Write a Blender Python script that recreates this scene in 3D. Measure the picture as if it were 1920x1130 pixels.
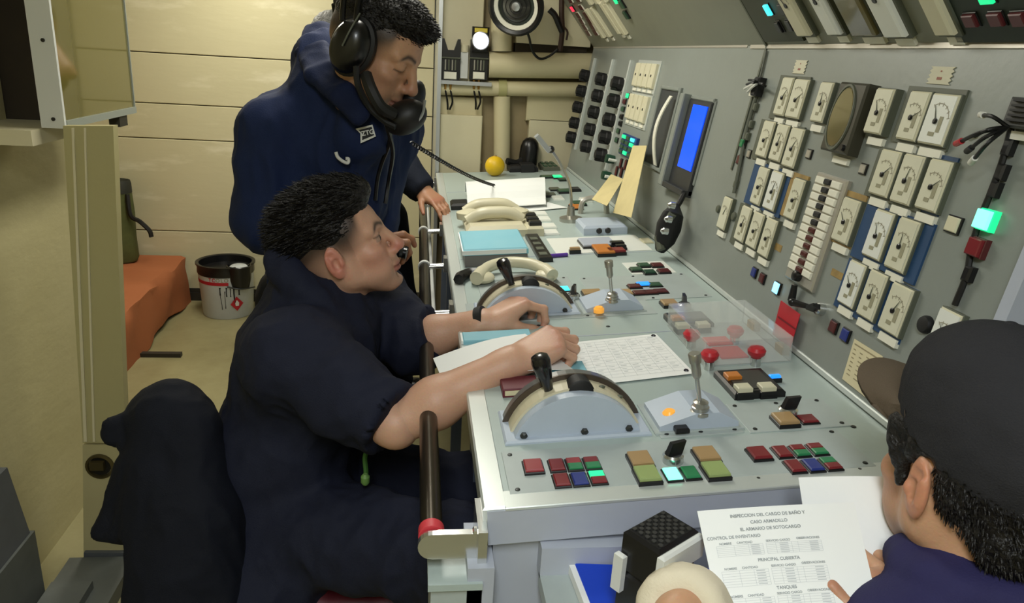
import bpy, math, random
import numpy as np
random.seed(7); np.random.seed(7)
PI = math.pi
S = bpy.context.scene
COL = S.collection
for o in list(bpy.data.objects): bpy.data.objects.remove(o)

# ------------------------------------------------------------------ camera
FOC, PCX, PCY = 1390.0, 960.0, 565.0
CAM = np.array([0.0, 0.0, 1.5])
def _basis(vp=(785.0, 92.0), roll=1.0):
    dy = np.array([vp[0]-PCX, vp[1]-PCY, FOC]); dy /= np.linalg.norm(dy)
    up = np.array([math.sin(math.radians(roll)), -math.cos(math.radians(roll)), 0.0])
    up = up - dy*up.dot(dy); up /= np.linalg.norm(up)
    return np.stack([np.cross(dy, up), dy, up])      # world = R @ cam (x right, y down, z forward)
RC = _basis()
cd = bpy.data.cameras.new('camera'); cam = bpy.data.objects.new('camera', cd); COL.objects.link(cam)
cd.sensor_width = 36.0; cd.lens = FOC/1920.0*36.0; cd.clip_start = 0.05
from mathutils import Matrix, Vector
_m = RC @ np.diag([1.0, -1.0, -1.0])
cam.matrix_world = Matrix([[*_m[0], CAM[0]], [*_m[1], CAM[1]], [*_m[2], CAM[2]], [0, 0, 0, 1]])
S.camera = cam

# ------------------------------------------------------------------ world, lamps, exposure
W = bpy.data.worlds.new('world'); S.world = W; W.use_nodes = True
W.node_tree.nodes['Background'].inputs[0].default_value = (0.60, 0.62, 0.58, 1)
W.node_tree.nodes['Background'].inputs[1].default_value = 0.10
S.view_settings.view_transform = 'Standard'; S.view_settings.look = 'None'
S.view_settings.exposure = 0.0; S.view_settings.gamma = 1.0
S.view_settings.use_curve_mapping = False
CEIL = 2.25
def lamp(name, loc, sx, sy, power, col):
    ld = bpy.data.lights.new(name, 'AREA'); ld.shape = 'RECTANGLE'; ld.size = sx; ld.size_y = sy
    ld.energy = power; ld.color = col
    o = bpy.data.objects.new(name, ld); COL.objects.link(o); o.location = loc
    return o
LAMPS = [('lamp_near', (-0.10, -0.35), 0.30, 1.1, 25, (0.93, 0.98, 1.0)),
         ('lamp_middle', (-0.05, 2.35), 0.30, 1.1, 16.5, (1.0, 0.97, 0.86)),
         ('lamp_far', (-0.85, 3.55), 0.30, 1.1, 17, (1.0, 0.95, 0.80))]
for n, (x, y), sx, sy, p, c in LAMPS:
    lamp(n, (x, y, CEIL-0.09), sx, sy, p, c)

# ------------------------------------------------------------------ pixel -> point on a real plane
def ray(px, py): return RC @ np.array([px-PCX, py-PCY, FOC])
def at_depth(px, py, z): return CAM + ray(px, py)/FOC*z
def project(p):
    c = RC.T @ (np.asarray(p, float)-CAM); return np.array([PCX+FOC*c[0]/c[2], PCY+FOC*c[1]/c[2], c[2]])
class Frame:
    """a plane with axes U, V and outward normal N"""
    def __init__(s, O, U, V):
        s.O = np.array(O, float); s.U = np.array(U, float)/np.linalg.norm(U); s.V = np.array(V, float)/np.linalg.norm(V)
        s.N = np.cross(s.U, s.V)
    def flip(s): s.N = -s.N; return s
    def p(s, u, v, h=0.0): return s.O + s.U*u + s.V*v + s.N*h
    def px(s, x, y, h=0.0):
        d = ray(x, y); t = (s.O + s.N*h - CAM).dot(s.N)/d.dot(s.N); q = CAM + d*t - s.O
        return q.dot(s.U), q.dot(s.V)
    def quad(s, pts, h=0.0):
        a = np.array([s.px(x, y, h) for x, y in pts])     # TL TR BR BL -> mean rectangle
        us = sorted(a[:, 0]); vs = sorted(a[:, 1]); n = len(us)//2
        return np.mean(us[:n]), np.mean(us[n:]), np.mean(vs[:n]), np.mean(vs[n:])
def on_plane(px, py, axis, val):
    d = ray(px, py); t = (val-CAM[axis])/d[axis]; return CAM + d*t

# ------------------------------------------------------------------ materials
def lin(c):
    c = [x/255.0 for x in c]
    return tuple(x/12.92 if x <= 0.04045 else ((x+0.055)/1.055)**2.4 for x in c)
MATS = {}
def mat(name, rgb, rough=0.5, metal=0.0, var=0.0, scale=12.0, rgb2=None, bump=0.0, bscale=60.0, emit=None, estr=0.0,
        alpha=None, trans=0.0, stretch=None, spec=0.5, thresh=(0.35, 0.7), coat=0.0):
    if name in MATS: return MATS[name]
    m = bpy.data.materials.new(name); m.use_nodes = True; nt = m.node_tree; b = nt.nodes['Principled BSDF']
    b.inputs['Base Color'].default_value = (*lin(rgb), 1); b.inputs['Roughness'].default_value = rough
    b.inputs['Metallic'].default_value = metal; b.inputs['Specular IOR Level'].default_value = spec
    if coat: b.inputs['Coat Weight'].default_value = coat
    if trans: b.inputs['Transmission Weight'].default_value = trans
    if alpha is not None: b.inputs['Alpha'].default_value = alpha
    if emit: b.inputs['Emission Color'].default_value = (*lin(emit), 1); b.inputs['Emission Strength'].default_value = estr
    if var or bump:
        tc = nt.nodes.new('ShaderNodeTexCoord'); mp = nt.nodes.new('ShaderNodeMapping')
        nt.links.new(tc.outputs['Object'], mp.inputs[0])
        if stretch: mp.inputs['Scale'].default_value = stretch
    if var:
        nz = nt.nodes.new('ShaderNodeTexNoise'); nz.inputs['Scale'].default_value = scale; nz.inputs['Detail'].default_value = 6
        nz.inputs['Roughness'].default_value = 0.62
        nt.links.new(mp.outputs[0], nz.inputs['Vector'])
        cr = nt.nodes.new('ShaderNodeValToRGB'); cr.color_ramp.elements[0].position = thresh[0]; cr.color_ramp.elements[1].position = thresh[1]
        l1 = lin(rgb); l2 = lin(rgb2) if rgb2 else tuple(x*(1-var) for x in l1)
        if rgb2: l2 = tuple(a*(1-var)+b_*var for a, b_ in zip(l1, l2))
        cr.color_ramp.elements[0].color = (*l1, 1); cr.color_ramp.elements[1].color = (*l2, 1)
        nt.links.new(nz.outputs['Fac'], cr.inputs[0]); nt.links.new(cr.outputs[0], b.inputs['Base Color'])
    if bump:
        nb = nt.nodes.new('ShaderNodeTexNoise'); nb.inputs['Scale'].default_value = bscale; nb.inputs['Detail'].default_value = 5
        nt.links.new(mp.outputs[0], nb.inputs['Vector'])
        bp = nt.nodes.new('ShaderNodeBump'); bp.inputs['Strength'].default_value = bump; bp.inputs['Distance'].default_value = 0.01
        nt.links.new(nb.outputs['Fac'], bp.inputs['Height']); nt.links.new(bp.outputs[0], b.inputs['Normal'])
    MATS[name] = m; return m
def mat_attr(name, rough=0.5, bump=0.0, bscale=200.0, sub=0.0, stretch=None):
    if name in MATS: return MATS[name]
    m = bpy.data.materials.new(name); m.use_nodes = True; nt = m.node_tree; b = nt.nodes['Principled BSDF']
    a = nt.nodes.new('ShaderNodeAttribute'); a.attribute_name = 'tint'
    tc = nt.nodes.new('ShaderNodeTexCoord'); mp = nt.nodes.new('ShaderNodeMapping'); nt.links.new(tc.outputs['Object'], mp.inputs[0])
    if stretch: mp.inputs['Scale'].default_value = stretch
    nz = nt.nodes.new('ShaderNodeTexNoise'); nz.inputs['Scale'].default_value = bscale; nz.inputs['Detail'].default_value = 4
    nt.links.new(mp.outputs[0], nz.inputs['Vector'])
    mx = nt.nodes.new('ShaderNodeMix'); mx.data_type = 'RGBA'; mx.blend_type = 'MULTIPLY'; mx.inputs['Factor'].default_value = 0.18
    nt.links.new(a.outputs['Color'], mx.inputs[6]); nt.links.new(nz.outputs['Color'], mx.inputs[7])
    nt.links.new(mx.outputs[2], b.inputs['Base Color'])
    b.inputs['Roughness'].default_value = rough
    if sub:
        b.inputs['Subsurface Weight'].default_value = sub; b.inputs['Subsurface Radius'].default_value = (0.012, 0.005, 0.003); b.inputs['Subsurface Scale'].default_value = 0.5
    if bump:
        bp = nt.nodes.new('ShaderNodeBump'); bp.inputs['Strength'].default_value = bump; bp.inputs['Distance'].default_value = 0.004
        nt.links.new(nz.outputs['Fac'], bp.inputs['Height']); nt.links.new(bp.outputs[0], b.inputs['Normal'])
    MATS[name] = m; return m
M = lambda n: MATS[n]

# ------------------------------------------------------------------ objects
def link(o, parent=None):
    COL.objects.link(o)
    if parent is not None: o.parent = parent
    return o
def tag(o, label=None, cat=None, group=None, kind=None):
    if label: o['label'] = label
    if cat: o['category'] = cat
    if group: o['group'] = group
    if kind: o['kind'] = kind
    return o
def empty(name, loc, label=None, cat=None, group=None, parent=None, kind=None):
    """an Empty at a thing's base; the meshes keep world coordinates through the inverse matrix"""
    o = bpy.data.objects.new(name, None); o.empty_display_size = 0.05; o.location = tuple(loc)
    link(o, parent); tag(o, label, cat, group, kind); return o
class MB:
    def __init__(s): s.v = []; s.f = []; s.smooth = False
    def add(s, vs, fs):
        n = len(s.v); s.v += [tuple(map(float, q)) for q in vs]; s.f += [tuple(n+i for i in q) for q in fs]; return s
    def build(s, name, m, parent=None, smooth=None, label=None, cat=None, group=None, kind=None):
        me = bpy.data.meshes.new(name)
        v = np.array(s.v, float)
        root = parent
        off = np.zeros(3)
        while root is not None:
            off += np.array(root.location); root = root.parent
        if parent is None:
            off = np.array([v[:, 0].mean(), v[:, 1].mean(), v[:, 2].min()])
        v = v - off
        me.from_pydata([tuple(q) for q in v], [], s.f); me.update()
        if m is not None:
            for mm in (m if isinstance(m, (list, tuple)) else [m]): me.materials.append(mm)
        if s.smooth if smooth is None else smooth:
            me.polygons.foreach_set('use_smooth', [True]*len(me.polygons))
            try: me.set_sharp_from_angle(angle=math.radians(38))
            except Exception: pass
        o = bpy.data.objects.new(name, me); link(o, parent); tag(o, label, cat, group, kind)
        if parent is None: o.location = tuple(off)
        fix_normals(me)
        return o
import bmesh
def fix_normals(me):
    bm = bmesh.new(); bm.from_mesh(me); bmesh.ops.recalc_face_normals(bm, faces=bm.faces); bm.to_mesh(me); bm.free()
BOXF = [(0, 3, 2, 1), (4, 5, 6, 7), (0, 1, 5, 4), (1, 2, 6, 5), (2, 3, 7, 6), (3, 0, 4, 7)]
def box(mb, x0, x1, y0, y1, z0, z1):
    return mb.add([(x0, y0, z0), (x1, y0, z0), (x1, y1, z0), (x0, y1, z0), (x0, y0, z1), (x1, y0, z1), (x1, y1, z1), (x0, y1, z1)], BOXF)
def slab(mb, F, u0, u1, v0, v1, h0, h1, ch=0.0):
    if u0 > u1: u0, u1 = u1, u0
    if v0 > v1: v0, v1 = v1, v0
    R = lambda a, h: [F.p(u0+a, v0+a, h), F.p(u1-a, v0+a, h), F.p(u1-a, v1-a, h), F.p(u0+a, v1-a, h)]
    if ch <= 0: return mb.add(R(0, h0)+R(0, h1), BOXF)
    s = 1 if h1 > h0 else -1
    fs = [(0, 3, 2, 1), (8, 9, 10, 11)]
    for L in (0, 4):
        for i in range(4): j = (i+1) % 4; fs.append((L+i, L+j, L+4+j, L+4+i))
    return mb.add(R(0, h0)+R(0, h1-s*ch)+R(ch, h1), fs)
def hexa(mb, a, b):
    """two quads of four points -> closed block"""
    return mb.add(list(a)+list(b), BOXF)
def basis(d):
    d = np.array(d, float); d /= np.linalg.norm(d)
    a = np.array([0, 0, 1.0]) if abs(d[2]) < 0.9 else np.array([1.0, 0, 0])
    x = np.cross(a, d); x /= np.linalg.norm(x); return x, np.cross(d, x), d
def rings(mb, cs, xs, ys, rs, n=16, cap=True, closed=False):
    b = len(mb.v); vs = []; fs = []
    for c, x, y, r in zip(cs, xs, ys, rs):
        rx, ry = r if isinstance(r, (tuple, list)) else (r, r)
        for i in range(n):
            a = 2*PI*i/n; vs.append(np.array(c)+np.array(x)*rx*math.cos(a)+np.array(y)*ry*math.sin(a))
    k = len(cs)
    for j in range(k if closed else k-1):
        for i in range(n):
            i2 = (i+1) % n; j2 = (j+1) % k; fs.append((j*n+i, j*n+i2, j2*n+i2, j2*n+i))
    if cap and not closed: fs += [tuple(range(n))[::-1], tuple((k-1)*n+i for i in range(n))]
    return mb.add(vs, fs)
def tube(mb, p0, p1, r0, r1=None, n=16, cap=True):
    r1 = r0 if r1 is None else r1; x, y, d = basis(np.array(p1)-np.array(p0))
    return rings(mb, [p0, p1], [x, x], [y, y], [r0, r1], n, cap)
def lathe(mb, O, axis, prof, n=24, cap=True, x=None):
    bx, by, d = basis(axis)
    if x is not None: bx = np.array(x); by = np.cross(d, bx)
    return rings(mb, [np.array(O)+d*h for r, h in prof], [bx]*len(prof), [by]*len(prof), [r for r, h in prof], n, cap)
def path(mb, pts, r, n=8, closed=False, cap=True):
    pts = [np.array(p, float) for p in pts]; xs, ys = [], []; px = None
    for i, p in enumerate(pts):
        a = pts[i-1] if (i > 0 or closed) else p; c = pts[(i+1) % len(pts)] if (i < len(pts)-1 or closed) else p
        d = c-a; d /= max(1e-9, np.linalg.norm(d))
        if px is None: px = basis(d)[0]
        px = px-d*px.dot(d); px /= np.linalg.norm(px); xs.append(px); ys.append(np.cross(d, px))
    rs = r if isinstance(r, (list, tuple)) else [r]*len(pts)
    return rings(mb, pts, xs, ys, rs, n, cap, closed)
def spline(pts, m=8):
    pts = [np.array(p, float) for p in pts]; P = [2*pts[0]-pts[1]]+pts+[2*pts[-1]-pts[-2]]; out = []
    for i in range(1, len(P)-2):
        for k in range(m):
            t = k/m; a, b, c, d = P[i-1:i+3]
            out.append(0.5*((2*b)+(c-a)*t+(2*a-5*b+4*c-d)*t*t+(3*b-a-3*c+d)*t**3))
    return out+[pts[-1]]
def ball(mb, c, r, n=16, m=10, R=None):
    r = np.array(r if isinstance(r, (tuple, list, np.ndarray)) else (r, r, r)); R = np.eye(3) if R is None else R
    vs = [np.array(c)+R@(r*np.array([0, 0, -1]))]; fs = []
    for j in range(1, m):
        t = -PI/2+PI*j/m
        for i in range(n): a = 2*PI*i/n; vs.append(np.array(c)+R@(r*np.array([math.cos(t)*math.cos(a), math.cos(t)*math.sin(a), math.sin(t)])))
    vs.append(np.array(c)+R@(r*np.array([0, 0, 1])))
    for i in range(n): fs.append((0, 1+(i+1) % n, 1+i))
    for j in range(m-2):
        for i in range(n): i2 = (i+1) % n; fs.append((1+j*n+i, 1+j*n+i2, 1+(j+1)*n+i2, 1+(j+1)*n+i))
    L = len(vs)-1
    for i in range(n): fs.append((L, 1+(m-2)*n+i, 1+(m-2)*n+(i+1) % n))
    return mb.add(vs, fs)
def prism(mb, poly, off):
    n = len(poly); off = np.array(off)
    return mb.add(list(poly)+[np.array(p)+off for p in poly], [tuple(range(n))[::-1], tuple(range(n, 2*n))]+[(i, (i+1) % n, n+(i+1) % n, n+i) for i in range(n)])
def text(body, F, u, v, h, size, m, name, parent, uflip=1, align='CENTER', label=None):
    """flat print on a plane: X of the text along F.U*uflip, Y along F.V"""
    c = bpy.data.curves.new('t', 'FONT'); c.body = body; c.size = size; c.align_x = align; c.align_y = 'CENTER'; c.offset = 0.012*size*2
    o = bpy.data.objects.new('t', c); COL.objects.link(o)
    bpy.context.view_layer.update()
    me = bpy.data.meshes.new_from_object(o.evaluated_get(bpy.context.evaluated_depsgraph_get()))
    bpy.data.objects.remove(o); bpy.data.curves.remove(c)
    mb = MB(); mb.add([F.p(u+q.co.x*uflip, v+q.co.y, h) for q in me.vertices], [tuple(p.vertices) for p in me.polygons])
    bpy.data.meshes.remove(me)
    return mb.build(name, m, parent, label=label) if mb.v else None
# ================================================================== materials of the place
mat('wall_cream', (190, 181, 138), 0.42, var=0.35, scale=2.2, rgb2=(166, 157, 110), bump=0.25, bscale=9, stretch=(1, 1, 2.2))
mat('plank_cream', (206, 199, 164), 0.4, var=0.55, scale=3.2, rgb2=(240, 234, 208), bump=0.12, bscale=10, stretch=(0.8, 1, 3.0), thresh=(0.56, 0.72))
mat('cabinet_cream', (182, 174, 128), 0.45, var=0.4, scale=3.0, rgb2=(178, 166, 112), bump=0.15, bscale=20)
mat('pale_cream', (222, 214, 182), 0.5, var=0.3, scale=4.0, rgb2=(200, 190, 150))
mat('duct_cream', (214, 204, 166), 0.5, var=0.25, scale=4.0, rgb2=(190, 178, 138))
mat('floor_vinyl', (160, 153, 114), 0.35, var=0.6, scale=3.5, rgb2=(118, 110, 74), bump=0.1, bscale=30)
mat('dark_brown', (52, 42, 26), 0.7, var=0.3, scale=6)
mat('grey_deck', (96, 100, 96), 0.5, var=0.5, scale=7, rgb2=(60, 64, 60))
mat('plinth_grey', (88, 92, 96), 0.5, var=0.2)
mat('dark_trim', (46, 44, 38), 0.5)
mat('ceiling_paint', (214, 208, 186), 0.7)
mat('bulkhead_grey', (150, 156, 156), 0.5)
mat('lamp_glow', (240, 240, 235), 0.5, emit=(250, 250, 240), estr=6.0)
mat('lamp_body', (220, 220, 215), 0.5)
mat('alu', (190, 194, 196), 0.35, metal=0.7)
mat('white_paint', (216, 218, 214), 0.45)
mat('black_hole', (20, 18, 12), 0.6)
mat('screw', (70, 72, 72), 0.4, metal=0.8)

# ------------------------------------------------------------------ floor, ceiling, walls
mb = MB(); box(mb, -2.6, 1.7, -1.2, 4.9, -0.06, 0.0); mb.build('floor', M('floor_vinyl'), kind='structure')
mb = MB(); box(mb, -2.6, 1.7, -1.2, 4.9, CEIL, CEIL+0.06); mb.build('ceiling', M('ceiling_paint'), kind='structure')
# back wall: horizontal planks with recessed joints
YB = 4.40
wb = MB(); box(wb, -2.6, 0.0875, YB+0.03, YB+0.10, 0, CEIL)
wall_back = wb.build('wall_back', M('dark_trim'), kind='structure')
edges = [0.05, 0.42, 0.945, 1.135, 1.40, 1.80, CEIL-0.005]
for a, b in zip(edges[:-1], edges[1:]):
    x = -2.59
    for xe in (0.085,):
        q = MB(); F = Frame((0, YB, 0), (1, 0, 0), (0, 0, 1)).flip()
        # thin planks standing 3 cm proud of the backing, eased edges
        F2 = Frame((0, YB+0.03, 0), (1, 0, 0), (0, 0, 1)); F2.N = np.array([0, -1.0, 0])
        slab(q, F2, x, xe, a+0.0025, b-0.0025, 0.0, 0.03, 0.003)
        q.build('plank', M('plank_cream'), wall_back)
q = MB(); box(q, -2.59, 0.085, YB-0.012, YB+0.0, 0, 0.05); box(q, -2.59, 0.085, YB-0.006, YB, 0.05, 0.075)
q.build('baseboard_back', M('dark_trim'), kind='structure')
# end of the plank wall: bright corner strip, return wall, wall behind the console
YP = 3.74
q = MB(); box(q, 0.090, 0.108, YP-0.06, YB+0.10, 0.0, CEIL); q.build('trim_1', M('alu'), kind='structure')
q = MB(); box(q, 0.108, 1.7, YP+0.10, YP+0.16, 0.0, CEIL); q.build('wall_end', mat('bay_brown', (164, 148, 112), 0.55, var=0.25, scale=4), kind='structure')
q = MB(); box(q, 1.5, 1.6, -1.2, 4.9, 0, CEIL); q.build('wall_right', M('bulkhead_grey'), kind='structure')
q = MB(); box(q, -2.6, 1.7, -1.3, -1.2, 0, CEIL); q.build('wall_front', M('wall_cream'), kind='structure')
# left wall with the dark locker recess above and the pillar in front of its far end
XL = -1.075
q = MB(); box(q, XL-0.10, XL, -1.2, 2.52, 0, 1.235)
wall_left = q.build('wall_left', M('wall_cream'), kind='structure')
q = MB(); box(q, XL-0.30, XL-0.26, -1.2, 2.44, 1.235, CEIL); box(q, XL-0.26, -0.915, 2.16, 2.20, 1.262, CEIL); q.build('locker_shade', M('dark_brown'), wall_left)  # dark brown boards put the shade inside the locker into colour
q = MB(); box(q, XL-0.26, -0.915, 1.93, 2.20, 1.225, 1.262); q.build('locker_ledge', M('pale_cream'), wall_left)
q = MB(); box(q, XL-0.03, XL, -1.2, 2.15, 1.235, CEIL); q.build('locker_side', M('wall_cream'), wall_left)
q = MB(); box(q, XL, XL+0.012, -1.2, 1.93, 0, 0.085); q.build('baseboard_left', M('wall_cream'), kind='structure')
q = MB(); box(q, -2.6, -2.5, -1.2, 4.9, 0, CEIL); q.build('wall_cabin', M('wall_cream'), kind='structure')
q = MB(); box(q, -2.5, XL-0.1, 2.44, 2.52, 0, CEIL); q.build('wall_divider', M('wall_cream'), kind='structure')
# pillar (its face leans a little: corners follow the plate)
Yp = 1.95
P = lambda x, y, yy=Yp: on_plane(x, y, 1, yy)
def face(pts, d=0.05):
    a = [P(*p) for p in pts]; b = [p+np.array([0, d, 0]) for p in a]
    m_ = MB(); hexa(m_, a, b); return m_
pil = face([(157, 1068), (236, 1068), (236, 834), (155, 834)]).build('wall_pillar', M('wall_cream'), kind='structure')
face([(155, 830), (236, 830), (212, 236), (118, 236)], 0.03).build('pillar_upper', M('cabinet_cream'), pil)
for xa, xb, xc, xd in ((157, 163, 138, 134), (174, 178, 160, 157)):
    a = [P(xa, 828, Yp-0.004), P(xb, 828, Yp-0.004), P(xc, 240, Yp-0.004), P(xd, 240, Yp-0.004)]
    m_ = MB(); hexa(m_, a, [p+np.array([0, 0.008, 0]) for p in a]); m_.build('pillar_bead', M('pale_cream'), pil)
a = [P(157, 1100, Yp-0.012), P(238, 1100, Yp-0.012), P(236, 1036, Yp-0.012), P(157, 1036, Yp-0.012)]
m_ = MB(); hexa(m_, a, [p+np.array([0, 0.15, 0]) for p in a]); m_.build('pillar_plinth', M('plinth_grey'), pil)
c = P(188, 873, Yp); m_ = MB(); lathe(m_, c+np.array([0, 0.01, 0]), (0, -1, 0), [(0.038, 0), (0.038, 0.016), (0.031, 0.018), (0.029, 0.006), (0.0, 0.004)], 24)
m_.build('hole_bezel', mat('bronze', (92, 82, 52), 0.35, metal=0.6), pil, smooth=True)
m_ = MB(); lathe(m_, c+np.array([0, 0.004, 0]), (0, -1, 0), [(0.029, 0), (0.029, 0.005)], 24); m_.build('hole_core', M('black_hole'), pil)
m_ = MB(); box(m_, c[0]-0.02, c[0]+0.016, Yp-0.02, Yp-0.004, c[2]-0.004, c[2]+0.02); m_.build('hole_latch', M('bronze'), pil)
# threshold plate and grey step
m_ = MB(); box(m_, -0.978, -0.80, 1.55, 1.935, 0.0, 0.045); box(m_, -0.965, -0.86, 1.60, 1.80, 0.045, 0.07)
m_.build('threshold_plate', M('grey_deck'), label='scuffed grey metal threshold plate on the floor before the pillar', cat='threshold')
m_ = MB(); z0 = 0.0
F = Frame((0, 0, 0), (0, 1, 0), (0, 0, 1))
box(m_, -1.07, -0.985, 1.10, 1.80, 0.0, 0.235)
seat = m_.build('grey_locker_step', M('grey_deck'), label='dark grey metal step box in the bottom left corner', cat='step')
m_ = MB(); hexa(m_, [(-1.074, 1.10, 0.235), (-0.992, 1.10, 0.235), (-0.992, 1.79, 0.235), (-1.074, 1.79, 0.235)], [(-1.074, 1.12, 0.45), (-1.002, 1.12, 0.45), (-1.002, 1.76, 0.45), (-1.074, 1.76, 0.45)])
m_.build('back_plate', M('plinth_grey'), seat)

# ceiling lamps
for n, (x, y), sx, sy, p, c in LAMPS:
    t = empty('ceiling_light', (x, y, CEIL-0.07), {'lamp_near': 'white fluorescent ceiling fitting nearest the reading man', 'lamp_middle': 'white fluorescent ceiling fitting over the middle of the aisle', 'lamp_far': 'white fluorescent ceiling fitting near the bunk and back wall'}[n], 'light', 'fluorescent ceiling fittings')
    m_ = MB(); box(m_, x-sx/2-0.03, x+sx/2+0.03, y-sy/2-0.03, y+sy/2+0.03, CEIL-0.05, CEIL); m_.build('housing', M('lamp_body'), t)
    for s in (-0.07, 0.07):
        m_ = MB(); tube(m_, (x+s, y-sy/2, CEIL-0.068), (x+s, y+sy/2, CEIL-0.068), 0.014); m_.build('tube', M('lamp_glow'), t, smooth=True)

# framed glossy panel standing out from the wall above the pillar
XF = -0.86
A = lambda x, y: on_plane(x, y, 0, XF)
f0, f1 = A(121, 240), A(251, 207)
y0, y1, zb = f0[1], f1[1], (f0[2]+f1[2])/2
pic = empty('glazed_panel', (XF-0.05, (y0+y1)/2, zb), 'glossy clear covered notice panel with white edge strip above the pillar', 'panel')
m_ = MB(); box(m_, XF-0.012, XF, y0+0.004, y1, zb+0.014, zb+0.80)
m_.build('glass', mat('dark_glass', (112, 104, 52), 0.06, spec=0.9, coat=0.6), pic)
m_ = MB(); box(m_, XF-0.05, XF+0.004, y0-0.006, y0+0.004, zb-0.004, zb+0.80); m_.build('edge_strip', M('white_paint'), pic)
m_ = MB(); box(m_, XF-0.05, XF+0.006, y0+0.004, y1+0.006, zb-0.004, zb+0.014); m_.build('bottom_rail', mat('rail_grey', (150, 156, 146), 0.4), pic)
m_ = MB(); box(m_, XF-0.05, XF-0.012, y0+0.004, y1, zb+0.014, zb+0.80); m_.build('backing', M('dark_brown'), pic)
m_ = MB(); box(m_, XF-0.05, XF+0.004, y1, y1+0.006, zb-0.004, zb+0.80); m_.build('far_strip', M('rail_grey'), pic)
for z in (0.018, 0.20, 0.40):
    m_ = MB(); tube(m_, (XF-0.02, y0-0.009, zb+z), (XF-0.02, y0-0.004, zb+z), 0.0045, n=10); m_.build('rivet', M('black_hole'), pic)
m_ = MB(); box(m_, XF-0.03, XF+0.0, y1-0.12, y1-0.06, zb-0.035, zb-0.004); m_.build('hinge_block', M('dark_trim'), pic)
# ================================================================== control console
mat('desk_paint', (172, 186, 182), 0.33, var=0.22, scale=3.0, rgb2=(150, 164, 160), bump=0.04, bscale=70)
mat('plate_paint', (176, 186, 184), 0.36, var=0.15, scale=6.0)
mat('panel_paint', (140, 146, 141), 0.34, var=0.35, scale=2.0, rgb2=(118, 122, 112), bump=0.03, bscale=60)
mat('hood_paint', (138, 140, 124), 0.38, var=0.2, scale=2.0)
mat('body_paint', (178, 184, 196), 0.42, var=0.12, scale=3.0)
mat('blue_paint', (184, 196, 211), 0.4, var=0.1, scale=5)
mat('leg_paint', (92, 102, 120), 0.45)
mat('edge_metal', (206, 212, 208), 0.3, metal=0.35)
mat('chrome', (206, 208, 206), 0.2, metal=0.9)
mat('steel', (176, 174, 166), 0.3, metal=0.8)
mat('brushed', (186, 182, 172), 0.38, metal=0.6)
mat('black_plastic', (20, 20, 22), 0.32)
mat('black_soft', (16, 16, 17), 0.6)
mat('gauge_cream', (212, 207, 180), 0.45, var=0.3, scale=14, rgb2=(206, 198, 160))
mat('dial_face', (214, 212, 190), 0.4, var=0.25, scale=20, rgb2=(190, 188, 160))
mat('dial_white', (226, 228, 220), 0.4)
mat('label_white', (228, 226, 210), 0.5)
mat('gauge_frame', (88, 92, 78), 0.5)
mat('frame_blue', (38, 72, 112), 0.5, var=0.2, scale=8)
mat('tan_tape', (168, 140, 84), 0.6, var=0.4, scale=30)
mat('dial_print', (148, 142, 120), 0.6)
mat('btn_red', (122, 34, 40), 0.3); mat('btn_red2', (150, 52, 56), 0.3); mat('btn_green', (44, 128, 82), 0.3)
mat('btn_blue', (40, 54, 128), 0.3); mat('btn_tan', (168, 138, 96), 0.35); mat('btn_lime', (150, 168, 106), 0.35)
mat('btn_dim_red', (84, 34, 36), 0.35); mat('btn_dim_green', (52, 84, 62), 0.35); mat('btn_orange', (196, 120, 50), 0.35); mat('btn_cream', (206, 202, 176), 0.4)
mat('lit_green', (40, 220, 140), 0.3, emit=(30, 235, 150), estr=0.9)
mat('lit_mint', (150, 255, 215), 0.3, emit=(110, 255, 205), estr=1.6)
mat('lit_cyan', (80, 230, 240), 0.3, emit=(70, 230, 240), estr=1.1)
mat('lit_blue', (40, 130, 255), 0.3, emit=(30, 130, 255), estr=1.3)
mat('lit_ice', (170, 220, 255), 0.3, emit=(120, 210, 255), estr=2.0)
mat('lit_amber', (240, 170, 70), 0.3, emit=(240, 160, 60), estr=0.5)
mat('lit_red', (255, 50, 70), 0.3, emit=(255, 50, 80), estr=1.2)
mat('screen_blue', (10, 70, 240), 0.15, emit=(2, 78, 245), estr=1.0)
mat('scope_glass', (104, 96, 62), 0.12, coat=0.5)
mat('wire_black', (14, 14, 14), 0.5); mat('wire_white', (222, 222, 214), 0.5)
mat('red_plastic', (184, 36, 48), 0.35)

t4 = math.radians(4); ph = math.radians(8); oh = math.radians(40)
XJ, YN, YF = 0.745, 0.84, 3.66
DW = (XJ-0.10)/math.cos(t4); ZJ = 0.93+DW*math.sin(t4)
D = Frame((0.10, 0, 0.93), (0, 1, 0), (math.cos(t4), 0, math.sin(t4))).flip()
assert D.N[2] > 0
PN = Frame((XJ, 0, ZJ), (0, 1, 0), (math.sin(ph), 0, math.cos(ph)))
if PN.N[0] > 0: PN.flip()
PH = (1.556-ZJ)/math.cos(ph)
OV = Frame(PN.p(0, PH), (0, 1, 0), (-math.sin(oh), 0, math.cos(oh)))
if OV.N[0] > 0: OV.flip()

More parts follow.
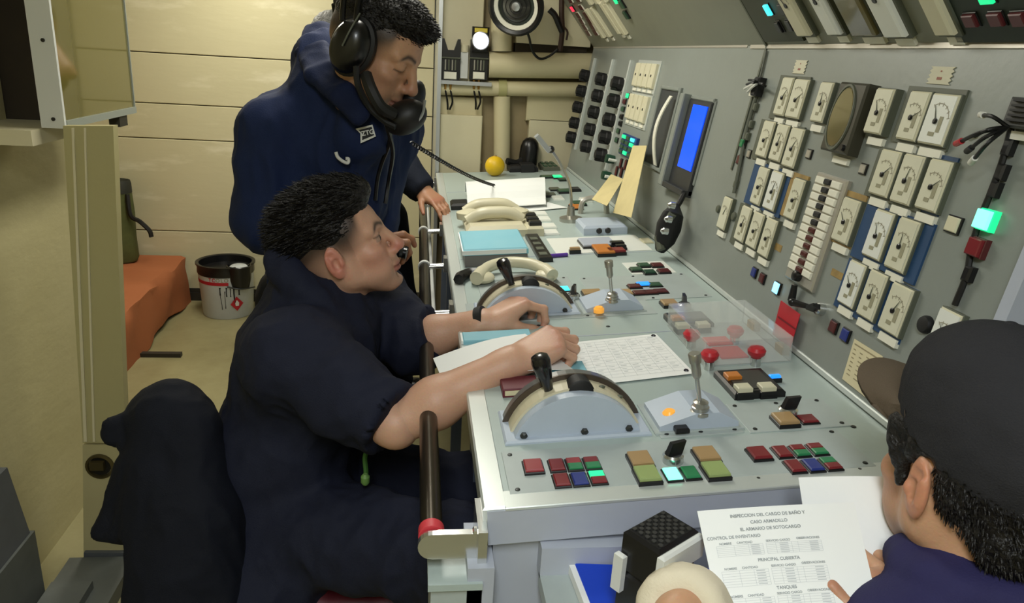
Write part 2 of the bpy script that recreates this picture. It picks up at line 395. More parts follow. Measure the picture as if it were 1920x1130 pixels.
con = empty('control_console', (0.45, 2.2, 0.0), 'long grey engine control console with sloping gauge panel, levers and lit buttons', 'console')
m_ = MB(); slab(m_, D, YN, YF, 0.0, DW, -0.045, 0.0, 0.004); desk = m_.build('desk_top', M('desk_paint'), con)
m_ = MB(); slab(m_, D, YN-0.004, YF, -0.006, 0.028, -0.05, 0.0015, 0.003); m_.build('edge_rail', M('edge_metal'), con)
m_ = MB(); slab(m_, D, YN-0.006, YN+0.004, 0.0, DW, -0.055, -0.003); m_.build('front_fascia', M('body_paint'), con)
m_ = MB(); slab(m_, D, YN-0.007, YN+0.034, 0.024, DW, -0.003, 0.0015, 0.0012); m_.build('edge_rail', M('edge_metal'), con)
YE = 0.845
m_ = MB(); slab(m_, PN, YE, YF, -0.02, PH, -0.03, 0.0); panel = m_.build('gauge_panel', M('panel_paint'), con)
m_ = MB(); slab(m_, PN, YE-0.02, YE, -0.02, PH, -0.06, 0.012); m_.build('panel_end', M('body_paint'), con)
m_ = MB(); slab(m_, PN, YE, 1.88, PH-0.007, PH+0.002, 0.0, 0.003); slab(m_, PN, 1.90, YF, PH-0.004, PH+0.002, 0.0, 0.002); m_.build('fold_strip', M('brushed'), con)
m_ = MB(); slab(m_, OV, YE, YF, 0.0, 0.75, -0.03, 0.0); m_.build('overhead_panel', M('hood_paint'), con)
a, b = PN.px(1438, 90), PN.px(1412, 165)
m_ = MB(); slab(m_, PN, a[0]-0.004, a[0]+0.004, PH-0.30, PH, 0.0, 0.0035); m_.build('panel_seam', M('gauge_frame'), con)
m_ = MB(); slab(m_, OV, a[0]-0.004, a[0]+0.004, 0, 0.75, 0.0, 0.004); m_.build('overhead_seam', M('gauge_frame'), con)
m_ = MB(); slab(m_, PN, YE, YF, 0.0, 0.012, 0.0, 0.004, 0.002); m_.build('cove_strip', M('edge_metal'), con)
# body below the desk
m_ = MB(); hexa(m_, [(0.112, YN+0.006, 0), (1.1, YN+0.006, 0), (1.1, YN+0.04, 0), (0.112, YN+0.04, 0)], [(0.112, YN+0.006, 0.885), (XJ+0.1, YN+0.006, ZJ-0.055), (XJ+0.1, YN+0.04, ZJ-0.055), (0.112, YN+0.04, 0.885)])
m_.build('end_panel', M('body_paint'), con)
m_ = MB(); box(m_, 0.46, 1.0, YN+0.04, YF, 0, 0.89); m_.build('base_cabinet', M('leg_paint'), con)
m_ = MB(); box(m_, 0.9, 0.96, YE, YF, 0.9, CEIL); m_.build('rear_wall', M('body_paint'), con)
for y in (1.42, 1.50, 2.3, 3.0, 3.62):
    m_ = MB(); box(m_, 0.135, 0.17, y, y+0.035, 0, 0.885); m_.build('support_leg', M('leg_paint'), con)
m_ = MB(); box(m_, 0.112, 0.24, YN-0.012, YN+0.006, 0.0, 0.70); m_.build('end_flange', M('body_paint'), con)
# rectangular ledge on the near end
q = lambda x, y, yy: on_plane(x, y, 1, yy)
LX0 = q(1008, 1060, YN)[0]
m_ = MB(); box(m_, LX0, 0.60, YN-0.02, YN+0.006, 0.83, 0.878); m_.build('ledge_back', M('body_paint'), con)
m_ = MB(); box(m_, LX0, 0.66, 0.50, YN-0.012, 0.815, 0.835); m_.build('ledge_shelf', M('plate_paint'), con)
m_ = MB(); box(m_, LX0+0.02, 0.64, 0.52, YN-0.02, 0.60, 0.815); m_.build('ledge_box', M('body_paint'), con)

# small switch box on the aisle side near the end
b0 = q(806, 1045, 0.875); b1 = q(892, 1085, 0.845)
m_ = MB(); box(m_, b0[0], 0.095, 0.80, 0.90, 0.70, 0.835); sb = m_.build('side_box', M('plate_paint'), con)
m_ = MB(); box(m_, b0[0]-0.004, 0.095, 0.795, 0.905, 0.835, 0.845); m_.build('side_box_lid', M('desk_paint'), con)
m_ = MB(); box(m_, 0.075, 0.110, 0.80, 0.90, 0.60, 0.865); m_.build('side_box_flange', M('body_paint'), con)

# ---- handrail along the aisle edge
rail = empty('handrail', (0.03, 2.2, 0.86), 'dark tubular handrail on silver brackets along the aisle edge of the console', 'handrail')
RX, RZ = 0.028, 0.890
r0 = q(828, 955, YN)
m_ = MB(); tube(m_, (RX, YN+0.0, RZ), (RX, 3.62, RZ), 0.0155, n=20); m_.build('tube', mat('rail_tube', (62, 56, 46), 0.28, metal=0.75), rail, smooth=True)
m_ = MB(); tube(m_, (RX, YN-0.005, RZ), (RX, YN+0.012, RZ), 0.0175, n=20); m_.build('red_end_cap', mat('cap_red', (206, 60, 70), 0.45), rail, smooth=True)
F = Frame((0, YN-0.008, 0), (1, 0, 0), (0, 0, 1)); F.N = np.array([0, -1.0, 0])
def lug(mb, F, x0, x1, zc, r, h0, h1):
    pts = [(x0+r-r*math.sin(a), zc+r*math.cos(a)) for a in [PI*i/10 for i in range(11)]]
    poly = [F.p(x, z, h0) for x, z in pts]+[F.p(x1, zc-r, h0), F.p(x1, zc+r, h0)]
    prism(mb, poly, F.N*(h1-h0))
m_ = MB(); lug(m_, F, RX-0.018, 0.098, RZ-0.006, 0.019, 0.0, 0.011); m_.build('end_lug', M('chrome'), rail)
m_ = MB(); box(m_, 0.088, 0.1, YN-0.03, YN+0.05, RZ-0.035, RZ+0.022); m_.build('lug_plate', M('chrome'), rail)
for z in (-0.022, 0.012):
    m_ = MB(); lathe(m_, (0.087, YN-0.012, RZ+z), (-1, 0, 0), [(0.007, 0), (0.007, 0.004), (0.004, 0.006)], 10); m_.build('bolt', M('chrome'), rail)
for y in (1.71, 2.13, 2.58, 3.05, 3.58):
    y = float(y)
    m_ = MB(); tube(m_, (RX, y, RZ), (0.088, y, RZ+0.004), 0.009, n=12); k = m_.build('bracket', M('chrome'), rail, smooth=True)
    m_ = MB(); box(m_, 0.084, 0.099, y-0.02, y+0.02, RZ-0.01, RZ+0.032); m_.build('bracket_plate', M('chrome'), k)
    m_ = MB(); tube(m_, (RX, y-0.008, RZ), (RX, y+0.008, RZ), 0.019, n=18); m_.build('collar', M('white_paint'), k, smooth=True)
m_ = MB(); tube(m_, (0.052, 1.75, RZ-0.09), (0.052, 3.6, RZ-0.09), 0.009, n=12); m_.build('lower_tube', M('white_paint'), rail, smooth=True)

# ---- gauges on the panel
def arc_print(F, cu, cv, r, h, parent, w=0.0012, n=10, a0=0.15, a1=1.35, up=1):
    mb = MB(); vs = []; fs = []
    for i in range(n+1):
        a = PI*(a0+(a1-a0)*i/n)*0.5+0.0
        for rr in (r, r+w): vs.append(F.p(cu+rr*math.cos(a)*up, cv+rr*math.sin(a), h))
        if i: fs.append((2*i-2, 2*i-1, 2*i+1, 2*i))
    mb.add(vs, fs)
    for i in range(0, n+1, 2):
        a = PI*(a0+(a1-a0)*i/n)*0.5
        b = len(mb.v)
        t = np.array([-math.sin(a)*up, math.cos(a)])*w*0.5
        p = [(cu+k*math.cos(a)*up+s*t[0], cv+k*math.sin(a)+s*t[1]) for k, s in ((r-0.003, 1), (r+0.003, 1), (r+0.003, -1), (r-0.003, -1))]
        mb.add([F.p(x, y, h) for x, y in p], [(0, 1, 2, 3)])
    return mb.build('scale_print', M('dial_print'), parent)
def gauge(F, pts, ang=None, face='gauge_cream', h=0.012, label=True, base=0.0, hub=True, rect=None):
    u0, u1, v0, v1 = rect if rect else F.quad(pts, h+base)
    g = MB(); slab(g, F, u0, u1, v0, v1, base, h+base-0.003, 0.001); g = g.build('gauge', M('gauge_frame'), con)
    mb = MB(); slab(mb, F, u0+0.0015, u1-0.0015, v0+0.0015, v1-0.0015, h+base-0.003, h+base, 0.002); mb.build('bezel', M('gauge_cream'), g)
    w, l = u1-u0, v1-v0
    mb = MB(); slab(mb, F, u0+0.06*w, u1-0.06*w, v0+0.05*l, v1-0.05*l, h+base-0.001, h+base+0.001); mb.build('dial', M('dial_white') if face == 'white' else M('dial_face'), g)
    # the scale is read with its arc towards the upper near corner
    cu, cv = u0+0.52*w, v0+0.46*l; R = 0.42*min(w, l)
    H = h+base+0.0014
    arc_print(F, cu, cv, R, H, g, up=-1)
    ang = random.uniform(0.3, 2.4) if ang is None else ang
    d = np.array([-math.cos(ang), math.sin(ang)]); n_ = np.array([-d[1], d[0]])*0.0011
    nl = R*0.95
    mb = MB(); prism(mb, [F.p(cu+n_[0], cv+n_[1], H), F.p(cu+d[0]*nl, cv+d[1]*nl, H), F.p(cu-n_[0], cv-n_[1], H)], F.N*0.001); mb.build('needle', M('gauge_frame'), g)
    if hub:
        mb = MB(); lathe(mb, F.p(cu, cv, H), F.N, [(0.0045, 0), (0.0045, 0.002), (0.0025, 0.003)], 12); mb.build('needle_hub', M('black_plastic'), g)
        mb = MB(); slab(mb, F, cu-0.12*w-0.008, cu-0.12*w, cv-0.016, cv+0.008, H-0.0003, H+0.0004); slab(mb, F, cu-0.1*w, cu+0.12*w, v0+0.18*l, v0+0.18*l+0.006, H-0.0003, H+0.0004)
        mb.build('dial_text_bars', mat('print_grey', (150, 146, 120), 0.6), g)
    if label:
        mb = MB(); slab(mb, F, u0+0.06*w, u1-0.10*w, v0-0.017, v0-0.004, base, base+0.007); mb.build('label_strip', M('label_white'), g)
    return u0, u1, v0, v1
def backing(F, pts, m, name, h0=0.0, h1=0.004, hq=0.0, rect=None):
    u0, u1, v0, v1 = rect if rect else F.quad(pts, hq)
    mb = MB(); slab(mb, F, u0, u1, v0, v1, h0, h1); return mb.build(name, M(m), con)
G = lambda *a: list(zip(a[0::2], a[1::2]))
# far bank
backing(PN, G(1465, 140, 1521, 146, 1500, 233, 1446, 221), 'gauge_frame', 'gauge_surround')
gauge(PN, G(1467, 143, 1486, 144, 1471, 220, 1450, 215)); gauge(PN, G(1489, 146, 1516, 148, 1498, 225, 1472, 220))
gauge(PN, G(1538, 152, 1562, 153, 1542, 233, 1519, 227))
backing(PN, G(1430, 222, 1511, 240, 1488, 322, 1412, 296), 'gauge_frame', 'gauge_surround')
for p in (G(1432, 224, 1453, 227, 1435, 298, 1416, 292), G(1457, 230, 1480, 234, 1461, 306, 1441, 299), G(1483, 237, 1509, 241, 1486, 318, 1465, 310)): gauge(PN, p)
backing(PN, G(1418, 305, 1490, 320, 1462, 408, 1397, 380), 'frame_blue', 'blue_surround')
gauge(PN, G(1422, 310, 1442, 315, 1423, 387, 1406, 381)); gauge(PN, G(1446, 318, 1470, 322, 1449, 398, 1430, 390), face='white')
backing(PN, G(1486, 322, 1518, 330, 1496, 415, 1468, 405), 'tan_tape', 'tan_surround')
gauge(PN, G(1488, 331, 1510, 337, 1487, 415, 1468, 407))
backing(PN, G(1391, 381, 1460, 411, 1442, 496, 1370, 455), 'gauge_frame', 'gauge_surround')
for p in (G(1392, 383, 1409, 389, 1392, 457, 1375, 448), G(1413, 394, 1433, 401, 1415, 469, 1397, 460), G(1436, 405, 1457, 412, 1438, 486, 1420, 477)): gauge(PN, p)
gauge(PN, G(1357, 367, 1372, 370, 1358, 434, 1343, 427), hub=False)
# near bank
gauge(PN, G(1642, 162, 1675, 166, 1651, 258, 1620, 246), h=0.018)
backing(PN, G(1701, 162, 1814, 168, 1783, 284, 1680, 268), 'gauge_frame', 'gauge_surround')
gauge(PN, G(1705, 168, 1743, 170, 1717, 268, 1680, 261)); gauge(PN, G(1746, 172, 1798, 176, 1769, 277, 1720, 269), face='white', ang=2.0)
backing(PN, G(1750, 290, 1803, 294, 1760, 405, 1712, 392), 'frame_blue', 'blue_surround', 0, 0.003)
backing(PN, G(1650, 274, 1760, 296, 1735, 400, 1628, 368), 'gauge_frame', 'gauge_surround', 0, 0.0045)
gauge(PN, G(1651, 276, 1687, 283, 1664, 375, 1629, 362)); gauge(PN, G(1692, 286, 1732, 290, 1706, 388, 1669, 379), ang=1.4); gauge(PN, G(1742, 297, 1787, 299, 1754, 402, 1714, 390), ang=0.7)
backing(PN, G(1630, 379, 1754, 420, 1720, 537, 1598, 480), 'frame_blue', 'blue_surround')
gauge(PN, G(1639, 389, 1675, 397, 1650, 491, 1616, 480), face='white', ang=1.9); gauge(PN, G(1684, 404, 1725, 414, 1692, 516, 1658, 500))
backing(PN, G(1595, 484, 1719, 541, 1693, 650, 1566, 572), 'frame_blue', 'blue_surround', 0, 0.0035)
for p, f_ in ((G(1593, 485, 1622, 494, 1599, 582, 1568, 566), 'white'), (G(1630, 503, 1663, 513, 1636, 607, 1605, 589), 'cream'), (G(1670, 525, 1712, 541, 1683, 635, 1646, 616), 'cream')): gauge(PN, p, face=f_)
backing(PN, G(1576, 352, 1624, 366, 1600, 470, 1556, 450), 'tan_tape', 'tan_surround', 0, 0.003)
gauge(PN, G(1579, 367, 1614, 375, 1587, 462, 1559, 449))
gauge(PN, G(1760, 570, 1803, 590, 1770, 685, 1732, 664), face='white', ang=1.9, hub=False)
# round knobs beside single gauges
def knob(F, x, y, r, h, m, name='knob', n=18, parent=None):
    u, v = F.px(x, y, h); mb = MB(); lathe(mb, F.p(u, v, 0), F.N, [(r, 0), (r, h*0.5), (r*0.85, h*0.9), (r*0.55, h)], n); return mb.build(name, M(m), parent or con, smooth=True)
knob(PN, 1728, 607, 0.014, 0.010, 'black_soft'); knob(PN, 1344, 391, 0.010, 0.006, 'gauge_frame'); knob(PN, 1373, 405, 0.011, 0.006, 'gauge_frame')
# scope with oval glass
u0, u1, v0, v1 = PN.quad(G(1566, 153, 1616, 153, 1588, 295, 1538, 277), 0.03)
mb = MB(); slab(mb, PN, u0, u1, v0, v1, 0, 0.026, 0.004); sc_ = mb.build('scope', mat('scope_body', (58, 56, 44), 0.4), con)
mb = MB(); cu, cv = (u0+u1)/2+0.006, (v0+v1)/2; ru, rv = (u1-u0)*0.38, (v1-v0)*0.46
rings(mb, [PN.p(cu, cv, h) for h in (0.025, 0.029, 0.029, 0.027)], [PN.U]*4, [PN.V]*4, [(ru*1.06, rv*1.06), (ru*1.03, rv*1.03), (ru*0.96, rv*0.96), (ru*0.95, rv*0.95)], 32); mb.build('scope_bezel', M('gauge_frame'), sc_, smooth=True)
mb = MB(); rings(mb, [PN.p(cu, cv, h) for h in (0.0262, 0.0285)], [PN.U]*2, [PN.V]*2, [(ru*0.95, rv*0.95), (ru*0.9, rv*0.9)], 32); mb.build('scope_glass', M('scope_glass'), sc_, smooth=True)
mb = MB(); slab(mb, PN, u0+0.2*(u1-u0), u0+0.75*(u1-u0), v0-0.018, v0-0.006, 0, 0.006); mb.build('label_strip', M('label_white'), sc_)
mb = MB(); lathe(mb, PN.p(u0+0.012, v0+0.012, 0.026), PN.N, [(0.006, 0), (0.006, 0.006)], 12); mb.build('scope_knob', M('black_plastic'), sc_)
# white ladder indicator
u0, u1, v0, v1 = PN.quad(G(1521, 328, 1572, 336, 1522, 528, 1480, 505), 0.014)
ld = MB(); slab(ld, PN, u0-0.012, u1+0.004, v0-0.02, v1+0.006, 0, 0.010, 0.003); ld = ld.build('ladder_indicator', M('brushed'), con)
W_ = u1-u0; H_ = v1-v0; n = 12
for i in range(n):
    for s, (a, b) in enumerate(((0.0, 0.34), (0.60, 0.96))):
        mb = MB(); slab(mb, PN, u0+a*W_, u0+b*W_, v0+H_*i/n+0.0014, v0+H_*(i+1)/n-0.0014, 0.010, 0.0145, 0.0015); mb.build('white_block', M('label_white'), ld)
    mb = MB(); slab(mb, PN, u0+0.36*W_, u0+0.60*W_, v0+H_*i/n+0.004, v0+H_*(i+1)/n-0.002, 0.010, 0.0165, 0.002)
    mb.build('centre_segment', mat('maroon', (78, 26, 22), 0.4) if i < 6 else M('black_soft'), ld)
mb = MB(); tube(mb, PN.p(u0+0.45*W_, v0-0.022, 0.014), PN.p(u0+0.45*W_, v0-0.055, 0.010), 0.006, 0.008); mb.build('ladder_lever', M('black_plastic'), ld, smooth=True)
mb = MB(); lathe(mb, PN.p(u0+0.45*W_, v0-0.004, 0.01), PN.N, [(0.011, 0), (0.010, 0.012), (0.006, 0.014)], 14); mb.build('ladder_knob', M('black_plastic'), ld, smooth=True)

# buttons ------------------------------------------------------------
def button(F, x, y, w, h, m, m2=None, prot=0.007, name='button', rim='black_plastic', parent=None, angle=False):
    u, v = F.px(x, y, prot)
    mb = MB(); slab(mb, F, u-w/2-0.002, u+w/2+0.002, v-h/2-0.002, v+h/2+0.002, 0, prot*0.6, 0.001); b = mb.build(name, M(rim), parent or con)
    if m2:
        mb = MB(); slab(mb, F, u-w/2, u, v-h/2, v+h/2, prot*0.5, prot, 0.0012); mb.build('lens', M(m2), b)
        mb = MB(); slab(mb, F, u, u+w/2, v-h/2, v+h/2, prot*0.5, prot, 0.0012); mb.build('lens', M(m), b)
    else:
        mb = MB(); slab(mb, F, u-w/2, u+w/2, v-h/2, v+h/2, prot*0.5, prot, 0.0015); mb.build('lens', M(m), b)
    return b
def rotary(F, x, y, r=0.013, tilt=0.6, parent=None):
    u, v = F.px(x, y, 0.012)
    mb = MB(); lathe(mb, F.p(u, v, 0), F.N, [(r, 0), (r, 0.012), (r*0.8, 0.015), (r*0.75, 0.013)], 20); k = mb.build('key_switch', M('chrome'), con, smooth=True)
    d = F.U*math.cos(tilt)+F.V*math.sin(tilt); n_ = np.cross(F.N, d)
    c = F.p(u, v, 0.013)
    mb = MB(); hexa(mb, [c+d*a+n_*b for a, b in ((-0.012, -0.005), (0.012, -0.005), (0.012, 0.005), (-0.012, 0.005))],
                    [c+F.N*0.020+d*a+n_*b for a, b in ((-0.004, -0.004), (0.020, -0.003), (0.020, 0.003), (-0.004, 0.004))]); mb.build('switch_handle', M('black_plastic'), k)
    return k
def screw(F, x, y, r=0.0032, parent=None):
    u, v = F.px(x, y); mb = MB(); lathe(mb, F.p(u, v, 0), F.N, [(r, 0), (r, 0.001), (r*0.5, 0.0016)], 10); return mb.build('screw', M('screw'), parent or con)
# panel buttons
for x, y, m, s in ((1411, 510, 'btn_blue', 0.019), (1426, 521, 'btn_dim_red', 0.019), (1559, 612, 'btn_dim_red', 0.020), (1581, 627, 'btn_blue', 0.020)): button(PN, x, y, s, s, m)
button(PN, 1452.5, 539, 0.020, 0.022, 'lit_ice', prot=0.009)
for x, y in ((1402, 288), (1514, 288), (1615, 316)): button(PN, x, y, 0.016, 0.016, 'brushed', prot=0.006)
button(PN, 1783, 420, 0.026, 0.022, 'gauge_cream', prot=0.007)
# key lever on the panel
k = rotary(PN, 1532, 578, 0.012, 2.6)
u, v = PN.px(1534, 578); mb = MB(); tube(mb, PN.p(u, v, 0.015), PN.p(u+0.03, v-0.004, 0.035), 0.0045, 0.007); ball(mb, PN.p(u+0.032, v-0.004, 0.036), 0.008); mb.build('black_grip', M('black_plastic'), k, smooth=True)
# chains of dark cable clamps with indicator lamps
def cable(F, pts, h, r, m='wire_black', name='cable', parent=None):
    mb = MB(); path(mb, spline([F.p(*F.px(x, y, h), h) for x, y in pts], 6), r, 8); return mb.build(name, M(m), parent or con, smooth=True)
def clampbox(F, x, y, w, h, d, m='black_plastic', name='cable_clamp'):
    u, v = F.px(x, y, d); mb = MB(); slab(mb, F, u-w/2, u+w/2, v-h/2, v+h/2, 0, d, 0.003); return mb.build(name, M(m), con)
cable(PN, [(1896, 240), (1880, 300), (1858, 360), (1840, 405), (1822, 462), (1812, 516), (1790, 572)], 0.006, 0.0045)
for x, y in ((1884, 275), (1871, 321), (1858, 354), (1809, 512)): clampbox(PN, x, y, 0.015, 0.022, 0.012)
button(PN, 1837, 410, 0.024, 0.026, 'lit_mint', prot=0.018, rim='lit_green'); button(PN, 1822, 462, 0.024, 0.024, 'btn_red', prot=0.016, rim='btn_dim_red')
cable(PN, [(1420, 175), (1408, 215), (1396, 262), (1386, 315), (1376, 362)], 0.006, 0.005, 'gauge_frame')
for x, y in ((1413, 200), (1405, 232), (1398, 255), (1376, 345)): clampbox(PN, x, y, 0.014, 0.018, 0.010, 'gauge_frame')
button(PN, 1389, 268, 0.016, 0.018, 'btn_green', prot=0.012); button(PN, 1383, 299, 0.016, 0.020, 'btn_dim_red', prot=0.010)
cable(PN, [(1437, 95), (1428, 135), (1424, 150)], 0.004, 0.003, 'gauge_frame')
# plug with loose wires (near) and (far)
u0, u1, v0, v1 = PN.quad(G(1893, 182, 1960, 184, 1950, 245, 1880, 238), 0.02)
mb = MB(); slab(mb, PN, u0, u1, v0, v1, 0, 0.022, 0.003); vb = mb.build('vent_box', mat('vent_grey', (70, 70, 68), 0.5), con)
for i in range(5):
    mb = MB(); slab(mb, PN, u0+0.0, u1-0.012, v0+(v1-v0)*(0.2+0.16*i), v0+(v1-v0)*(0.27+0.16*i), 0.022, 0.027); mb.build('vent_fin', M('black_soft'), vb)
mb = MB(); slab(mb, PN, u0, u1-0.005, v0-0.014, v0-0.003, 0, 0.008); mb.build('label_strip', M('label_white'), vb)
base = (1890, 238)
for tip, m in (((1795, 268), 'red_plastic'), ((1822, 258), 'wire_white'), ((1840, 215), 'wire_white'), ((1822, 303), 'wire_white'), ((1815, 282), 'wire_black')):
    mid = ((tip[0]*0.55+base[0]*0.45), (tip[1]*0.55+base[1]*0.45)-6)
    h = 0.03; f3 = lambda p, hh: PN.p(*PN.px(p[0], p[1], hh), hh)
    mb = MB(); path(mb, spline([f3(base, 0.02), f3(mid, 0.05), f3((tip[0]*0.85+mid[0]*0.15, tip[1]*0.85+mid[1]*0.15), 0.04)], 6), 0.0028, 8); w_ = mb.build('loose_wire', M('wire_black'), vb, smooth=True)
    d0 = f3((tip[0]*0.8+mid[0]*0.2, tip[1]*0.8+mid[1]*0.2), 0.041); d1 = f3(tip, 0.036)
    mb = MB(); tube(mb, d0, d1+(d1-d0)*0.3, 0.0046, n=10); mb.build('wire_sleeve', M(m), w_, smooth=True)
u, v = PN.px(1422, 158, 0.01); mb = MB(); slab(mb, PN, u-0.016, u+0.012, v-0.028, v+0.016, 0, 0.02, 0.004); pb = mb.build('plug_block', M('black_soft'), con)
for dx, dy, m in ((-18, -6, 'wire_black'), (-22, 2, 'wire_black'), (-26, 10, 'wire_white'), (-20, 16, 'wire_white'), (14, 6, 'wire_black')):
    mb = MB(); path(mb, spline([f3((1422, 156), 0.015), f3((1422+dx*0.5, 154+dy*0.5), 0.03), f3((1422+dx, 156+dy), 0.02)], 5), 0.003, 6); mb.build('loose_wire', M(m), pb, smooth=True)
u, v = PN.px(1417, 177); mb = MB(); slab(mb, PN, u-0.014, u+0.012, v-0.006, v+0.006, 0, 0.012); mb.build('label_strip', M('label_white'), pb)
# scalloped paper tags
def tagplate(pts, label):
    u0, u1, v0, v1 = PN.quad(pts, 0.001); n = 4; poly = []
    for i in range(n*2+1): poly.append((u1-(0.006 if i % 2 else 0), v0+(v1-v0)*i/(n*2)))
    for i in range(n*2, -1, -1): poly.append((u0+(0.006 if i % 2 else 0), v0+(v1-v0)*i/(n*2)))
    mb = MB(); prism(mb, [PN.p(x, y, 0.0006) for x, y in poly], PN.N*0.0012)
    o = mb.build('paper_tag', mat('tag_paper', (206, 202, 178), 0.7), label=label, cat='tag')
    mb = MB(); slab(mb, PN, u0*0.6+u1*0.4, u0*0.4+u1*0.6, v0+0.25*(v1-v0), v0+0.4*(v1-v0), 0.0018, 0.0022); slab(mb, PN, u0*0.52+u1*0.48, u0*0.46+u1*0.54, v0+0.7*(v1-v0), v0+0.78*(v1-v0), 0.0018, 0.0022)
    mb.build('tag_print', mat('tag_ink', (150, 96, 84), 0.7), o)
tagplate(G(1746, 123, 1791, 127, 1783, 160, 1738, 156), 'scalloped white paper tag stuck above the nearest twin gauges')
tagplate(G(1492, 112, 1515, 114, 1509, 139, 1486, 137), 'small scalloped white paper tag above the far twin gauges')
for p in (G(1562, 505, 1585, 512, 1577, 523, 1556, 516), G(1452, 455, 1468, 459, 1464, 472, 1450, 467)):
    u0, u1, v0, v1 = PN.quad(p); mb = MB(); slab(mb, PN, u0, u1, v0, v1, 0, 0.001); mb.build('tape_patch', M('tan_tape'), con)

# ---- far end of the panel: knob columns, strip meters, module, recess, monitor
cols = [[(1093, 141), (1087, 170), (1080, 200), (1075, 230), (1069, 257)], [(1125, 148), (1117, 179), (1111, 210), (1103, 242), (1095, 273)], [(1152, 156), (1147, 188), (1139, 224), (1132, 257), (1124, 290)]]
hk = 0.045
for ci, c in enumerate(cols):
    uv = np.array([PN.px(x, y, hk*0.7) for x, y in c]); um = uv[:, 0].mean()
    mb = MB(); slab(mb, PN, um-0.062, um-0.050, uv[:, 1].min()-0.05, PH-0.05, 0, 0.012, 0.003); mb.build('divider_rail', M('edge_metal'), con)
    for i, (u, v) in enumerate(uv):
        u = um
        mb = MB(); slab(mb, PN, u-0.030, u+0.030, v-0.026, v+0.026, 0, 0.004); k = mb.build('selector_plate', M('dial_white'), con)
        mb = MB(); lathe(mb, PN.p(u, v, 0.004), PN.N, [(0.026, 0), (0.026, 0.018), (0.020, 0.022), (0.018, hk)], 8); mb.build('selector_knob', M('black_soft'), k)
        mb = MB(); slab(mb, PN, u-0.006, u+0.006, v-0.027, v+0.027, 0.006, hk+0.002, 0.003); mb.build('selector_grip', M('black_plastic'), k)
for x, y in ((1138, 297), (1131, 328)):
    u, v = PN.px(x, y, 0.03); mb = MB(); lathe(mb, PN.p(u, v, 0), PN.N, [(0.016, 0), (0.018, 0.02), (0.016, 0.035)], 12); k = mb.build('green_knob', mat('dark_green', (24, 64, 46), 0.4), con, smooth=True)
    mb = MB(); lathe(mb, PN.p(u-0.03, v, 0), PN.N, [(0.006, 0), (0.006, 0.03)], 10); mb.build('white_pin', M('dial_white'), k)
for x, y, m in ((1175, 179, 'lit_green'), (1169, 190, 'btn_dim_red'), (1166, 204, 'btn_dim_green'), (1163, 218, 'black_plastic'), (1161, 231, 'black_plastic'), (1157, 245, 'btn_dim_green'), (1154, 262, 'btn_dim_green')): button(PN, x, y, 0.034, 0.017, m, prot=0.008)
for pts, n in ((G(1194, 118, 1236, 120, 1221, 168, 1186, 159), 4), (G(1184, 176, 1218, 181, 1207, 232, 1171, 220), 4)):
    u0, u1, v0, v1 = PN.quad(pts, 0.01)
    mb = MB(); slab(mb, PN, u0-0.012, u1+0.008, v0-0.022, v1+0.012, 0, 0.004); sm = mb.build('strip_meter_bank', M('edge_metal'), con)
    for i in range(n):
        a = u0+(u1-u0)*(i+0.08)/n; b = u0+(u1-u0)*(i+0.90)/n
        mb = MB(); slab(mb, PN, a, b, v0, v1, 0.004, 0.016, 0.003); mb.build('strip_meter', M('gauge_cream'), sm)
        mb = MB(); slab(mb, PN, a+0.006, b-0.006, v0-0.016, v0-0.006, 0.004, 0.008); mb.build('label_strip', M('label_white'), sm)
        mb = MB(); slab(mb, PN, (a+b)/2-0.004, (a+b)/2+0.004, (v0+v1)/2-0.004, (v0+v1)/2+0.004, 0.016, 0.0175); mb.build('pointer', M('black_plastic'), sm)
u0, u1, v0, v1 = PN.quad(G(1168, 250, 1196, 258, 1185, 300, 1160, 288), 0.01)
mb = MB(); slab(mb, PN, u0, u1, v0, v1, 0, 0.012, 0.003); bm_ = mb.build('blue_lamp_module', mat('module_blue', (36, 58, 116), 0.4), con)
for i in range(3):
    for j in range(4):
        mb = MB(); a = u0+(u1-u0)*(0.12+0.30*i); b = v0+(v1-v0)*(0.08+0.23*j)
        slab(mb, PN, a, a+(u1-u0)*0.2, b, b+(v1-v0)*0.16, 0.012, 0.018, 0.002)
        mb.build('lamp_cell', M({(0, 3): 'lit_cyan', (0, 2): 'lit_green', (2, 3): 'lit_green', (1, 0): 'lit_green'}.get((i, j), 'btn_dim_green')), bm_)
for r, (x0, y0) in enumerate(((1162, 306), (1154, 320))):
    for i in range(3): button(PN, x0+i*9, y0+i*2.5, 0.018, 0.034, 'btn_dim_red', prot=0.008)
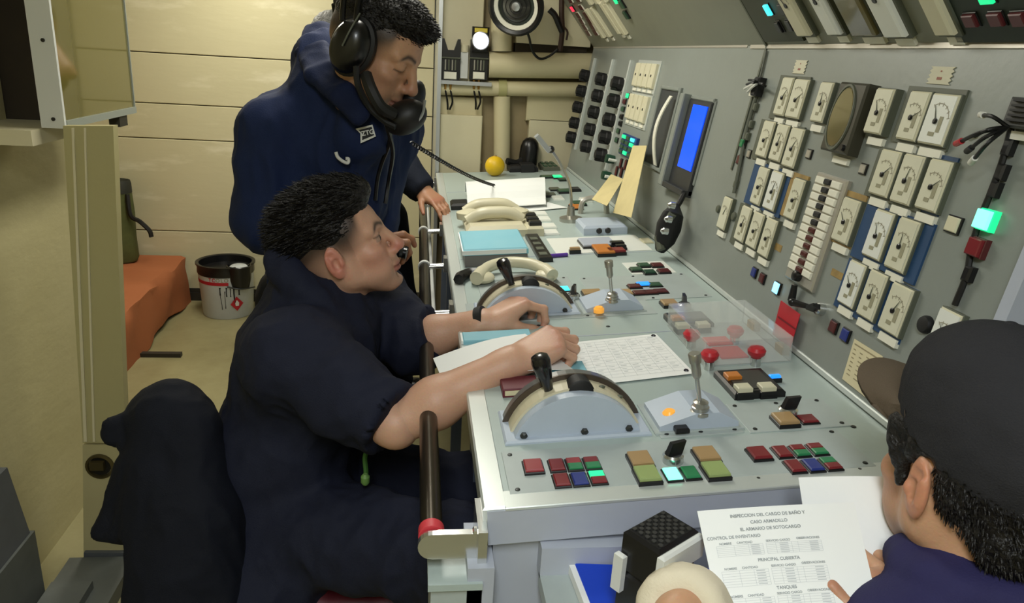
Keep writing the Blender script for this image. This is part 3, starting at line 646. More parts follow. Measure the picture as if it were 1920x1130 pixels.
# recess with a curved white telephone sheet
u0, u1, v0, v1 = PN.quad(G(1240, 166, 1276, 173, 1242, 314, 1213, 306))
mb = MB(); slab(mb, PN, u0, u1, v0, v1, -0.001, 0.003); rc = mb.build('recess', mat('recess_dark', (54, 58, 60), 0.5), con)
for a, b, c, d in ((u0-0.012, u0, v0-0.012, v1+0.012), (u1, u1+0.012, v0-0.012, v1+0.012), (u0, u1, v0-0.012, v0), (u0, u1, v1, v1+0.012)):
    mb = MB(); slab(mb, PN, a, b, c, d, 0, 0.010, 0.003); mb.build('recess_frame', M('panel_paint'), rc)
mb = MB(); pts = [PN.p(u0+0.028, v0+(v1-v0)*t, 0.010+0.030*math.sin(PI*t)) for t in np.linspace(0.02, 0.93, 14)]
vs = []; fs = []
for i, p in enumerate(pts):
    vs += [p-PN.U*0.012, p+PN.U*0.012, p+PN.U*0.012+PN.N*0.004, p-PN.U*0.012+PN.N*0.004]
    if i: fs += [tuple((i-1)*4+k for k in (0, 1))+(i*4+1, i*4), ((i-1)*4+2, (i-1)*4+3, i*4+3, i*4+2), ((i-1)*4+1, (i-1)*4+2, i*4+2, i*4+1), ((i-1)*4+3, (i-1)*4, i*4, i*4+3)]
mb.add(vs, fs); mb.build('curved_strip', M('label_white'), rc)
u0, u1, v0, v1 = PN.quad(G(1287, 186, 1328, 189, 1287, 362, 1246, 350), 0.02)
mb = MB(); slab(mb, PN, u0, u1, v0, v1, 0, 0.012, 0.003); mn = mb.build('monitor', mat('monitor_case', (44, 46, 48), 0.4), con)
for a, b, c, d, hh, mm in ((u0-0.006, u0+0.003, v0+0.03, v1+0.006, 0.006, 'panel_paint'), (u1, u1+0.035, v0-0.006, v1+0.012, 0.032, 'panel_paint'), (u0, u1, v1, v1+0.012, 0.010, 'panel_paint'), (u0, u1, v0-0.006, v0+0.012, 0.030, 'monitor_case')):
    mb = MB(); slab(mb, PN, a, b, c, d, 0.0, hh, 0.003); mb.build('monitor_bezel', M(mm), mn)
s0, s1, s2, s3 = PN.quad(G(1299, 195, 1327, 200, 1296, 321, 1272, 313), 0.013)
mb = MB(); slab(mb, PN, s0, s1, s2, s3, 0.012, 0.0145); mb.build('screen', M('screen_blue'), mn)

# ---- overhead strip meters and lamp boards
def ogauge(pts, h=0.02, kind='cream', lab=True):
    u0, u1, v0, v1 = OV.quad(pts, h); v1 = max(v1, v0+0.16)
    mb = MB(); slab(mb, OV, u0-0.006, u1+0.006, v0-0.006, v1+0.006, 0, 0.010); g = mb.build('overhead_gauge', M('gauge_frame'), con)
    mb = MB(); slab(mb, OV, u0, u1, v0, v1, 0.010, h, 0.004); mb.build('gauge_face', M('gauge_cream') if kind == 'cream' else M('dial_white'), g)
    cu, cv = (u0+u1)/2, v0+0.075
    mb = MB(); lathe(mb, OV.p(cu, cv, h), OV.N, [(0.006, 0), (0.005, 0.002)], 10); mb.build('needle_hub', M('black_plastic'), g)
    mb = MB(); prism(mb, [OV.p(cu-0.001, cv, h+0.001), OV.p(cu+0.015, cv+0.05, h+0.001), OV.p(cu+0.001, cv, h+0.001)], OV.N*0.001); mb.build('needle', M('black_plastic'), g)
    if lab: mb = MB(); slab(mb, OV, u0+0.004, u1-0.004, v0-0.024, v0-0.009, 0, 0.006); mb.build('label_strip', M('label_white'), g)
q4 = lambda xt0, xt1, xb0, xb1, yb, yt=0: G(xt0, yt, xt1, yt, xb1, yb, xb0, yb)
def oquad(pts, h=0.02):
    a = [OV.px(x, y, h) for x, y in pts]; return a
def ometer(xb0, xb1, yb, **k):
    a = OV.px(xb0, yb, 0.02); b = OV.px(xb1, yb, 0.02); L = OV
    u0, u1 = sorted((a[0], b[0])); v0 = (a[1]+b[1])/2
    h = k.get('h', 0.02); kind = k.get('kind', 'cream')
    mb = MB(); slab(mb, OV, u0-0.006, u1+0.006, v0-0.006, v0+0.21, 0, 0.010); g = mb.build('overhead_gauge', M('gauge_frame'), con)
    mb = MB(); slab(mb, OV, u0, u1, v0, v0+0.20, 0.010, h, 0.004); mb.build('gauge_face', M('gauge_cream') if kind == 'cream' else M('dial_white') if kind == 'white' else M('scope_glass'), g)
    cu, cv = (u0+u1)/2, v0+0.075
    if kind != 'glass':
        mb = MB(); lathe(mb, OV.p(cu, cv, h), OV.N, [(0.006, 0), (0.005, 0.002)], 10); mb.build('needle_hub', M('black_plastic'), g)
        mb = MB(); prism(mb, [OV.p(cu-0.0012, cv, h+0.001), OV.p(cu+0.015, cv+0.05, h+0.001), OV.p(cu+0.0012, cv, h+0.001)], OV.N*0.001); mb.build('needle', M('black_plastic'), g)
        arc_print(OV, cu, cv, 0.35*(u1-u0), h+0.0006, g, up=-1)
    mb = MB(); slab(mb, OV, u0+0.004, u1-0.004, v0-0.024, v0-0.010, 0, 0.006); mb.build('label_strip', M('label_white'), g)
for xa, xb, yb, k in ((1494, 1517, 70, 'cream'), (1551, 1574, 68, 'white'), (1597, 1640, 70, 'glass'), (1657, 1695, 73, 'white'), (1752, 1786, 70, 'cream')): ometer(xa, xb, yb, kind=k)
def oboard(xa, xb, yb, name, m, length=0.22):
    a = OV.px(xa, yb); b = OV.px(xb, yb); u0, u1 = sorted((a[0], b[0])); v0 = min(a[1], b[1])
    mb = MB(); slab(mb, OV, u0, u1, v0, v0+length, 0, 0.006); return mb.build(name, m, con), u0, u1, v0
bd, *_ = oboard(1437, 1512, 74, 'lamp_board', mat('board_olive', (58, 62, 46), 0.5))
for x, y, m in ((1437, 21, 'lit_cyan'), (1464, 20, 'black_plastic'), (1458, 53, 'black_plastic'), (1478, 50, 'black_plastic')): button(OV, x, y, 0.018, 0.026, m, prot=0.014, parent=bd)
bd, *_ = oboard(1800, 1990, 72, 'lamp_board', mat('board_green', (30, 42, 30), 0.5))
for x, y, m in ((1843, -2, 'lit_green'), (1815, 42, 'btn_dim_red'), (1863, 40, 'btn_dim_red'), (1905, 40, 'btn_dim_red')): button(OV, x, y, 0.024, 0.020, m, prot=0.014, parent=bd)
# far overhead: red annunciator grid, white strips
for r in range(4):
    for c in range(2):
        x, y = 1083+r*6+c*14, 30+r*11-c*1
        button(OV, x, y, 0.05, 0.028, 'btn_dim_red', prot=0.008, rim='label_white')
for x, y in ((1068, 2), (1082, 0), (1088, 15)): button(OV, x, y, 0.05, 0.024, 'btn_dim_red', prot=0.008, rim='label_white')
button(OV, 1072, 18, 0.04, 0.024, 'lit_red', prot=0.010)
for i, (xb, yb) in enumerate(((1131, 72), (1142, 70), (1161, 64), (1171, 66))):
    a = OV.px(xb, yb, 0.012); mb = MB(); slab(mb, OV, a[0]-0.022, a[0]+0.018, a[1], a[1]+0.14, 0, 0.014, 0.003); g = mb.build('strip_meter', M('gauge_cream'), con)
    mb = MB(); slab(mb, OV, a[0]-0.018, a[0]+0.012, a[1]-0.022, a[1]-0.008, 0, 0.005); mb.build('label_strip', M('label_white'), g)
for i, (xb, yb) in enumerate(((1108, 10), (1120, 8), (1134, 6))):
    a = OV.px(xb, yb, 0.012); mb = MB(); slab(mb, OV, a[0]-0.022, a[0]+0.018, a[1], a[1]+0.14, 0, 0.014, 0.003); mb.build('strip_meter', M('gauge_cream'), con)
for x, y, m in ((1152, 1, 'lit_green'), (1164, 10, 'btn_dim_green'), (1172, 30, 'dark_green')): button(OV, x, y, 0.035, 0.03, m, prot=0.010)
# ================================================================== controls on the desk
def seg_poly(F, u, vc, w, h, grow=0.0, n=22):
    R = (w*w/4+h*h)/(2*h); cz = h-R; R += grow; a0 = math.asin(max(-1, min(1, -cz/R)))
    return [F.p(u, vc+R*math.cos(a), cz+R*math.sin(a)) for a in np.linspace(a0, PI-a0, n)]
def throttle(pl, pr, top, grip0, grip1, depth=0.085):
    ul, vl = D.px(*pl); ur, vr = D.px(*pr); u = (ul+ur)/2; w = vr-vl; vc = (vl+vr)/2
    # height of the front plate above the desk: solve along the vertical plane of its face
    h = (on_plane(top[0], top[1], 1, u)-D.p(u, vc)).dot(D.N)
    mb = MB(); slab(mb, D, u-0.012, u+depth+0.012, vl-0.014, vr+0.014, 0, 0.006, 0.003); th = mb.build('throttle_quadrant', M('blue_paint'), con)
    mb = MB(); prism(mb, seg_poly(D, u, vc, w, h), D.U*0.020); mb.build('front_plate', M('blue_paint'), th)
    mb = MB(); prism(mb, seg_poly(D, u+0.020, vc, w, h, 0.004), D.U*0.034); mb.build('scale_band', mat('band_cream', (206, 198, 170), 0.4), th)
    mb = MB(); prism(mb, seg_poly(D, u+0.054, vc, w, h, 0.010), D.U*0.024); mb.build('rear_rim', mat('rim_grey', (134, 134, 132), 0.3, metal=0.5), th)
    mb = MB(); prism(mb, seg_poly(D, u+0.0535, vc, w, h, 0.0125), D.U*0.004); mb.build('rim_edge', mat('rim_dark', (84, 74, 66), 0.35, metal=0.5), th)
    R = (w*w/4+h*h)/(2*h)
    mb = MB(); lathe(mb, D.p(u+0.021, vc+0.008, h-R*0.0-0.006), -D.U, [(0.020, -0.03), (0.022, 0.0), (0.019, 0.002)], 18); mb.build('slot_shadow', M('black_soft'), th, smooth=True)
    for i, s in enumerate((-0.42, 0.05, 0.40)):
        mb = MB(); lathe(mb, D.p(u-0.001, vc+w*s, 0.010), -D.U, [(0.006, 0), (0.006, 0.003), (0.003, 0.005)], 6); mb.build('bolt', M('screw'), th)
    for i in range(5):
        a = PI*(0.22+0.05*i); q_ = D.p(u+0.036, vc+(R+0.0045)*math.cos(a), h-R+(R+0.0045)*math.sin(a))
        if i in (1, 3): mb = MB(); ball(mb, q_, (0.006, 0.004, 0.003), 8, 5); mb.build('scale_mark', M('gauge_frame'), th)
    p0 = on_plane(grip0[0], grip0[1], 1, u+0.037); p1 = on_plane(grip1[0], grip1[1], 1, u+0.037); d = p1-p0; L = np.linalg.norm(d)
    mb = MB(); tube(mb, p0-d*0.5, p0+d*0.3, 0.006, n=12); lv = mb.build('lever', M('black_plastic'), th, smooth=True)
    mb = MB(); lathe(mb, p0, d/L, [(0.0075, 0), (0.0085, 0.06*L), (0.0085, L*0.12), (0.0075, L*0.2), (0.010, L*0.4), (0.0145, L*0.68), (0.0158, L*0.84), (0.0135, L*0.95), (0.007, L*1.0)], 20); mb.build('grip', mat('grip_black', (22, 22, 24), 0.22, coat=0.3), lv, smooth=True)
    return u, w, h
throttle((962, 826), (1203, 812), (1085, 742), (1033, 744), (1010, 664))
throttle((905, 596), (1076, 588), (992, 540), (963, 542), (940, 485))
def wedge_lever(pl, pr, base, tip, lamp, win, flip=1):
    ul, vl = D.px(*pl); ur, vr = D.px(*pr); u = (ul+ur)/2
    mb = MB()
    prof = [(vl, 0.004), (vl, 0.012), (vl+(vr-vl)*0.45, 0.030), (vl+(vr-vl)*0.75, 0.030), (vr, 0.012), (vr, 0.004)]
    prism(mb, [D.p(u-0.008, v, h) for v, h in prof], D.U*0.085); wd = mb.build('lever_housing', M('blue_paint'), con)
    mb = MB(); slab(mb, D, u-0.014, u+0.09, vl-0.008, vr+0.008, 0, 0.004, 0.001); mb.build('housing_plate', M('plate_paint'), wd)
    b0 = D.p(*D.px(*base, 0.03), 0.03); ub = D.px(*base, 0.03)[0]
    mb = MB(); lathe(mb, b0-D.N*0.006, D.N, [(0.016, 0), (0.016, 0.005), (0.013, 0.006), (0.014, 0.012), (0.012, 0.013), (0.012, 0.020), (0.007, 0.023)], 18); mb.build('lever_base', M('steel'), wd, smooth=True)
    t1 = on_plane(*tip, 1, ub); d = t1-b0; d /= np.linalg.norm(d)
    mb = MB(); tube(mb, b0, t1, 0.0038, n=12); mb.build('lever_rod', M('chrome'), wd, smooth=True)
    mb = MB(); L = np.linalg.norm(t1-b0); lathe(mb, t1-d*L*0.42, d, [(0.005, 0), (0.0075, L*0.06), (0.0075, L*0.27), (0.0095, L*0.28), (0.0100, L*0.42), (0.009, L*0.44)], 16); mb.build('lever_knob', M('steel'), wd, smooth=True)
    if lamp:
        u_, v_ = D.px(*lamp, 0.02); mb = MB(); lathe(mb, D.p(u_, v_, 0.010), D.N, [(0.012, 0), (0.012, 0.008), (0.008, 0.013)], 16); mb.build('amber_lamp', M('lit_amber'), wd, smooth=True)
    if win:
        u_, v_ = D.px(*win, 0.016); mb = MB(); slab(mb, D, u_-0.011, u_+0.011, v_-0.011, v_+0.011, 0.006, 0.0135, 0.002); mb.build('window', M('black_plastic'), wd)
wedge_lever((1232, 806), (1382, 800), (1313, 768), (1302, 664), (1256, 772), (1277, 795))
wedge_lever((1098, 586), (1204, 582), (1148, 560), (1141, 490), (1123, 577), None)

# control plates let into the desk
def plate(pts, name='control_plate', m='plate_paint', screws=True):
    u0, u1, v0, v1 = D.quad(pts); mb = MB(); slab(mb, D, u0, u1, v0, v1, 0, 0.0018, 0.0008); o = mb.build(name, M(m), con)
    if screws:
        for u in (u0+0.01, u1-0.01):
            for v in (v0+0.012, (v0+v1)/2, v1-0.012):
                mb = MB(); lathe(mb, D.p(u, v, 0.0018), D.N, [(0.0038, 0), (0.0034, 0.0012), (0.0015, 0.0016)], 10); mb.build('screw', M('screw'), o)
    return u0, u1, v0, v1
plate(G(945, 848, 1570, 805, 1640, 875, 950, 930))
plate(G(1372, 760, 1530, 745, 1605, 800, 1395, 812)); plate(G(1225, 762, 1355, 752, 1385, 812, 1215, 824))
plate(G(905, 525, 1085, 520, 1090, 597, 900, 606)); plate(G(1090, 522, 1290, 512, 1330, 560, 1110, 565)); plate(G(875, 545, 1225, 580, 1235, 590, 870, 606), screws=False)
B = lambda x, y, m, m2=None, w=0.029, h=0.0205, p=0.008: button(D, x, y, w, h, m, m2, p, rim=m if m in ('dial_white', 'gauge_cream') else 'black_plastic')
B(1000, 869, 'btn_red2', w=0.031, h=0.026, p=0.010); B(1044, 868, 'btn_red'); B(1077, 866, 'btn_red2', 'btn_green'); B(1110, 864, 'btn_red', 'btn_green')
B(1053, 896, 'btn_red'); B(1087, 894, 'btn_blue'); B(1121, 891, 'lit_green', 'btn_red')
for x, y, m in ((1201, 855, 'btn_tan'), (1214, 883, 'btn_lime'), (1325, 846, 'btn_tan'), (1342, 875, 'btn_lime')): B(x, y, m, w=0.035, h=0.031, p=0.013)
B(1261, 885, 'lit_mint'); B(1295, 882, 'btn_green')
B(1424, 845, 'btn_red', w=0.031, h=0.027, p=0.010); B(1467, 843, 'btn_red'); B(1500, 841, 'btn_red', 'btn_green'); B(1533, 838, 'btn_red', 'btn_green')
B(1491, 870, 'btn_red'); B(1525, 868, 'btn_blue'); B(1558, 865, 'btn_green', 'btn_red')
B(1473, 780, 'btn_tan', w=0.034, h=0.032, p=0.014); B(1515, 782, 'btn_red', w=0.024, h=0.026)
rotary(D, 1262, 853, 0.0155, 1.3); rotary(D, 1478, 766, 0.0155, 1.5); rotary(D, 1075, 552, 0.0155, 0.4); rotary(D, 1283, 570, 0.0165, 0.2)
# far switch group
B(1057, 539, 'lit_cyan', w=0.030, h=0.026); B(1110, 545, 'btn_tan', w=0.036, h=0.045, p=0.012); B(1173, 545, 'btn_tan', w=0.036, h=0.030, p=0.010)
for x, y, m in ((1190, 534, 'btn_dim_red'), (1207, 530, 'lit_blue'), (1228, 531, 'btn_dim_green'), (1200, 546, 'btn_dim_red'), (1219, 545, 'btn_dim_red'), (1239, 543, 'btn_dim_red')): B(x, y, m, w=0.026, h=0.032)
B(1255, 564, 'btn_tan', w=0.034, h=0.034, p=0.012)
plate(G(1170, 494, 1247, 489, 1266, 513, 1182, 514), 'white_switch_plate', 'dial_white', False)
for x, y, m in ((1193, 502, 'btn_dim_green'), (1207, 494, 'btn_dim_green'), (1218, 507, 'dark_green'), (1232, 494, 'btn_dim_red'), (1245, 505, 'btn_dim_red')): B(x, y, m, w=0.028, h=0.030, p=0.010)
# black keypad boards
def blackboard(pts, cells):
    u0, u1, v0, v1 = D.quad(pts, 0.01); mb = MB(); slab(mb, D, u0, u1, v0, v1, 0, 0.014, 0.004); o = mb.build('black_switch_board', M('black_plastic'), con)
    mb = MB(); slab(mb, D, u0+0.012, u1-0.012, v0+0.012, v1-0.012, 0.014, 0.015); mb.build('board_face', mat('board_grey', (58, 58, 54), 0.45), o)
    for x, y, m in cells: button(D, x, y, 0.022, 0.026, m, prot=0.022, parent=o)
blackboard(G(1342, 697, 1429, 691, 1471, 734, 1375, 741), ((1374, 700, 'btn_orange'), (1394, 722, 'btn_cream'), (1438, 720, 'btn_cream')))
blackboard(G(1247, 589, 1317, 584, 1337, 606, 1262, 611), ((1271, 592, 'btn_orange'), (1280, 606, 'btn_cream'), (1318, 604, 'btn_cream')))
B(1453, 702, 'lit_blue', w=0.008, h=0.02, p=0.014)
# emergency mushroom buttons under a clear cover
def mushroom(x, y, parent, s=1.0):
    u, v = D.px(x, y, 0.03); mb = MB(); lathe(mb, D.p(u, v, 0), D.N, [(0.012*s, 0), (0.012*s, 0.016)], 16); k = mb.build('emergency_button', M('chrome'), parent, smooth=True)
    mb = MB(); lathe(mb, D.p(u, v, 0.016), D.N, [(0.010*s, 0), (0.020*s, 0.008), (0.0215*s, 0.015), (0.016*s, 0.021), (0.006*s, 0.023)], 18); mb.build('button_head', M('red_plastic'), k, smooth=True)
u0, u1, v0, v1 = D.quad(G(1262, 612, 1392, 602, 1478, 676, 1312, 692))
mb = MB(); slab(mb, D, u0, u1, v0, v1, 0, 0.002); ep = mb.build('emergency_plate', M('plate_paint'), con)
mushroom(1331, 664, ep, 0.8); mushroom(1419, 657, ep, 0.8); mushroom(1297, 626, ep, 0.8); mushroom(1379, 619, ep, 0.8)
for pts in (G(1340, 655, 1388, 652, 1397, 672, 1347, 676), G(1318, 637, 1362, 634, 1372, 648, 1327, 651)):
    a0, a1, b0_, b1_ = D.quad(pts); mb = MB(); slab(mb, D, a0, a1, b0_, b1_, 0.002, 0.006, 0.001); mb.build('red_label_plate', mat('label_red', (210, 62, 58), 0.4), ep)
cv_ = MB(); hh = 0.052
clear = mat('clear_acrylic', (222, 226, 224), 0.12, alpha=0.22)
for a in ((u0, u1, v0, v1, hh-0.002, hh), (u0, u0+0.003, v0, v1, 0.002, hh-0.002), (u1-0.003, u1, v0, v1, 0.002, hh-0.002), (u0+0.003, u1-0.003, v0, v0+0.003, 0.002, hh-0.002), (u0+0.003, u1-0.003, v1-0.003, v1, 0.002, hh-0.002)):
    cv_ = MB(); slab(cv_, D, *a); cv_.build('clear_cover', clear, ep)
for s in (0, 1):
    mb = MB(); slab(mb, D, u0+0.03+s*(u1-u0-0.09), u0+0.06+s*(u1-u0-0.09), v1-0.004, v1+0.012, 0.0, 0.02, 0.003); mb.build('cover_hinge', M('tan_tape'), ep)
# screws
for x, y in ((964, 918), (967, 853), (1168, 878), (1422, 897), (1612, 880), (1356, 838), (1545, 822), (1436, 768), (1545, 790), (1600, 800), (1010, 610), (1140, 612), (1180, 888)): screw(D, x, y, 0.0045)
# desk joints
for a in (G(872, 640, 1300, 615, 1303, 618, 872, 643), G(850, 478, 1230, 470, 1231, 472, 850, 480), G(835, 357, 1090, 352, 1090, 353, 835, 358)):
    u0_, u1_, v0_, v1_ = D.quad(a); mb = MB(); slab(mb, D, u0_, u0_+0.003, 0.03, DW-0.02, 0, 0.0008); mb.build('desk_seam', M('body_paint'), con)
# white instrument plate in the middle distance
u0, u1, v0, v1 = plate(G(1029, 449, 1188, 440, 1224, 468, 1040, 478), 'instrument_plate', 'dial_white', False)
for x, y, w, h, m, p in ((1119, 451, 0.09, 0.10, 'body_paint', 0.014), (1131, 464, 0.09, 0.05, 'btn_orange', 0.016), (1155, 466, 0.04, 0.05, 'btn_red', 0.016), (1157, 452, 0.025, 0.04, 'black_plastic', 0.02), (1164, 458, 0.02, 0.03, 'black_plastic', 0.018), (1078, 463, 0.012, 0.03, 'btn_tan', 0.02), (1212, 449, 0.05, 0.03, 'gauge_cream', 0.006)): B(x, y, m, w=w, h=h, p=p)
for x, y in ((1016, 408), (1026, 421), (1030, 433), (1010, 398)): B(x, y, 'dial_white', w=0.055, h=0.055, p=0.008)
# grey instrument box, green lamps and small fittings at the far end
u0, u1, v0, v1 = D.quad(G(1088, 413, 1166, 410, 1168, 428, 1085, 430), 0.02)
mb = MB(); slab(mb, D, u0, u1, v0, v1, 0, 0.03, 0.008); gb = mb.build('grey_instrument_box', M('blue_paint'), con)
for i in range(2): mb = MB(); lathe(mb, D.p(u0-0.001, v0+(v1-v0)*(0.35+0.2*i), 0.014), -D.U, [(0.010, 0), (0.008, 0.006)], 10); mb.build('dark_knob', M('black_plastic'), gb)
for x, y, w, h, m, p in ((1045, 329, 0.05, 0.04, 'lit_green', 0.012), (1026, 329, 0.05, 0.06, 'btn_dim_green', 0.01), (1056, 334, 0.05, 0.04, 'btn_dim_green', 0.01),
                         (1085, 378, 0.06, 0.05, 'btn_dim_green', 0.012), (1080, 385, 0.08, 0.04, 'btn_orange', 0.010), (1098, 372, 0.06, 0.04, 'dial_white', 0.012), (1046, 369, 0.07, 0.04, 'dial_white', 0.008), (1058, 355, 0.05, 0.05, 'btn_dim_green', 0.014), (1078, 352, 0.06, 0.04, 'black_plastic', 0.012), (1029, 362, 0.04, 0.05, 'gauge_frame', 0.014), (1040, 352, 0.05, 0.04, 'gauge_frame', 0.01)): B(x, y, m, w=w, h=h, p=p)
u0, u1, v0, v1 = D.quad(G(1008, 301, 1035, 299, 1044, 316, 1014, 318), 0.01)
mb = MB(); slab(mb, D, u0, u1, v0, v1, 0, 0.018, 0.003); kp = mb.build('keypad', M('gauge_frame'), con)
for i in range(3):
    for j in range(3): mb = MB(); a = u0+(u1-u0)*(0.1+0.3*i); b = v0+(v1-v0)*(0.1+0.3*j); slab(mb, D, a, a+(u1-u0)*0.2, b, b+(v1-v0)*0.2, 0.018, 0.023, 0.002); mb.build('key', M('btn_dim_green'), kp)
# grab bow in cream tube by the grey box
a, b = D.px(1088, 400), D.px(1138, 400)
mb = MB(); path(mb, spline([D.p(a[0], a[1], 0), D.p(a[0], a[1]+0.01, 0.045), D.p(a[0], (a[1]+b[1])/2, 0.055), D.p(b[0], b[1]-0.01, 0.045), D.p(b[0], b[1], 0)], 6), 0.010, 8); mb.build('guard_bow', M('brushed'), con, smooth=True)
# far cream rail fitting with a black stud
a, b = D.px(858, 308), D.px(905, 305)
pts = [D.p(a[0]+0.10*math.sin(t), (a[1]+b[1])/2+0.075*math.cos(t), 0.02) for t in np.linspace(0, 2*PI, 20)[:-1]]
mb = MB(); path(mb, pts, 0.014, 8, closed=True); gr = mb.build('oval_grab_ring', M('pale_cream'), con, smooth=True)
u, v = D.px(873, 304, 0.03); mb = MB(); lathe(mb, D.p(u, v, 0.0), D.N, [(0.012, 0), (0.012, 0.03), (0.016, 0.03), (0.016, 0.055)], 12); mb.build('black_stud', M('black_plastic'), gr, smooth=True)

# ================================================================== loose things on the desk
mat('paper', (238, 240, 238), 0.7); mat('paper_print', (150, 156, 158), 0.7); mat('grid_print', (204, 210, 210), 0.7); mat('yellow_paper', (216, 200, 146), 0.7, var=0.15, scale=10); mat('cream_paper', (214, 204, 168), 0.7)
mat('cyan_cover', (128, 188, 204), 0.45, var=0.2, scale=10, rgb2=(168, 206, 214)); mat('phone_cream', (206, 200, 172), 0.35)
def sheet(F, quad_px, h, label, name='paper_sheet', m='paper', curl=None, rows=None, cat='paper', thick=0.0008, group=None, nu=8, cols=((0.08, 0.92),)):
    """a sheet lying on a plane: quad TL TR BR BL in pixels; curl(s,t) lifts it"""
    q_ = [np.array(F.px(x, y, h)) for x, y in quad_px]
    def pt(s, t, dh=0.0):
        a = q_[0]*(1-s)+q_[1]*s; b = q_[3]*(1-s)+q_[2]*s; w = a*(1-t)+b*t
        return F.p(w[0], w[1], h+dh+(curl(s, t) if curl else 0))
    mb = MB(); n = nu; vs = []; fs = []
    for dh in (0, thick):
        for i in range(n+1):
            for j in range(n+1): vs.append(pt(i/n, j/n, dh))
    K = (n+1)**2
    for i in range(n):
        for j in range(n):
            a = i*(n+1)+j; b = a+1; c = a+n+2; d = a+n+1; fs += [(a, b, c, d), (K+a, K+d, K+c, K+b)]
    for i in range(n):
        for a, b in ((i*(n+1), (i+1)*(n+1)), (i*(n+1)+n, (i+1)*(n+1)+n), (i, i+1), (n*(n+1)+i, n*(n+1)+i+1)): fs.append((a, b, K+b, K+a))
    mb.add(vs, fs); o = mb.build(name, M(m), None, smooth=False, label=label, cat=cat, group=group)
    if rows:
        pb = MB()
        for (s0, s1, t0, t1) in rows:
            k = max(1, int(abs(s1-s0)*8))
            for i in range(k):
                a, b = s0+(s1-s0)*i/k, s0+(s1-s0)*(i+1)/k
                pb.add([pt(a, t0, thick+0.0004), pt(b, t0, thick+0.0004), pt(b, t1, thick+0.0004), pt(a, t1, thick+0.0004)], [(0, 1, 2, 3)])
        pb.build('printed_lines', M('grid_print'), o)
    return o, pt
grid = [(0.04, 0.96, 0.06+0.065*i, 0.064+0.065*i) for i in range(14)]+[(0.04+0.115*j, 0.043+0.115*j, 0.06, 0.92) for j in range(9)]
rng = random.Random(3)
grid += [(0.06+0.115*j, 0.06+0.115*j+rng.uniform(0.03, 0.07), 0.085+0.065*i, 0.095+0.065*i) for i in range(12) for j in range(8) if rng.random() < 0.6]
o, pt = sheet(D, G(1066, 643, 1230, 626, 1302, 700, 1095, 724), 0.003, 'white printed log sheet pinned flat on the desk by both hands', 'log_sheet', rows=grid)
for s, t in ((0.04, 0.05), (0.95, 0.05), (0.95, 0.93)):
    mb = MB(); lathe(mb, pt(s, t, 0.001), D.N, [(0.005, 0), (0.004, 0.002)], 10); mb.build('pin', M('black_plastic'), o)
sheet(D, G(985, 636, 1064, 640, 1100, 706, 1020, 712), 0.004, 'blank white sheet half under the fist of the seated man', 'paper_sheet', curl=lambda s, t: 0.003*math.sin(PI*s))
sheet(D, G(812, 672, 985, 632, 1075, 700, 832, 718), 0.012, 'white open notebook page jutting over the aisle edge of the desk', 'notebook_page', curl=lambda s, t: 0.012*math.sin(PI*s*0.8))
u0, u1, v0, v1 = D.quad(G(1010, 695, 1092, 686, 1100, 708, 1015, 716))
mb = MB(); slab(mb, D, u0, u1, v0, v1, 0.001, 0.014, 0.002); mb.build('blue_notebook', M('cyan_cover'), label='pale blue notebook poking out under the fist beside the near lever', cat='notebook')
u0, u1, v0, v1 = D.quad(G(866, 632, 990, 622, 1000, 640, 870, 648))
mb = MB(); slab(mb, D, u0, u1, v0, v1, 0.001, 0.010, 0.002); bb = mb.build('blue_folder', M('cyan_cover'), label='pale blue folder lying beneath the white notebook page', cat='folder')
mb = MB(); slab(mb, D, u0+0.002, u1-0.002, v0-0.004, v0, 0.002, 0.009); mb.build('pages', M('paper'), bb)
u0, u1, v0, v1 = D.quad(G(940, 722, 1010, 716, 1005, 740, 940, 748))
mb = MB(); slab(mb, D, u0, u1, v0, v1, 0.0005, 0.016, 0.002); bk = mb.build('dark_red_book', mat('maroon_cover', (96, 30, 44), 0.5), label='dark red bound book behind the near throttle quadrant', cat='book')
mb = MB(); slab(mb, D, u0-0.001, u1-0.004, v0+0.004, v1+0.001, 0.004, 0.013); mb.build('pages', M('cream_paper'), bk)
# curled white register beyond the telephone
o, pt = sheet(D, G(872, 362, 1020, 353, 1024, 386, 878, 396), 0.010, 'white curled open register beyond the cream telephone', 'register', cat='book', curl=lambda s, t: 0.060*math.sin(PI*min(1, t*1.3))**0.7+0.006, thick=0.003, nu=12)
mb = MB(); p_ = pt(0.35, 0.93, 0.006); ball(mb, p_, (0.022, 0.02, 0.008), 10, 6); mb.build('black_clip', M('black_plastic'), o)
sheet(D, G(960, 386, 1023, 378, 1064, 389, 990, 396), 0.004, 'loose white page under the right edge of the curled register', 'loose_page')
# cream telephone
u0, u1, v0, v1 = D.quad(G(872, 396, 972, 392, 985, 432, 866, 436), 0.02)
ph_ = empty('cream_telephone', D.p((u0+u1)/2, (v0+v1)/2), 'cream desk telephone with its handset on, behind the blue binder', 'telephone')
mb = MB(); slab(mb, D, u0, u1, v0, v1, 0.0005, 0.036, 0.014); mb.build('base', M('phone_cream'), ph_)
for k, uu in enumerate((0.28, 0.72)):
    mb = MB(); a = u0+(u1-u0)*uu; path(mb, spline([D.p(a, v0+0.01, 0.035), D.p(a, v0+0.05, 0.058), D.p(a, (v0+v1)/2, 0.062), D.p(a, v1-0.05, 0.058), D.p(a, v1-0.01, 0.035)], 8), 0.021, 10); mb.build('handset_grip', M('phone_cream'), ph_, smooth=True)
for v in (v0+0.018, v1-0.018):
    mb = MB(); lathe(mb, D.p((u0+u1)/2, v, 0.03), D.N, [(0.04, 0), (0.042, 0.01), (0.042, 0.022), (0.02, 0.030)], 18); mb.build('handset_cup', M('phone_cream'), ph_, smooth=True)
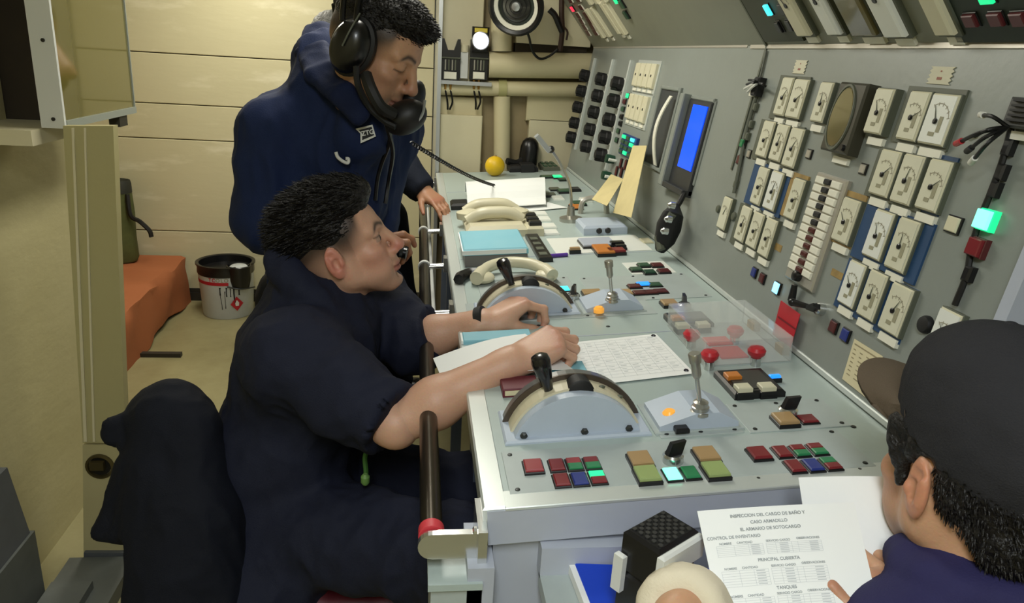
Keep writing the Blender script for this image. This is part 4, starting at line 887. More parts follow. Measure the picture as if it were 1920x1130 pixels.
mb = MB(); slab(mb, D, (u0+u1)/2-0.012, (u0+u1)/2+0.012, (v0+v1)/2-0.04, (v0+v1)/2-0.005, 0.036, 0.056, 0.003); mb.build('black_plunger', M('black_plastic'), ph_)
u0b, u1b, v0b, v1b = D.quad(G(975, 402, 1005, 400, 1012, 430, 985, 434), 0.02)
tb = MB(); slab(tb, D, u0b, u1b, v0b, v1b, 0, 0.03, 0.006); tb = tb.build('terminal_block', M('phone_cream'), con)
for i in range(3): mb = MB(); slab(mb, D, u0b+0.02+0.06*i, u0b+0.05+0.06*i, v0b+0.01, v0b+0.05, 0.03, 0.045, 0.004); mb.build('black_terminal', M('black_plastic'), tb)
# second handset lying near throttle 2
hs = empty('cream_handset', D.p(*D.px(965, 512)), 'cream curved telephone handset with black cord end, beside the far lever', 'handset')
pts = [(893, 522), (915, 505), (950, 498), (990, 500), (1020, 508), (1036, 516)]
mb = MB(); path(mb, spline([D.p(*D.px(x, y, 0.022), 0.022+0.010*math.sin(PI*i/5)) for i, (x, y) in enumerate(pts)], 6), [0.018]*4+[0.015]*20+[0.017]*7, 12); mb.build('grip', M('phone_cream'), hs, smooth=True)
mb = MB(); u, v = D.px(905, 520, 0.015); ball(mb, D.p(u, v, 0.016), (0.032, 0.036, 0.015), 14, 8); mb.build('earpiece', M('phone_cream'), hs, smooth=True)
mb = MB(); u, v = D.px(1024, 516, 0.015); ball(mb, D.p(u, v, 0.016), (0.028, 0.032, 0.015), 14, 8); mb.build('mouthpiece', M('phone_cream'), hs, smooth=True)
mb = MB(); path(mb, spline([D.p(*D.px(x, y, 0.015), 0.015) for x, y in ((896, 511), (878, 512), (864, 518), (860, 524))], 6), 0.014, 8); mb.build('black_end', M('black_plastic'), hs, smooth=True)
u0, u1, v0, v1 = D.quad(G(890, 515, 1035, 512, 1040, 524, 885, 530)); mb = MB(); slab(mb, D, u0, u1, v0, v1, 0, 0.006, 0.002); mb.build('handset_cradle_plate', M('plate_paint'), con)
# blue binder and book pile
u0, u1, v0, v1 = D.quad(G(862, 436, 970, 428, 992, 464, 868, 470), 0.05)
bs = empty('blue_binder', D.p((u0+u1)/2, (v0+v1)/2, 0.04), 'light blue binder on top of the grey book by the cream telephone', 'binder')
mb = MB(); slab(mb, D, u0, u1, v0, v1, 0.034, 0.052, 0.004); mb.build('cover', M('cyan_cover'), bs)
mb = MB(); slab(mb, D, u0-0.001, u1, v0-0.003, v1-0.006, 0.036, 0.048); mb.build('pages', M('paper'), bs)
mb = MB(); slab(mb, D, u0+0.006, u1-0.01, v0+0.004, v1-0.002, 0.0005, 0.0335, 0.002); g_ = mb.build('thick_book', mat('grey_book', (116, 112, 108), 0.6), label='thick grey paged book lying under the light blue binder', cat='book')
# black clip ruler, purple pen
u, v = D.px(1008, 459, 0.01); mb = MB(); slab(mb, D, u-0.16, u+0.13, v-0.02, v+0.02, 0.0005, 0.014, 0.002); cl = mb.build('black_ruler', M('black_plastic'), label='black ruler with grey markings to the right of the blue binder', cat='ruler')
for i in range(4): mb = MB(); slab(mb, D, u-0.13+0.06*i, u-0.10+0.06*i, v-0.013, v+0.010, 0.014, 0.015); mb.build('ruler_mark', M('gauge_frame'), cl)
a = D.p(*D.px(1014, 481, 0.006), 0.006); b = D.p(*D.px(1064, 477, 0.006), 0.006)
pn = empty('purple_pen', (a+b)/2, 'purple and white pen lying in front of the white instrument plate', 'pen')
mb = MB(); tube(mb, a+(b-a)*0.2, b, 0.0058, n=10); mb.build('barrel', mat('purple', (88, 52, 150), 0.35), pn, smooth=True)
mb = MB(); tube(mb, a, a+(b-a)*0.2, 0.0045, n=10); mb.build('cap', M('wire_white'), pn, smooth=True)
# black pieces left of the register
for x, y, lab in ((862, 384, 'small black tool lying left of the curled register'), (893, 357, 'small black clip behind the curled register')):
    u, v = D.px(x, y, 0.01); mb = MB(); slab(mb, D, u-0.05, u+0.05, v-0.035, v+0.035, 0.0005, 0.024, 0.008); mb.build('black_tool' if y > 370 else 'black_paper_clip', M('black_soft'), label=lab, cat='tool' if y > 370 else 'clip')
# yellow ball, black cap-shaped hand mic
u, v = D.px(929, 331); r = 0.047; c = D.p(u+0.02, v, r)
yb = MB(); ball(yb, c, r, 24, 14); yb = yb.build('yellow_ball', mat('yellow', (232, 190, 26), 0.45, var=0.2, scale=8), smooth=True, label='round yellow ball on the far part of the desk', cat='ball')
mb = MB(); lathe(mb, c+np.array([0, 0, r*0.96]), (0, 0, 1), [(0.008, 0), (0.006, 0.006)], 8); mb.build('stalk_end', M('tan_tape'), yb)
u, v = D.px(975, 314); u -= 0.05; cc = empty('black_handset_stand', D.p(u, v), 'black upright handset in its cradle beside the yellow ball', 'handset')
mb = MB(); slab(mb, D, u-0.10, u+0.12, v-0.07, v+0.07, 0.0005, 0.03, 0.012); mb.build('cradle', M('black_soft'), cc)
mb = MB(); b0 = D.p(u+0.03, v+0.035, 0.02); lathe(mb, b0, (0.10, 0.06, 1), [(0.046, 0), (0.048, 0.05), (0.047, 0.085), (0.040, 0.110), (0.026, 0.126), (0.008, 0.133)], 20); mb.build('upright_shell', mat('shell_black', (18, 18, 20), 0.3), cc, smooth=True)
mb = MB(); path(mb, spline([D.p(u-0.02, v-0.075, 0.045), D.p(u+0.0, v-0.02, 0.032), D.p(u+0.03, v+0.03, 0.06)], 6), 0.016, 8); mb.build('curved_lip', M('black_soft'), cc, smooth=True)
mb = MB(); slab(mb, D, u-0.12, u-0.03, v-0.016, v+0.05, 0.001, 0.04, 0.004); mb.build('front_block', M('black_soft'), cc)
# gooseneck lamp
u, v = D.px(1070, 414); gl = empty('gooseneck_lamp', D.p(u, v), 'thin gooseneck desk lamp with flat pale head in front of the knob panel', 'lamp')
mb = MB(); lathe(mb, D.p(u, v), D.N, [(0.04, 0), (0.04, 0.012), (0.015, 0.02), (0.012, 0.05)], 18); mb.build('base', M('steel'), gl, smooth=True)
pl_ = lambda x, y: on_plane(x, y, 1, D.p(u, v)[1])
hd1, hd0 = pl_(1033, 280), pl_(1009, 251)
mb = MB(); path(mb, spline([D.p(u, v, 0.04), pl_(1071, 370), pl_(1066, 340), pl_(1050, 306), hd1], 8), 0.005, 8); mb.build('gooseneck', M('steel'), gl, smooth=True)
d_ = (hd0-hd1); n_ = np.cross(d_, (0, 1.0, 0)); n_ /= np.linalg.norm(n_)
mb = MB(); hexa(mb, [hd1+np.array([0, s*0.018, 0])+n_*k for s, k in ((-1, 0), (1, 0), (1, 0.016), (-1, 0.016))], [hd0+np.array([0, s*0.018, 0])+n_*k for s, k in ((-1, 0), (1, 0), (1, 0.016), (-1, 0.016))]); mb.build('lamp_head', M('alu'), gl)
mb = MB(); ball(mb, hd1, 0.013, 10, 6); mb.build('head_joint', M('black_plastic'), gl, smooth=True)
# yellow papers and hung things on the panel
def psheet(pts, h, label, name, m='yellow_paper', rows=None, h2=None):
    q_ = [PN.p(*PN.px(x, y, hh), hh) for (x, y), hh in zip(pts, (h, h, h2 or h, h2 or h))]
    nrm = np.cross(q_[1]-q_[0], q_[3]-q_[0]); nrm /= np.linalg.norm(nrm)
    if nrm.dot(PN.N) < 0: nrm = -nrm
    mb = MB(); hexa(mb, q_, [p+nrm*0.0012 for p in q_]); o = mb.build(name, M(m), label=label, cat='paper')
    if rows:
        pb = MB()
        for s0, s1, t0, t1 in rows:
            f_ = lambda s, t: (q_[0]*(1-s)+q_[1]*s)*(1-t)+(q_[3]*(1-s)+q_[2]*s)*t+nrm*0.0016
            pb.add([f_(s0, t0), f_(s1, t0), f_(s1, t1), f_(s0, t1)], [(0, 1, 2, 3)])
        pb.build('printed_lines', mat('brown_print', (150, 138, 108), 0.7), o)
    return o
psheet(G(1187, 273, 1213, 273, 1184, 408, 1150, 399), 0.03, 'long yellow sheet leaning on the panel left of the dark recess', 'yellow_sheet', h2=0.10)
psheet(G(1146, 327, 1169, 336, 1138, 386, 1110, 374), 0.02, 'short yellow sheet curling onto the desk beside the long yellow sheet', 'yellow_sheet', h2=0.14)
rows = [(0.06, 0.9, 0.08, 0.11)]+[(0.08+0.22*j, 0.08+0.22*j+rng.uniform(0.06, 0.16), 0.2+0.1*i, 0.225+0.1*i) for i in range(7) for j in range(4)]
psheet(G(1603, 635, 1656, 668, 1642, 759, 1580, 710), 0.001, 'cream printed sheet taped to the panel below the near gauges', 'printed_notice', 'cream_paper', rows)
psheet(G(1670, 729, 1722, 762, 1708, 812, 1654, 774), 0.001, 'cream printed sheet half hidden behind the cap peak', 'printed_notice', 'cream_paper', rows)
o = psheet(G(1465, 563, 1501, 589, 1482, 654, 1449, 626), 0.012, 'bright red card hanging on the panel above the clear cover', 'red_card', 'red_card_m' if False else 'red_plastic')
mb = MB(); q_ = [PN.p(*PN.px(x, y, 0.0142), 0.0142) for x, y in G(1459, 592, 1493, 616, 1492, 619, 1458, 595)]; mb.add(q_, [(0, 1, 2, 3)]); mb.build('fold_line', M('btn_red'), o)
# dark bundle: microphone and keys hanging under the monitor
hk_ = empty('hanging_microphone', PN.p(*PN.px(1272, 375)), 'black hand microphone hanging on its cord below the blue monitor', 'microphone')
f4 = lambda x, y, h: PN.p(*PN.px(x, y, h), h)
mb = MB(); path(mb, spline([f4(1283, 362, 0.02), f4(1274, 380, 0.03), f4(1262, 398, 0.04)], 6), 0.008, 8); mb.build('cord', M('wire_black'), hk_, smooth=True)
mb = MB(); path(mb, [f4(1266, 388, 0.04), f4(1262, 402, 0.05), f4(1254, 425, 0.05), f4(1246, 450, 0.05), f4(1238, 468, 0.05)], [0.014, 0.030, 0.036, 0.030, 0.016], 12); mb.build('body', M('black_soft'), hk_, smooth=True)
for x, y in ((1265, 386), (1259, 412), (1252, 434)):
    mb = MB(); lathe(mb, f4(x, y, 0.07), PN.N, [(0.010, 0), (0.010, 0.014), (0.004, 0.02)], 10); mb.build('metal_stud', M('chrome'), hk_, smooth=True)
mb = MB(); path(mb, spline([f4(1262, 400, 0.06), f4(1236, 440, 0.07), f4(1240, 468, 0.06)], 6), 0.012, 8); mb.build('grey_strap', M('gauge_frame'), hk_, smooth=True)
# ================================================================== bay behind the console end
YW = YP+0.10
W1 = lambda x, y, yy: on_plane(x, y, 1, yy)
def bay_panel(x0, y0, x1, y1, yy, name, m, d=None):
    a = W1(x0, y1, yy); b = W1(x1, y0, yy); mb = MB()
    F = Frame((0, yy, 0), (1, 0, 0), (0, 0, 1)); F.N = np.array([0, -1.0, 0])
    slab(mb, F, a[0], b[0], a[2], b[2], -(YW-yy), 0.0, 0.004); return mb.build(name, M(m), kind='structure')
bay_panel(826, -60, 911, 150, YW-0.07, 'wall_panel_upper', 'pale_cream')
bay_panel(822, 218, 905, 330, YW-0.09, 'wall_panel_lower', 'pale_cream')
bay_panel(822, 184, 905, 214, YW-0.05, 'wall_panel_middle', 'duct_cream')
bay_panel(986, 228, 1110, 330, YW-0.05, 'wall_panel_right', 'pale_cream')
bay_panel(986, 182, 1110, 226, YW-0.05, 'wall_panel_right', 'duct_cream')
def pipe(p0, p1, r, yy, label, flanges=()):
    a, b = W1(*p0, yy), W1(*p1, yy); mb = MB(); tube(mb, a, b, r, n=24); o = mb.build('pipe', M('duct_cream'), smooth=True, label=label, cat='pipe')
    for t in flanges:
        c = a+(b-a)*t; d = (b-a)/np.linalg.norm(b-a); mb = MB(); tube(mb, c-d*0.02, c+d*0.02, r*1.18, n=24); mb.build('pipe_flange', mat('flange_olive', (176, 172, 120), 0.5), o, smooth=True)
    return o
pipe((916, 121), (1110, 124), 0.060, YW-0.10, 'thick horizontal cream pipe, upper one behind the far console end')
pipe((822, 164), (1110, 168), 0.036, YW-0.075, 'thin horizontal cream pipe, lower one under the thick pipe', (0.41,))
pipe((941, 180), (941, 340), 0.042, YW-0.06, 'vertical cream pipe dropping from the thin pipe to the desk end')
pipe((940, -60), (940, 96), 0.050, YW-0.10, 'vertical cream pipe at the top beside the black loudspeaker')
# air duct box above the pipes
a0, a1 = W1(968, 80, YW-0.13), W1(1088, 80, YW-0.13)
mb = MB(); hexa(mb, [(a0[0], YW, a0[2]), (a1[0]+0.05, YW, a0[2]), (a1[0]+0.05, YW-0.13, a0[2]), (a0[0], YW-0.13, a0[2])], [(a0[0]-0.05, YW, CEIL), (a1[0]+0.05, YW, CEIL), (a1[0]+0.05, YW-0.16, CEIL), (a0[0]-0.05, YW-0.16, CEIL)])
mb.build('air_duct', M('pale_cream'), label='cream sheet metal duct hanging above the thick pipe', cat='duct')
mb = MB(); box(mb, a0[0], a1[0]+0.04, YW-0.10, YW-0.02, a0[2]-0.045, a0[2]); mb.build('duct_shadow_bar', M('dark_brown'), label='dark bar painted as the shadow between the duct and the thick pipe', cat='bracket')  # no real part: brown bar colours in the shadow under the duct
# loudspeaker
c = W1(968, 12, YW-0.42); s_ = empty('round_loudspeaker', c, 'round black loudspeaker with a pale inner ring hanging at the top', 'loudspeaker')
ax = np.array([-0.34, -0.88, -0.30]); ax /= np.linalg.norm(ax)
mb = MB(); lathe(mb, c-ax*0.13, ax, [(0.06, 0), (0.10, 0.05), (0.115, 0.11), (0.122, 0.13)], 28); mb.build('back_can', M('scope_body'), s_, smooth=True)
mb = MB(); lathe(mb, c, ax, [(0.122, -0.01), (0.124, 0.012), (0.112, 0.024), (0.100, 0.018), (0.098, 0.0)], 32); mb.build('bezel', M('shell_black'), s_, smooth=True)
mb = MB(); lathe(mb, c, ax, [(0.099, 0.0), (0.098, 0.010), (0.082, 0.006), (0.080, -0.004)], 32); mb.build('pale_ring', M('label_white'), s_, smooth=True)
mb = MB(); lathe(mb, c, ax, [(0.081, 0.0), (0.070, 0.004), (0.05, -0.004), (0.03, -0.010), (0.0, -0.012)], 28); mb.build('cone', mat('cone_green', (36, 44, 38), 0.4), s_, smooth=True)
for k in range(3):
    r = 0.028+0.018*k; bx, by, _ = basis(ax)
    mb = MB(); path(mb, [c+ax*0.006+bx*r*math.cos(t)+by*r*math.sin(t) for t in np.linspace(0, 2*PI, 25)[:-1]], 0.0018, 6, closed=True); mb.build('grille_ring', M('black_soft'), s_, smooth=True)
mb = MB(); lathe(mb, c, ax, [(0.020, 0.0), (0.018, 0.010), (0.006, 0.014)], 18); mb.build('centre_cap', M('alu'), s_, smooth=True)
mb = MB(); path(mb, spline([c-ax*0.08+np.array([0.02, 0, -0.09]), W1(992, 70, YW-0.25), W1(998, 95, YW-0.20), W1(1012, 110, YW-0.18), W1(1030, 105, YW-0.17), W1(1046, 92, YW-0.19)], 8), 0.006, 8); mb.build('cable', M('wire_black'), s_, smooth=True)
# brown cable conduit and clip
t = empty('cable_run', W1(1052, 50, YW-0.18), 'dark brown cable run hanging at the top beside the duct', 'cable')
mb = MB(); path(mb, spline([W1(1054, -40, YW-0.20), W1(1053, 20, YW-0.19), W1(1054, 60, YW-0.18), W1(1050, 96, YW-0.175)], 8), 0.013, 8); mb.build('main_cable', mat('brown_cable', (58, 38, 26), 0.5), t, smooth=True)
mb = MB(); path(mb, spline([W1(1030, 18, YW-0.20), W1(1040, 28, YW-0.20), W1(1048, 46, YW-0.19), W1(1054, 60, YW-0.185)], 8), 0.014, 8); mb.build('branch', M('wire_black'), t, smooth=True)
mb = MB(); path(mb, spline([W1(1057, 50, YW-0.185), W1(1064, 60, YW-0.185), W1(1062, 75, YW-0.185)], 6), 0.005, 6); mb.build('loose_end', M('brown_cable'), t, smooth=True)
# torch chargers on the pale panel
YC = YW-0.075
def charger(x0, x1, ytop, ybot, label, lit):
    a, b = W1(x0, ybot, YC), W1(x1, ytop, YC); X0, X1, Z0, Z1 = a[0], b[0], a[2], b[2]; w = X1-X0; h = Z1-Z0
    t = empty('torch_charger', ((X0+X1)/2, YC, Z0), label, 'charger', None)
    F = Frame((0, YC, 0), (1, 0, 0), (0, 0, 1)); F.N = np.array([0, -1.0, 0])
    poly = [(X0, Z0), (X1, Z0), (X1, Z1), (X1-0.14*w, Z1), (X1-0.32*w, Z1-0.27*h), (X0+0.36*w, Z1-0.27*h), (X0+0.16*w, Z1), (X0, Z1)]
    mb = MB(); prism(mb, [F.p(x, z, 0) for x, z in poly], F.N*0.055); mb.build('cradle', M('black_plastic'), t)
    for s in (0.24, 0.42, 0.60, 0.76):
        mb = MB(); slab(mb, F, X0+w*s-0.004, X0+w*s+0.004, Z0+0.24*h, Z0+0.50*h, 0.055, 0.064, 0.002); mb.build('contact_rib', M('steel') if s in (0.24, 0.60) else M('gauge_frame'), t)
    mb = MB(); slab(mb, F, X0+0.18*w, X1-0.16*w, Z0+0.02*h, Z0+0.20*h, 0.055, 0.062, 0.003); mb.build('label_plate', M('label_white'), t)
    mb = MB(); slab(mb, F, X0-0.004, X1+0.004, Z0+0.52*h, Z0+0.56*h, 0.055, 0.066, 0.003); mb.build('clip_bar', M('gauge_frame'), t)
    for s in (0.28, 0.55):
        mb = MB(); tube(mb, F.p(X0+w*s, Z0, 0.03), F.p(X0+w*s, Z0-0.045, 0.03), 0.008, n=10); mb.build('brass_terminal', mat('brass', (168, 128, 60), 0.35, metal=0.7), t, smooth=True)
        mb = MB(); path(mb, spline([F.p(X0+w*s, Z0-0.045, 0.03), F.p(X0+w*s+0.012, Z0-0.10, 0.03), F.p(X0+w*(0.5+0.4*(s-0.4)), Z0-0.14, 0.01)], 6), 0.005, 6); mb.build('lead', M('wire_black'), t, smooth=True)
    return F, X0, X1, Z0, Z1
charger(825, 863, 74, 148, 'empty black torch charger with a forked top, left one on the pale panel', False)
F, X0, X1, Z0, Z1 = charger(879, 915, 76, 148, 'black torch charger holding the lit torch, right one on the pale panel', True)
t = empty('lit_torch', F.p((X0+X1)/2, Z1, 0.07), 'yellow framed hand torch glowing white in the right charger', 'torch')
cx_, cz_ = (X0+X1)/2, Z1-0.005
mb = MB(); slab(mb, F, cx_-0.040, cx_+0.040, cz_-0.05, cz_+0.062, 0.058, 0.095, 0.010); mb.build('case', M('black_plastic'), t)
mb = MB(); slab(mb, F, cx_-0.030, cx_+0.030, cz_+0.036, cz_+0.056, 0.095, 0.101, 0.003); mb.build('yellow_top', mat('torch_yellow', (210, 190, 70), 0.4), t)
mb = MB(); lathe(mb, F.p(cx_, cz_, 0.094), F.N, [(0.041, 0), (0.041, 0.012), (0.037, 0.013)], 24, cap=False); mb.build('lens_ring', M('alu'), t, smooth=True)
mb = MB(); lathe(mb, F.p(cx_, cz_, 0.094), F.N, [(0.037, 0), (0.037, 0.009), (0.02, 0.012)], 24); mb.build('lens', mat('torch_glow', (240, 240, 255), 0.3, emit=(225, 225, 255), estr=1.6), t, smooth=True)
a = W1(870, 110, YC); mb = MB(); box(mb, a[0]-0.018, a[0]+0.018, YC-0.03, YC, a[2]-0.09, a[2]+0.03); jb = mb.build('white_conduit', M('white_paint'), label='narrow white conduit between the two torch chargers', cat='conduit')
mb = MB(); tube(mb, (a[0], YC-0.015, a[2]+0.03), (a[0], YC-0.015, a[2]+0.062), 0.022, n=14); mb.build('conduit_gland', M('pale_cream'), jb, smooth=True)
a = W1(822, 151, YC); b = W1(920, 151, YC); mb = MB(); box(mb, a[0]+0.01, b[0], YC-0.06, YC+0.005, a[2]-0.012, a[2]+0.006); mb.build('charger_shelf', M('alu'), label='narrow metal shelf strip under the torch chargers', cat='shelf')

# ================================================================== cabin corner: bunk, bag, bucket
XB = -1.32
e0 = on_plane(372, 462, 0, XB); e1 = on_plane(226, 560, 0, XB); ZB = e0[2]
Y1b = min(e0[1], YB-0.03); Y0b = 2.6
bd = empty('bunk', (-1.8, 3.5, 0), 'low bunk with an orange cover behind the pillar', 'bed')
mat('orange_cover', (168, 98, 58), 0.75, var=0.3, scale=3, rgb2=(142, 80, 46), bump=0.3, bscale=6)
mb = MB(); n = 26; vs = []; fs = []
prof = [(-2.45, ZB), (-1.9, ZB+0.006), (XB-0.03, ZB+0.004), (XB-0.006, ZB-0.012), (XB, ZB-0.06), (XB+0.004, ZB-0.14), (XB+0.0, ZB-0.26)]
for i in range(n+1):
    y = Y0b+(Y1b-Y0b)*i/n
    for j, (x, z) in enumerate(prof):
        w = 0.010*math.sin(9*y+2.2*j)+0.007*math.sin(23*y+j)
        vs.append((x+(w if j > 3 else 0), y, z+(w*0.8 if j < 4 else 0)-(0.02*math.sin(6*y) if j == len(prof)-1 else 0)))
K = len(prof)
for i in range(n):
    for j in range(K-1): fs.append((i*K+j, i*K+j+1, (i+1)*K+j+1, (i+1)*K+j))
vs += [(x-0.004 if k > 3 else x, y, z-0.006) for k, (x, y, z) in [(k % K, v) for k, v in enumerate(vs)]]
N0 = (n+1)*K; fs += [tuple(N0+q for q in f[::-1]) for f in fs]
mb.add(vs, fs); mb.build('cover', M('orange_cover'), bd, smooth=True)
mb = MB(); box(mb, -2.45, XB-0.03, Y0b, Y1b, ZB-0.16, ZB-0.012); mb.build('mattress', M('orange_cover'), bd)
mb = MB(); box(mb, -2.45, XB-0.06, Y0b, Y1b, ZB-0.24, ZB-0.16); mb.build('bed_base', M('dark_brown'), bd)
for y in (3.50, 4.18):
    mb = MB(); box(mb, XB-0.05, XB-0.02, y, y+0.035, 0, ZB-0.2); mb.build('leg', M('dark_trim'), bd)
mb = MB(); box(mb, XB-0.05, -1.13, 3.52, 3.55, 0.0, 0.02); mb.build('foot_bar', M('dark_trim'), bd)
# olive bag
c = W1(222, 400, 4.25); zb_ = ZB+0.008
bg = empty('olive_bag', (c[0], 4.25, zb_), 'olive green roll top bag standing on the bunk against the wall', 'bag')
t0 = W1(222, 337, 4.25)[2]; xr = W1(251, 400, 4.25)[0]; rx = 0.13
mb = MB(); cxx = xr-rx
for k, (z, s) in enumerate(((zb_, 0.93), (zb_+0.03, 1.0), (zb_+(t0-zb_)*0.45, 0.97), (zb_+(t0-zb_)*0.8, 1.02), (t0-0.01, 0.98))): pass
zs = [zb_, zb_+0.02, zb_+(t0-zb_)*0.3, zb_+(t0-zb_)*0.6, zb_+(t0-zb_)*0.85]
rings(mb, [(cxx+0.004*math.sin(7*i), 4.25, z) for i, z in enumerate(zs)], [(1, 0, 0)]*5, [(0, 1, 0)]*5, [(rx*s, 0.09*s) for s in (0.95, 1, 0.96, 1.0, 0.98)], 20)
mb.build('body', mat('olive_cloth', (86, 94, 48), 0.7, var=0.35, scale=9, bump=0.3, bscale=12), bg, smooth=True)
mb = MB(); rings(mb, [(cxx, 4.25, z) for z in (zs[-1], t0-0.02, t0, t0-0.012)], [(1, 0, 0)]*4, [(0, 1, 0)]*4, [(rx*1.0, 0.09), (rx*1.0, 0.085), (rx*0.97, 0.07), (rx*0.9, 0.05)], 20); mb.build('roll_top', mat('dark_cloth', (40, 42, 34), 0.7), bg, smooth=True)
mb = MB(); path(mb, spline([(xr-0.005, 4.20, zs[-1]), (xr+0.004, 4.19, zs[3]), W1(262, 415, 4.22), W1(280, 432, 4.22), W1(284, 444, 4.22)], 6), 0.012, 6); mb.build('strap', M('black_soft'), bg, smooth=True)
# paint bucket
bx0 = (on_plane(375, 600, 2, 0)+on_plane(467, 600, 2, 0))/2
bc = np.array([bx0[0]-0.01, bx0[1]+0.14, 0]); 
ht = on_plane(420, 488, 1, bc[1])[2]
bu = empty('paint_bucket', bc, 'white paint bucket with dark drips and a red band by the bunk', 'bucket')
mat('bucket_white', (200, 206, 210), 0.35, var=0.12, scale=6)
R0, R1 = 0.136, 0.152
mb = MB(); lathe(mb, bc, (0, 0, 1), [(R0-0.004, 0), (R0, 0.006), (R0+(R1-R0)*0.82, ht*0.82), (R1*0.985, ht*0.83), (R1*0.985, ht*0.80)], 40); mb.build('body', M('bucket_white'), bu, smooth=True)
mb = MB(); lathe(mb, bc, (0, 0, 1), [(R1*0.99, ht*0.80), (R1*1.01, ht*0.82), (R1*1.0, ht*0.96), (R1*1.05, ht*0.965), (R1*1.05, ht*0.995), (R1*1.0, ht), (R1*0.93, ht*0.985), (R1*0.9, ht*0.86), (0, ht*0.85)], 40, cap=False); mb.build('rim', M('shell_black'), bu, smooth=True)
ang0 = math.atan2(-bc[1], -bc[0])
def on_bucket(a, z, dr=0.0012):
    r = R0+(R1-R0)*z/ht+dr; return bc+np.array([r*math.cos(ang0+a), r*math.sin(ang0+a), z])
def bucket_patch(a0, a1, z0, z1, m, name, n=10, dr=0.0015):
    mb = MB(); vs = []; fs = []
    for i in range(n+1):
        a = a0+(a1-a0)*i/n
        vs += [on_bucket(a, z0, dr), on_bucket(a, z1, dr), on_bucket(a, z1, 0), on_bucket(a, z0, 0)]
        if i: b = 4*i; fs += [(b-4, b, b+1, b-3), (b-3, b+1, b+2, b-2), (b-1, b+3, b, b-4)]
    mb.add(vs, fs); return mb.build(name, m, bu)
bucket_patch(-1.5, 0.05, ht*0.655, ht*0.715, mat('band_red', (176, 30, 44), 0.4), 'red_band')
for i, ch in enumerate('TOTAL'):
    a = -0.62+0.15*i; fr = Frame(on_bucket(a, ht*0.755, 0.002), (-math.sin(ang0+a), math.cos(ang0+a), 0), (0, 0, 1))
    text('TCOLO'[i], fr, 0, 0, 0.0, 0.028, M('band_red') if i < 2 else M('dial_print'), 'lettering', bu)
fr = Frame(on_bucket(0.32, ht*0.30, 0.003), (-math.sin(ang0+0.32), math.cos(ang0+0.32), 0), (0, 0, 1))
mb = MB(); prism(mb, [fr.p(0.036, 0), fr.p(0, 0.042), fr.p(-0.036, 0), fr.p(0, -0.042)], fr.N*0.001); hz = mb.build('hazard_diamond', M('band_red'), bu)
mb = MB(); prism(mb, [fr.p(0.010, -0.012, 0.001), fr.p(0.012, 0.006, 0.001), fr.p(0, 0.022, 0.001), fr.p(-0.010, 0.004, 0.001), fr.p(-0.008, -0.012, 0.001)], fr.N*0.001); mb.build('flame_mark', M('white_paint'), hz)
for a, z0, z1, r in ((-0.25, 0.20, 0.60, .003), (-0.25, .48, .62, .006), (-0.02, .45, .62, .005), (0.12, .44, .6, .004), (0.25, .30, .62, .007), (0.45, .46, .6, .006), (-0.12, .22, .55, .003)):
    mb = MB(); path(mb, [on_bucket(a+0.02*math.sin(9*z)*(1 if a != -0.12 else 1)+(0.14*(z-z0) if a == -0.12 else 0), ht*z, 0.0) for z in np.linspace(z0, z1, 6)], [r*0.8]+[r*0.55]*4+[r], 6); mb.build('paint_drip', M('black_soft'), bu, smooth=True)
mb = MB(); c = on_bucket(0.55, ht*0.83, -0.02); lathe(mb, c-np.array([0, 0, 0.075]), (0, 0, 1), [(0.05, 0), (0.062, 0.05), (0.066, 0.125), (0.060, 0.13), (0.055, 0.09)], 20); cp = mb.build('black_paint_pot', M('shell_black'), smooth=True, label='small black paint pot hanging on the bucket rim', cat='pot')
mb = MB(); lathe(mb, c+np.array([0, 0, 0.045]), (0, 0, 1), [(0.050, 0), (0.04, 0.008), (0.0, 0.01)], 16); mb.build('white_rag', M('bucket_white'), cp, smooth=True)
mb = MB(); path(mb, spline([on_bucket(0.0, ht*0.64, 0.002), on_bucket(0.4, ht*0.60, 0.03), on_bucket(0.9, ht*0.58, 0.04)], 6), 0.004, 6); mb.build('bail_handle', M('screw'), bu, smooth=True)

# ================================================================== things on the near end ledge
zs_ = 0.835
fz = lambda x, y, z: on_plane(x, y, 2, z)
c0, c1 = fz(1078, 1052, zs_+0.02), fz(1225, 1050, zs_+0.02)
mat('royal_blue', (6, 62, 196), 0.4)
mb = MB(); 
Fb = Frame((c0[0], c0[1], zs_), (0.99, -0.10, 0), (0.06, -1, 0))
if Fb.N[2] < 0: Fb.flip()
slab(mb, Fb, 0.0, 0.22, 0.0, 0.28, 0.0005, 0.018, 0.001); fo = mb.build('blue_binder', M('royal_blue'), label='royal blue folder with white page edge lying on the near end ledge', cat='folder')
mb = MB(); slab(mb, Fb, -0.008, 0.0, 0.0, 0.28, 0.002, 0.016); mb.build('page_edge', M('paper'), fo)
# black speaker box with white bands
zs2 = zs_+0.019
a, b, c = fz(1163, 990, zs2+0.13), fz(1247, 957, zs2+0.13), fz(1312, 990, zs2+0.13)
n0 = fz(1247, 1035, zs2+0.13)
d_ = fz(1240, 1032, zs2+0.13); ctr = (a+b+c+d_)/4; sx, sy = 0.053, 0.073
ex = np.array([0.56, -0.83, 0]); ex /= np.linalg.norm(ex); ey = np.array([-0.83, -0.56, 0]); ey /= np.linalg.norm(ey); b = ctr-ex*sx/2-ey*sy/2
sp = empty('black_intercom_box', b+ey*sy/2+ex*sx/2-np.array([0, 0, 0.13]), 'black perforated intercom box with white bands on the blue folder', 'speaker')
Fs = Frame(b-np.array([0, 0, 0.13]), ex, ey)
if Fs.N[2] < 0: Fs.flip()
mb = MB(); slab(mb, Fs, 0, sx, 0, sy, 0.004, 0.075, 0.004); mb.build('lower_body', M('black_plastic'), sp)
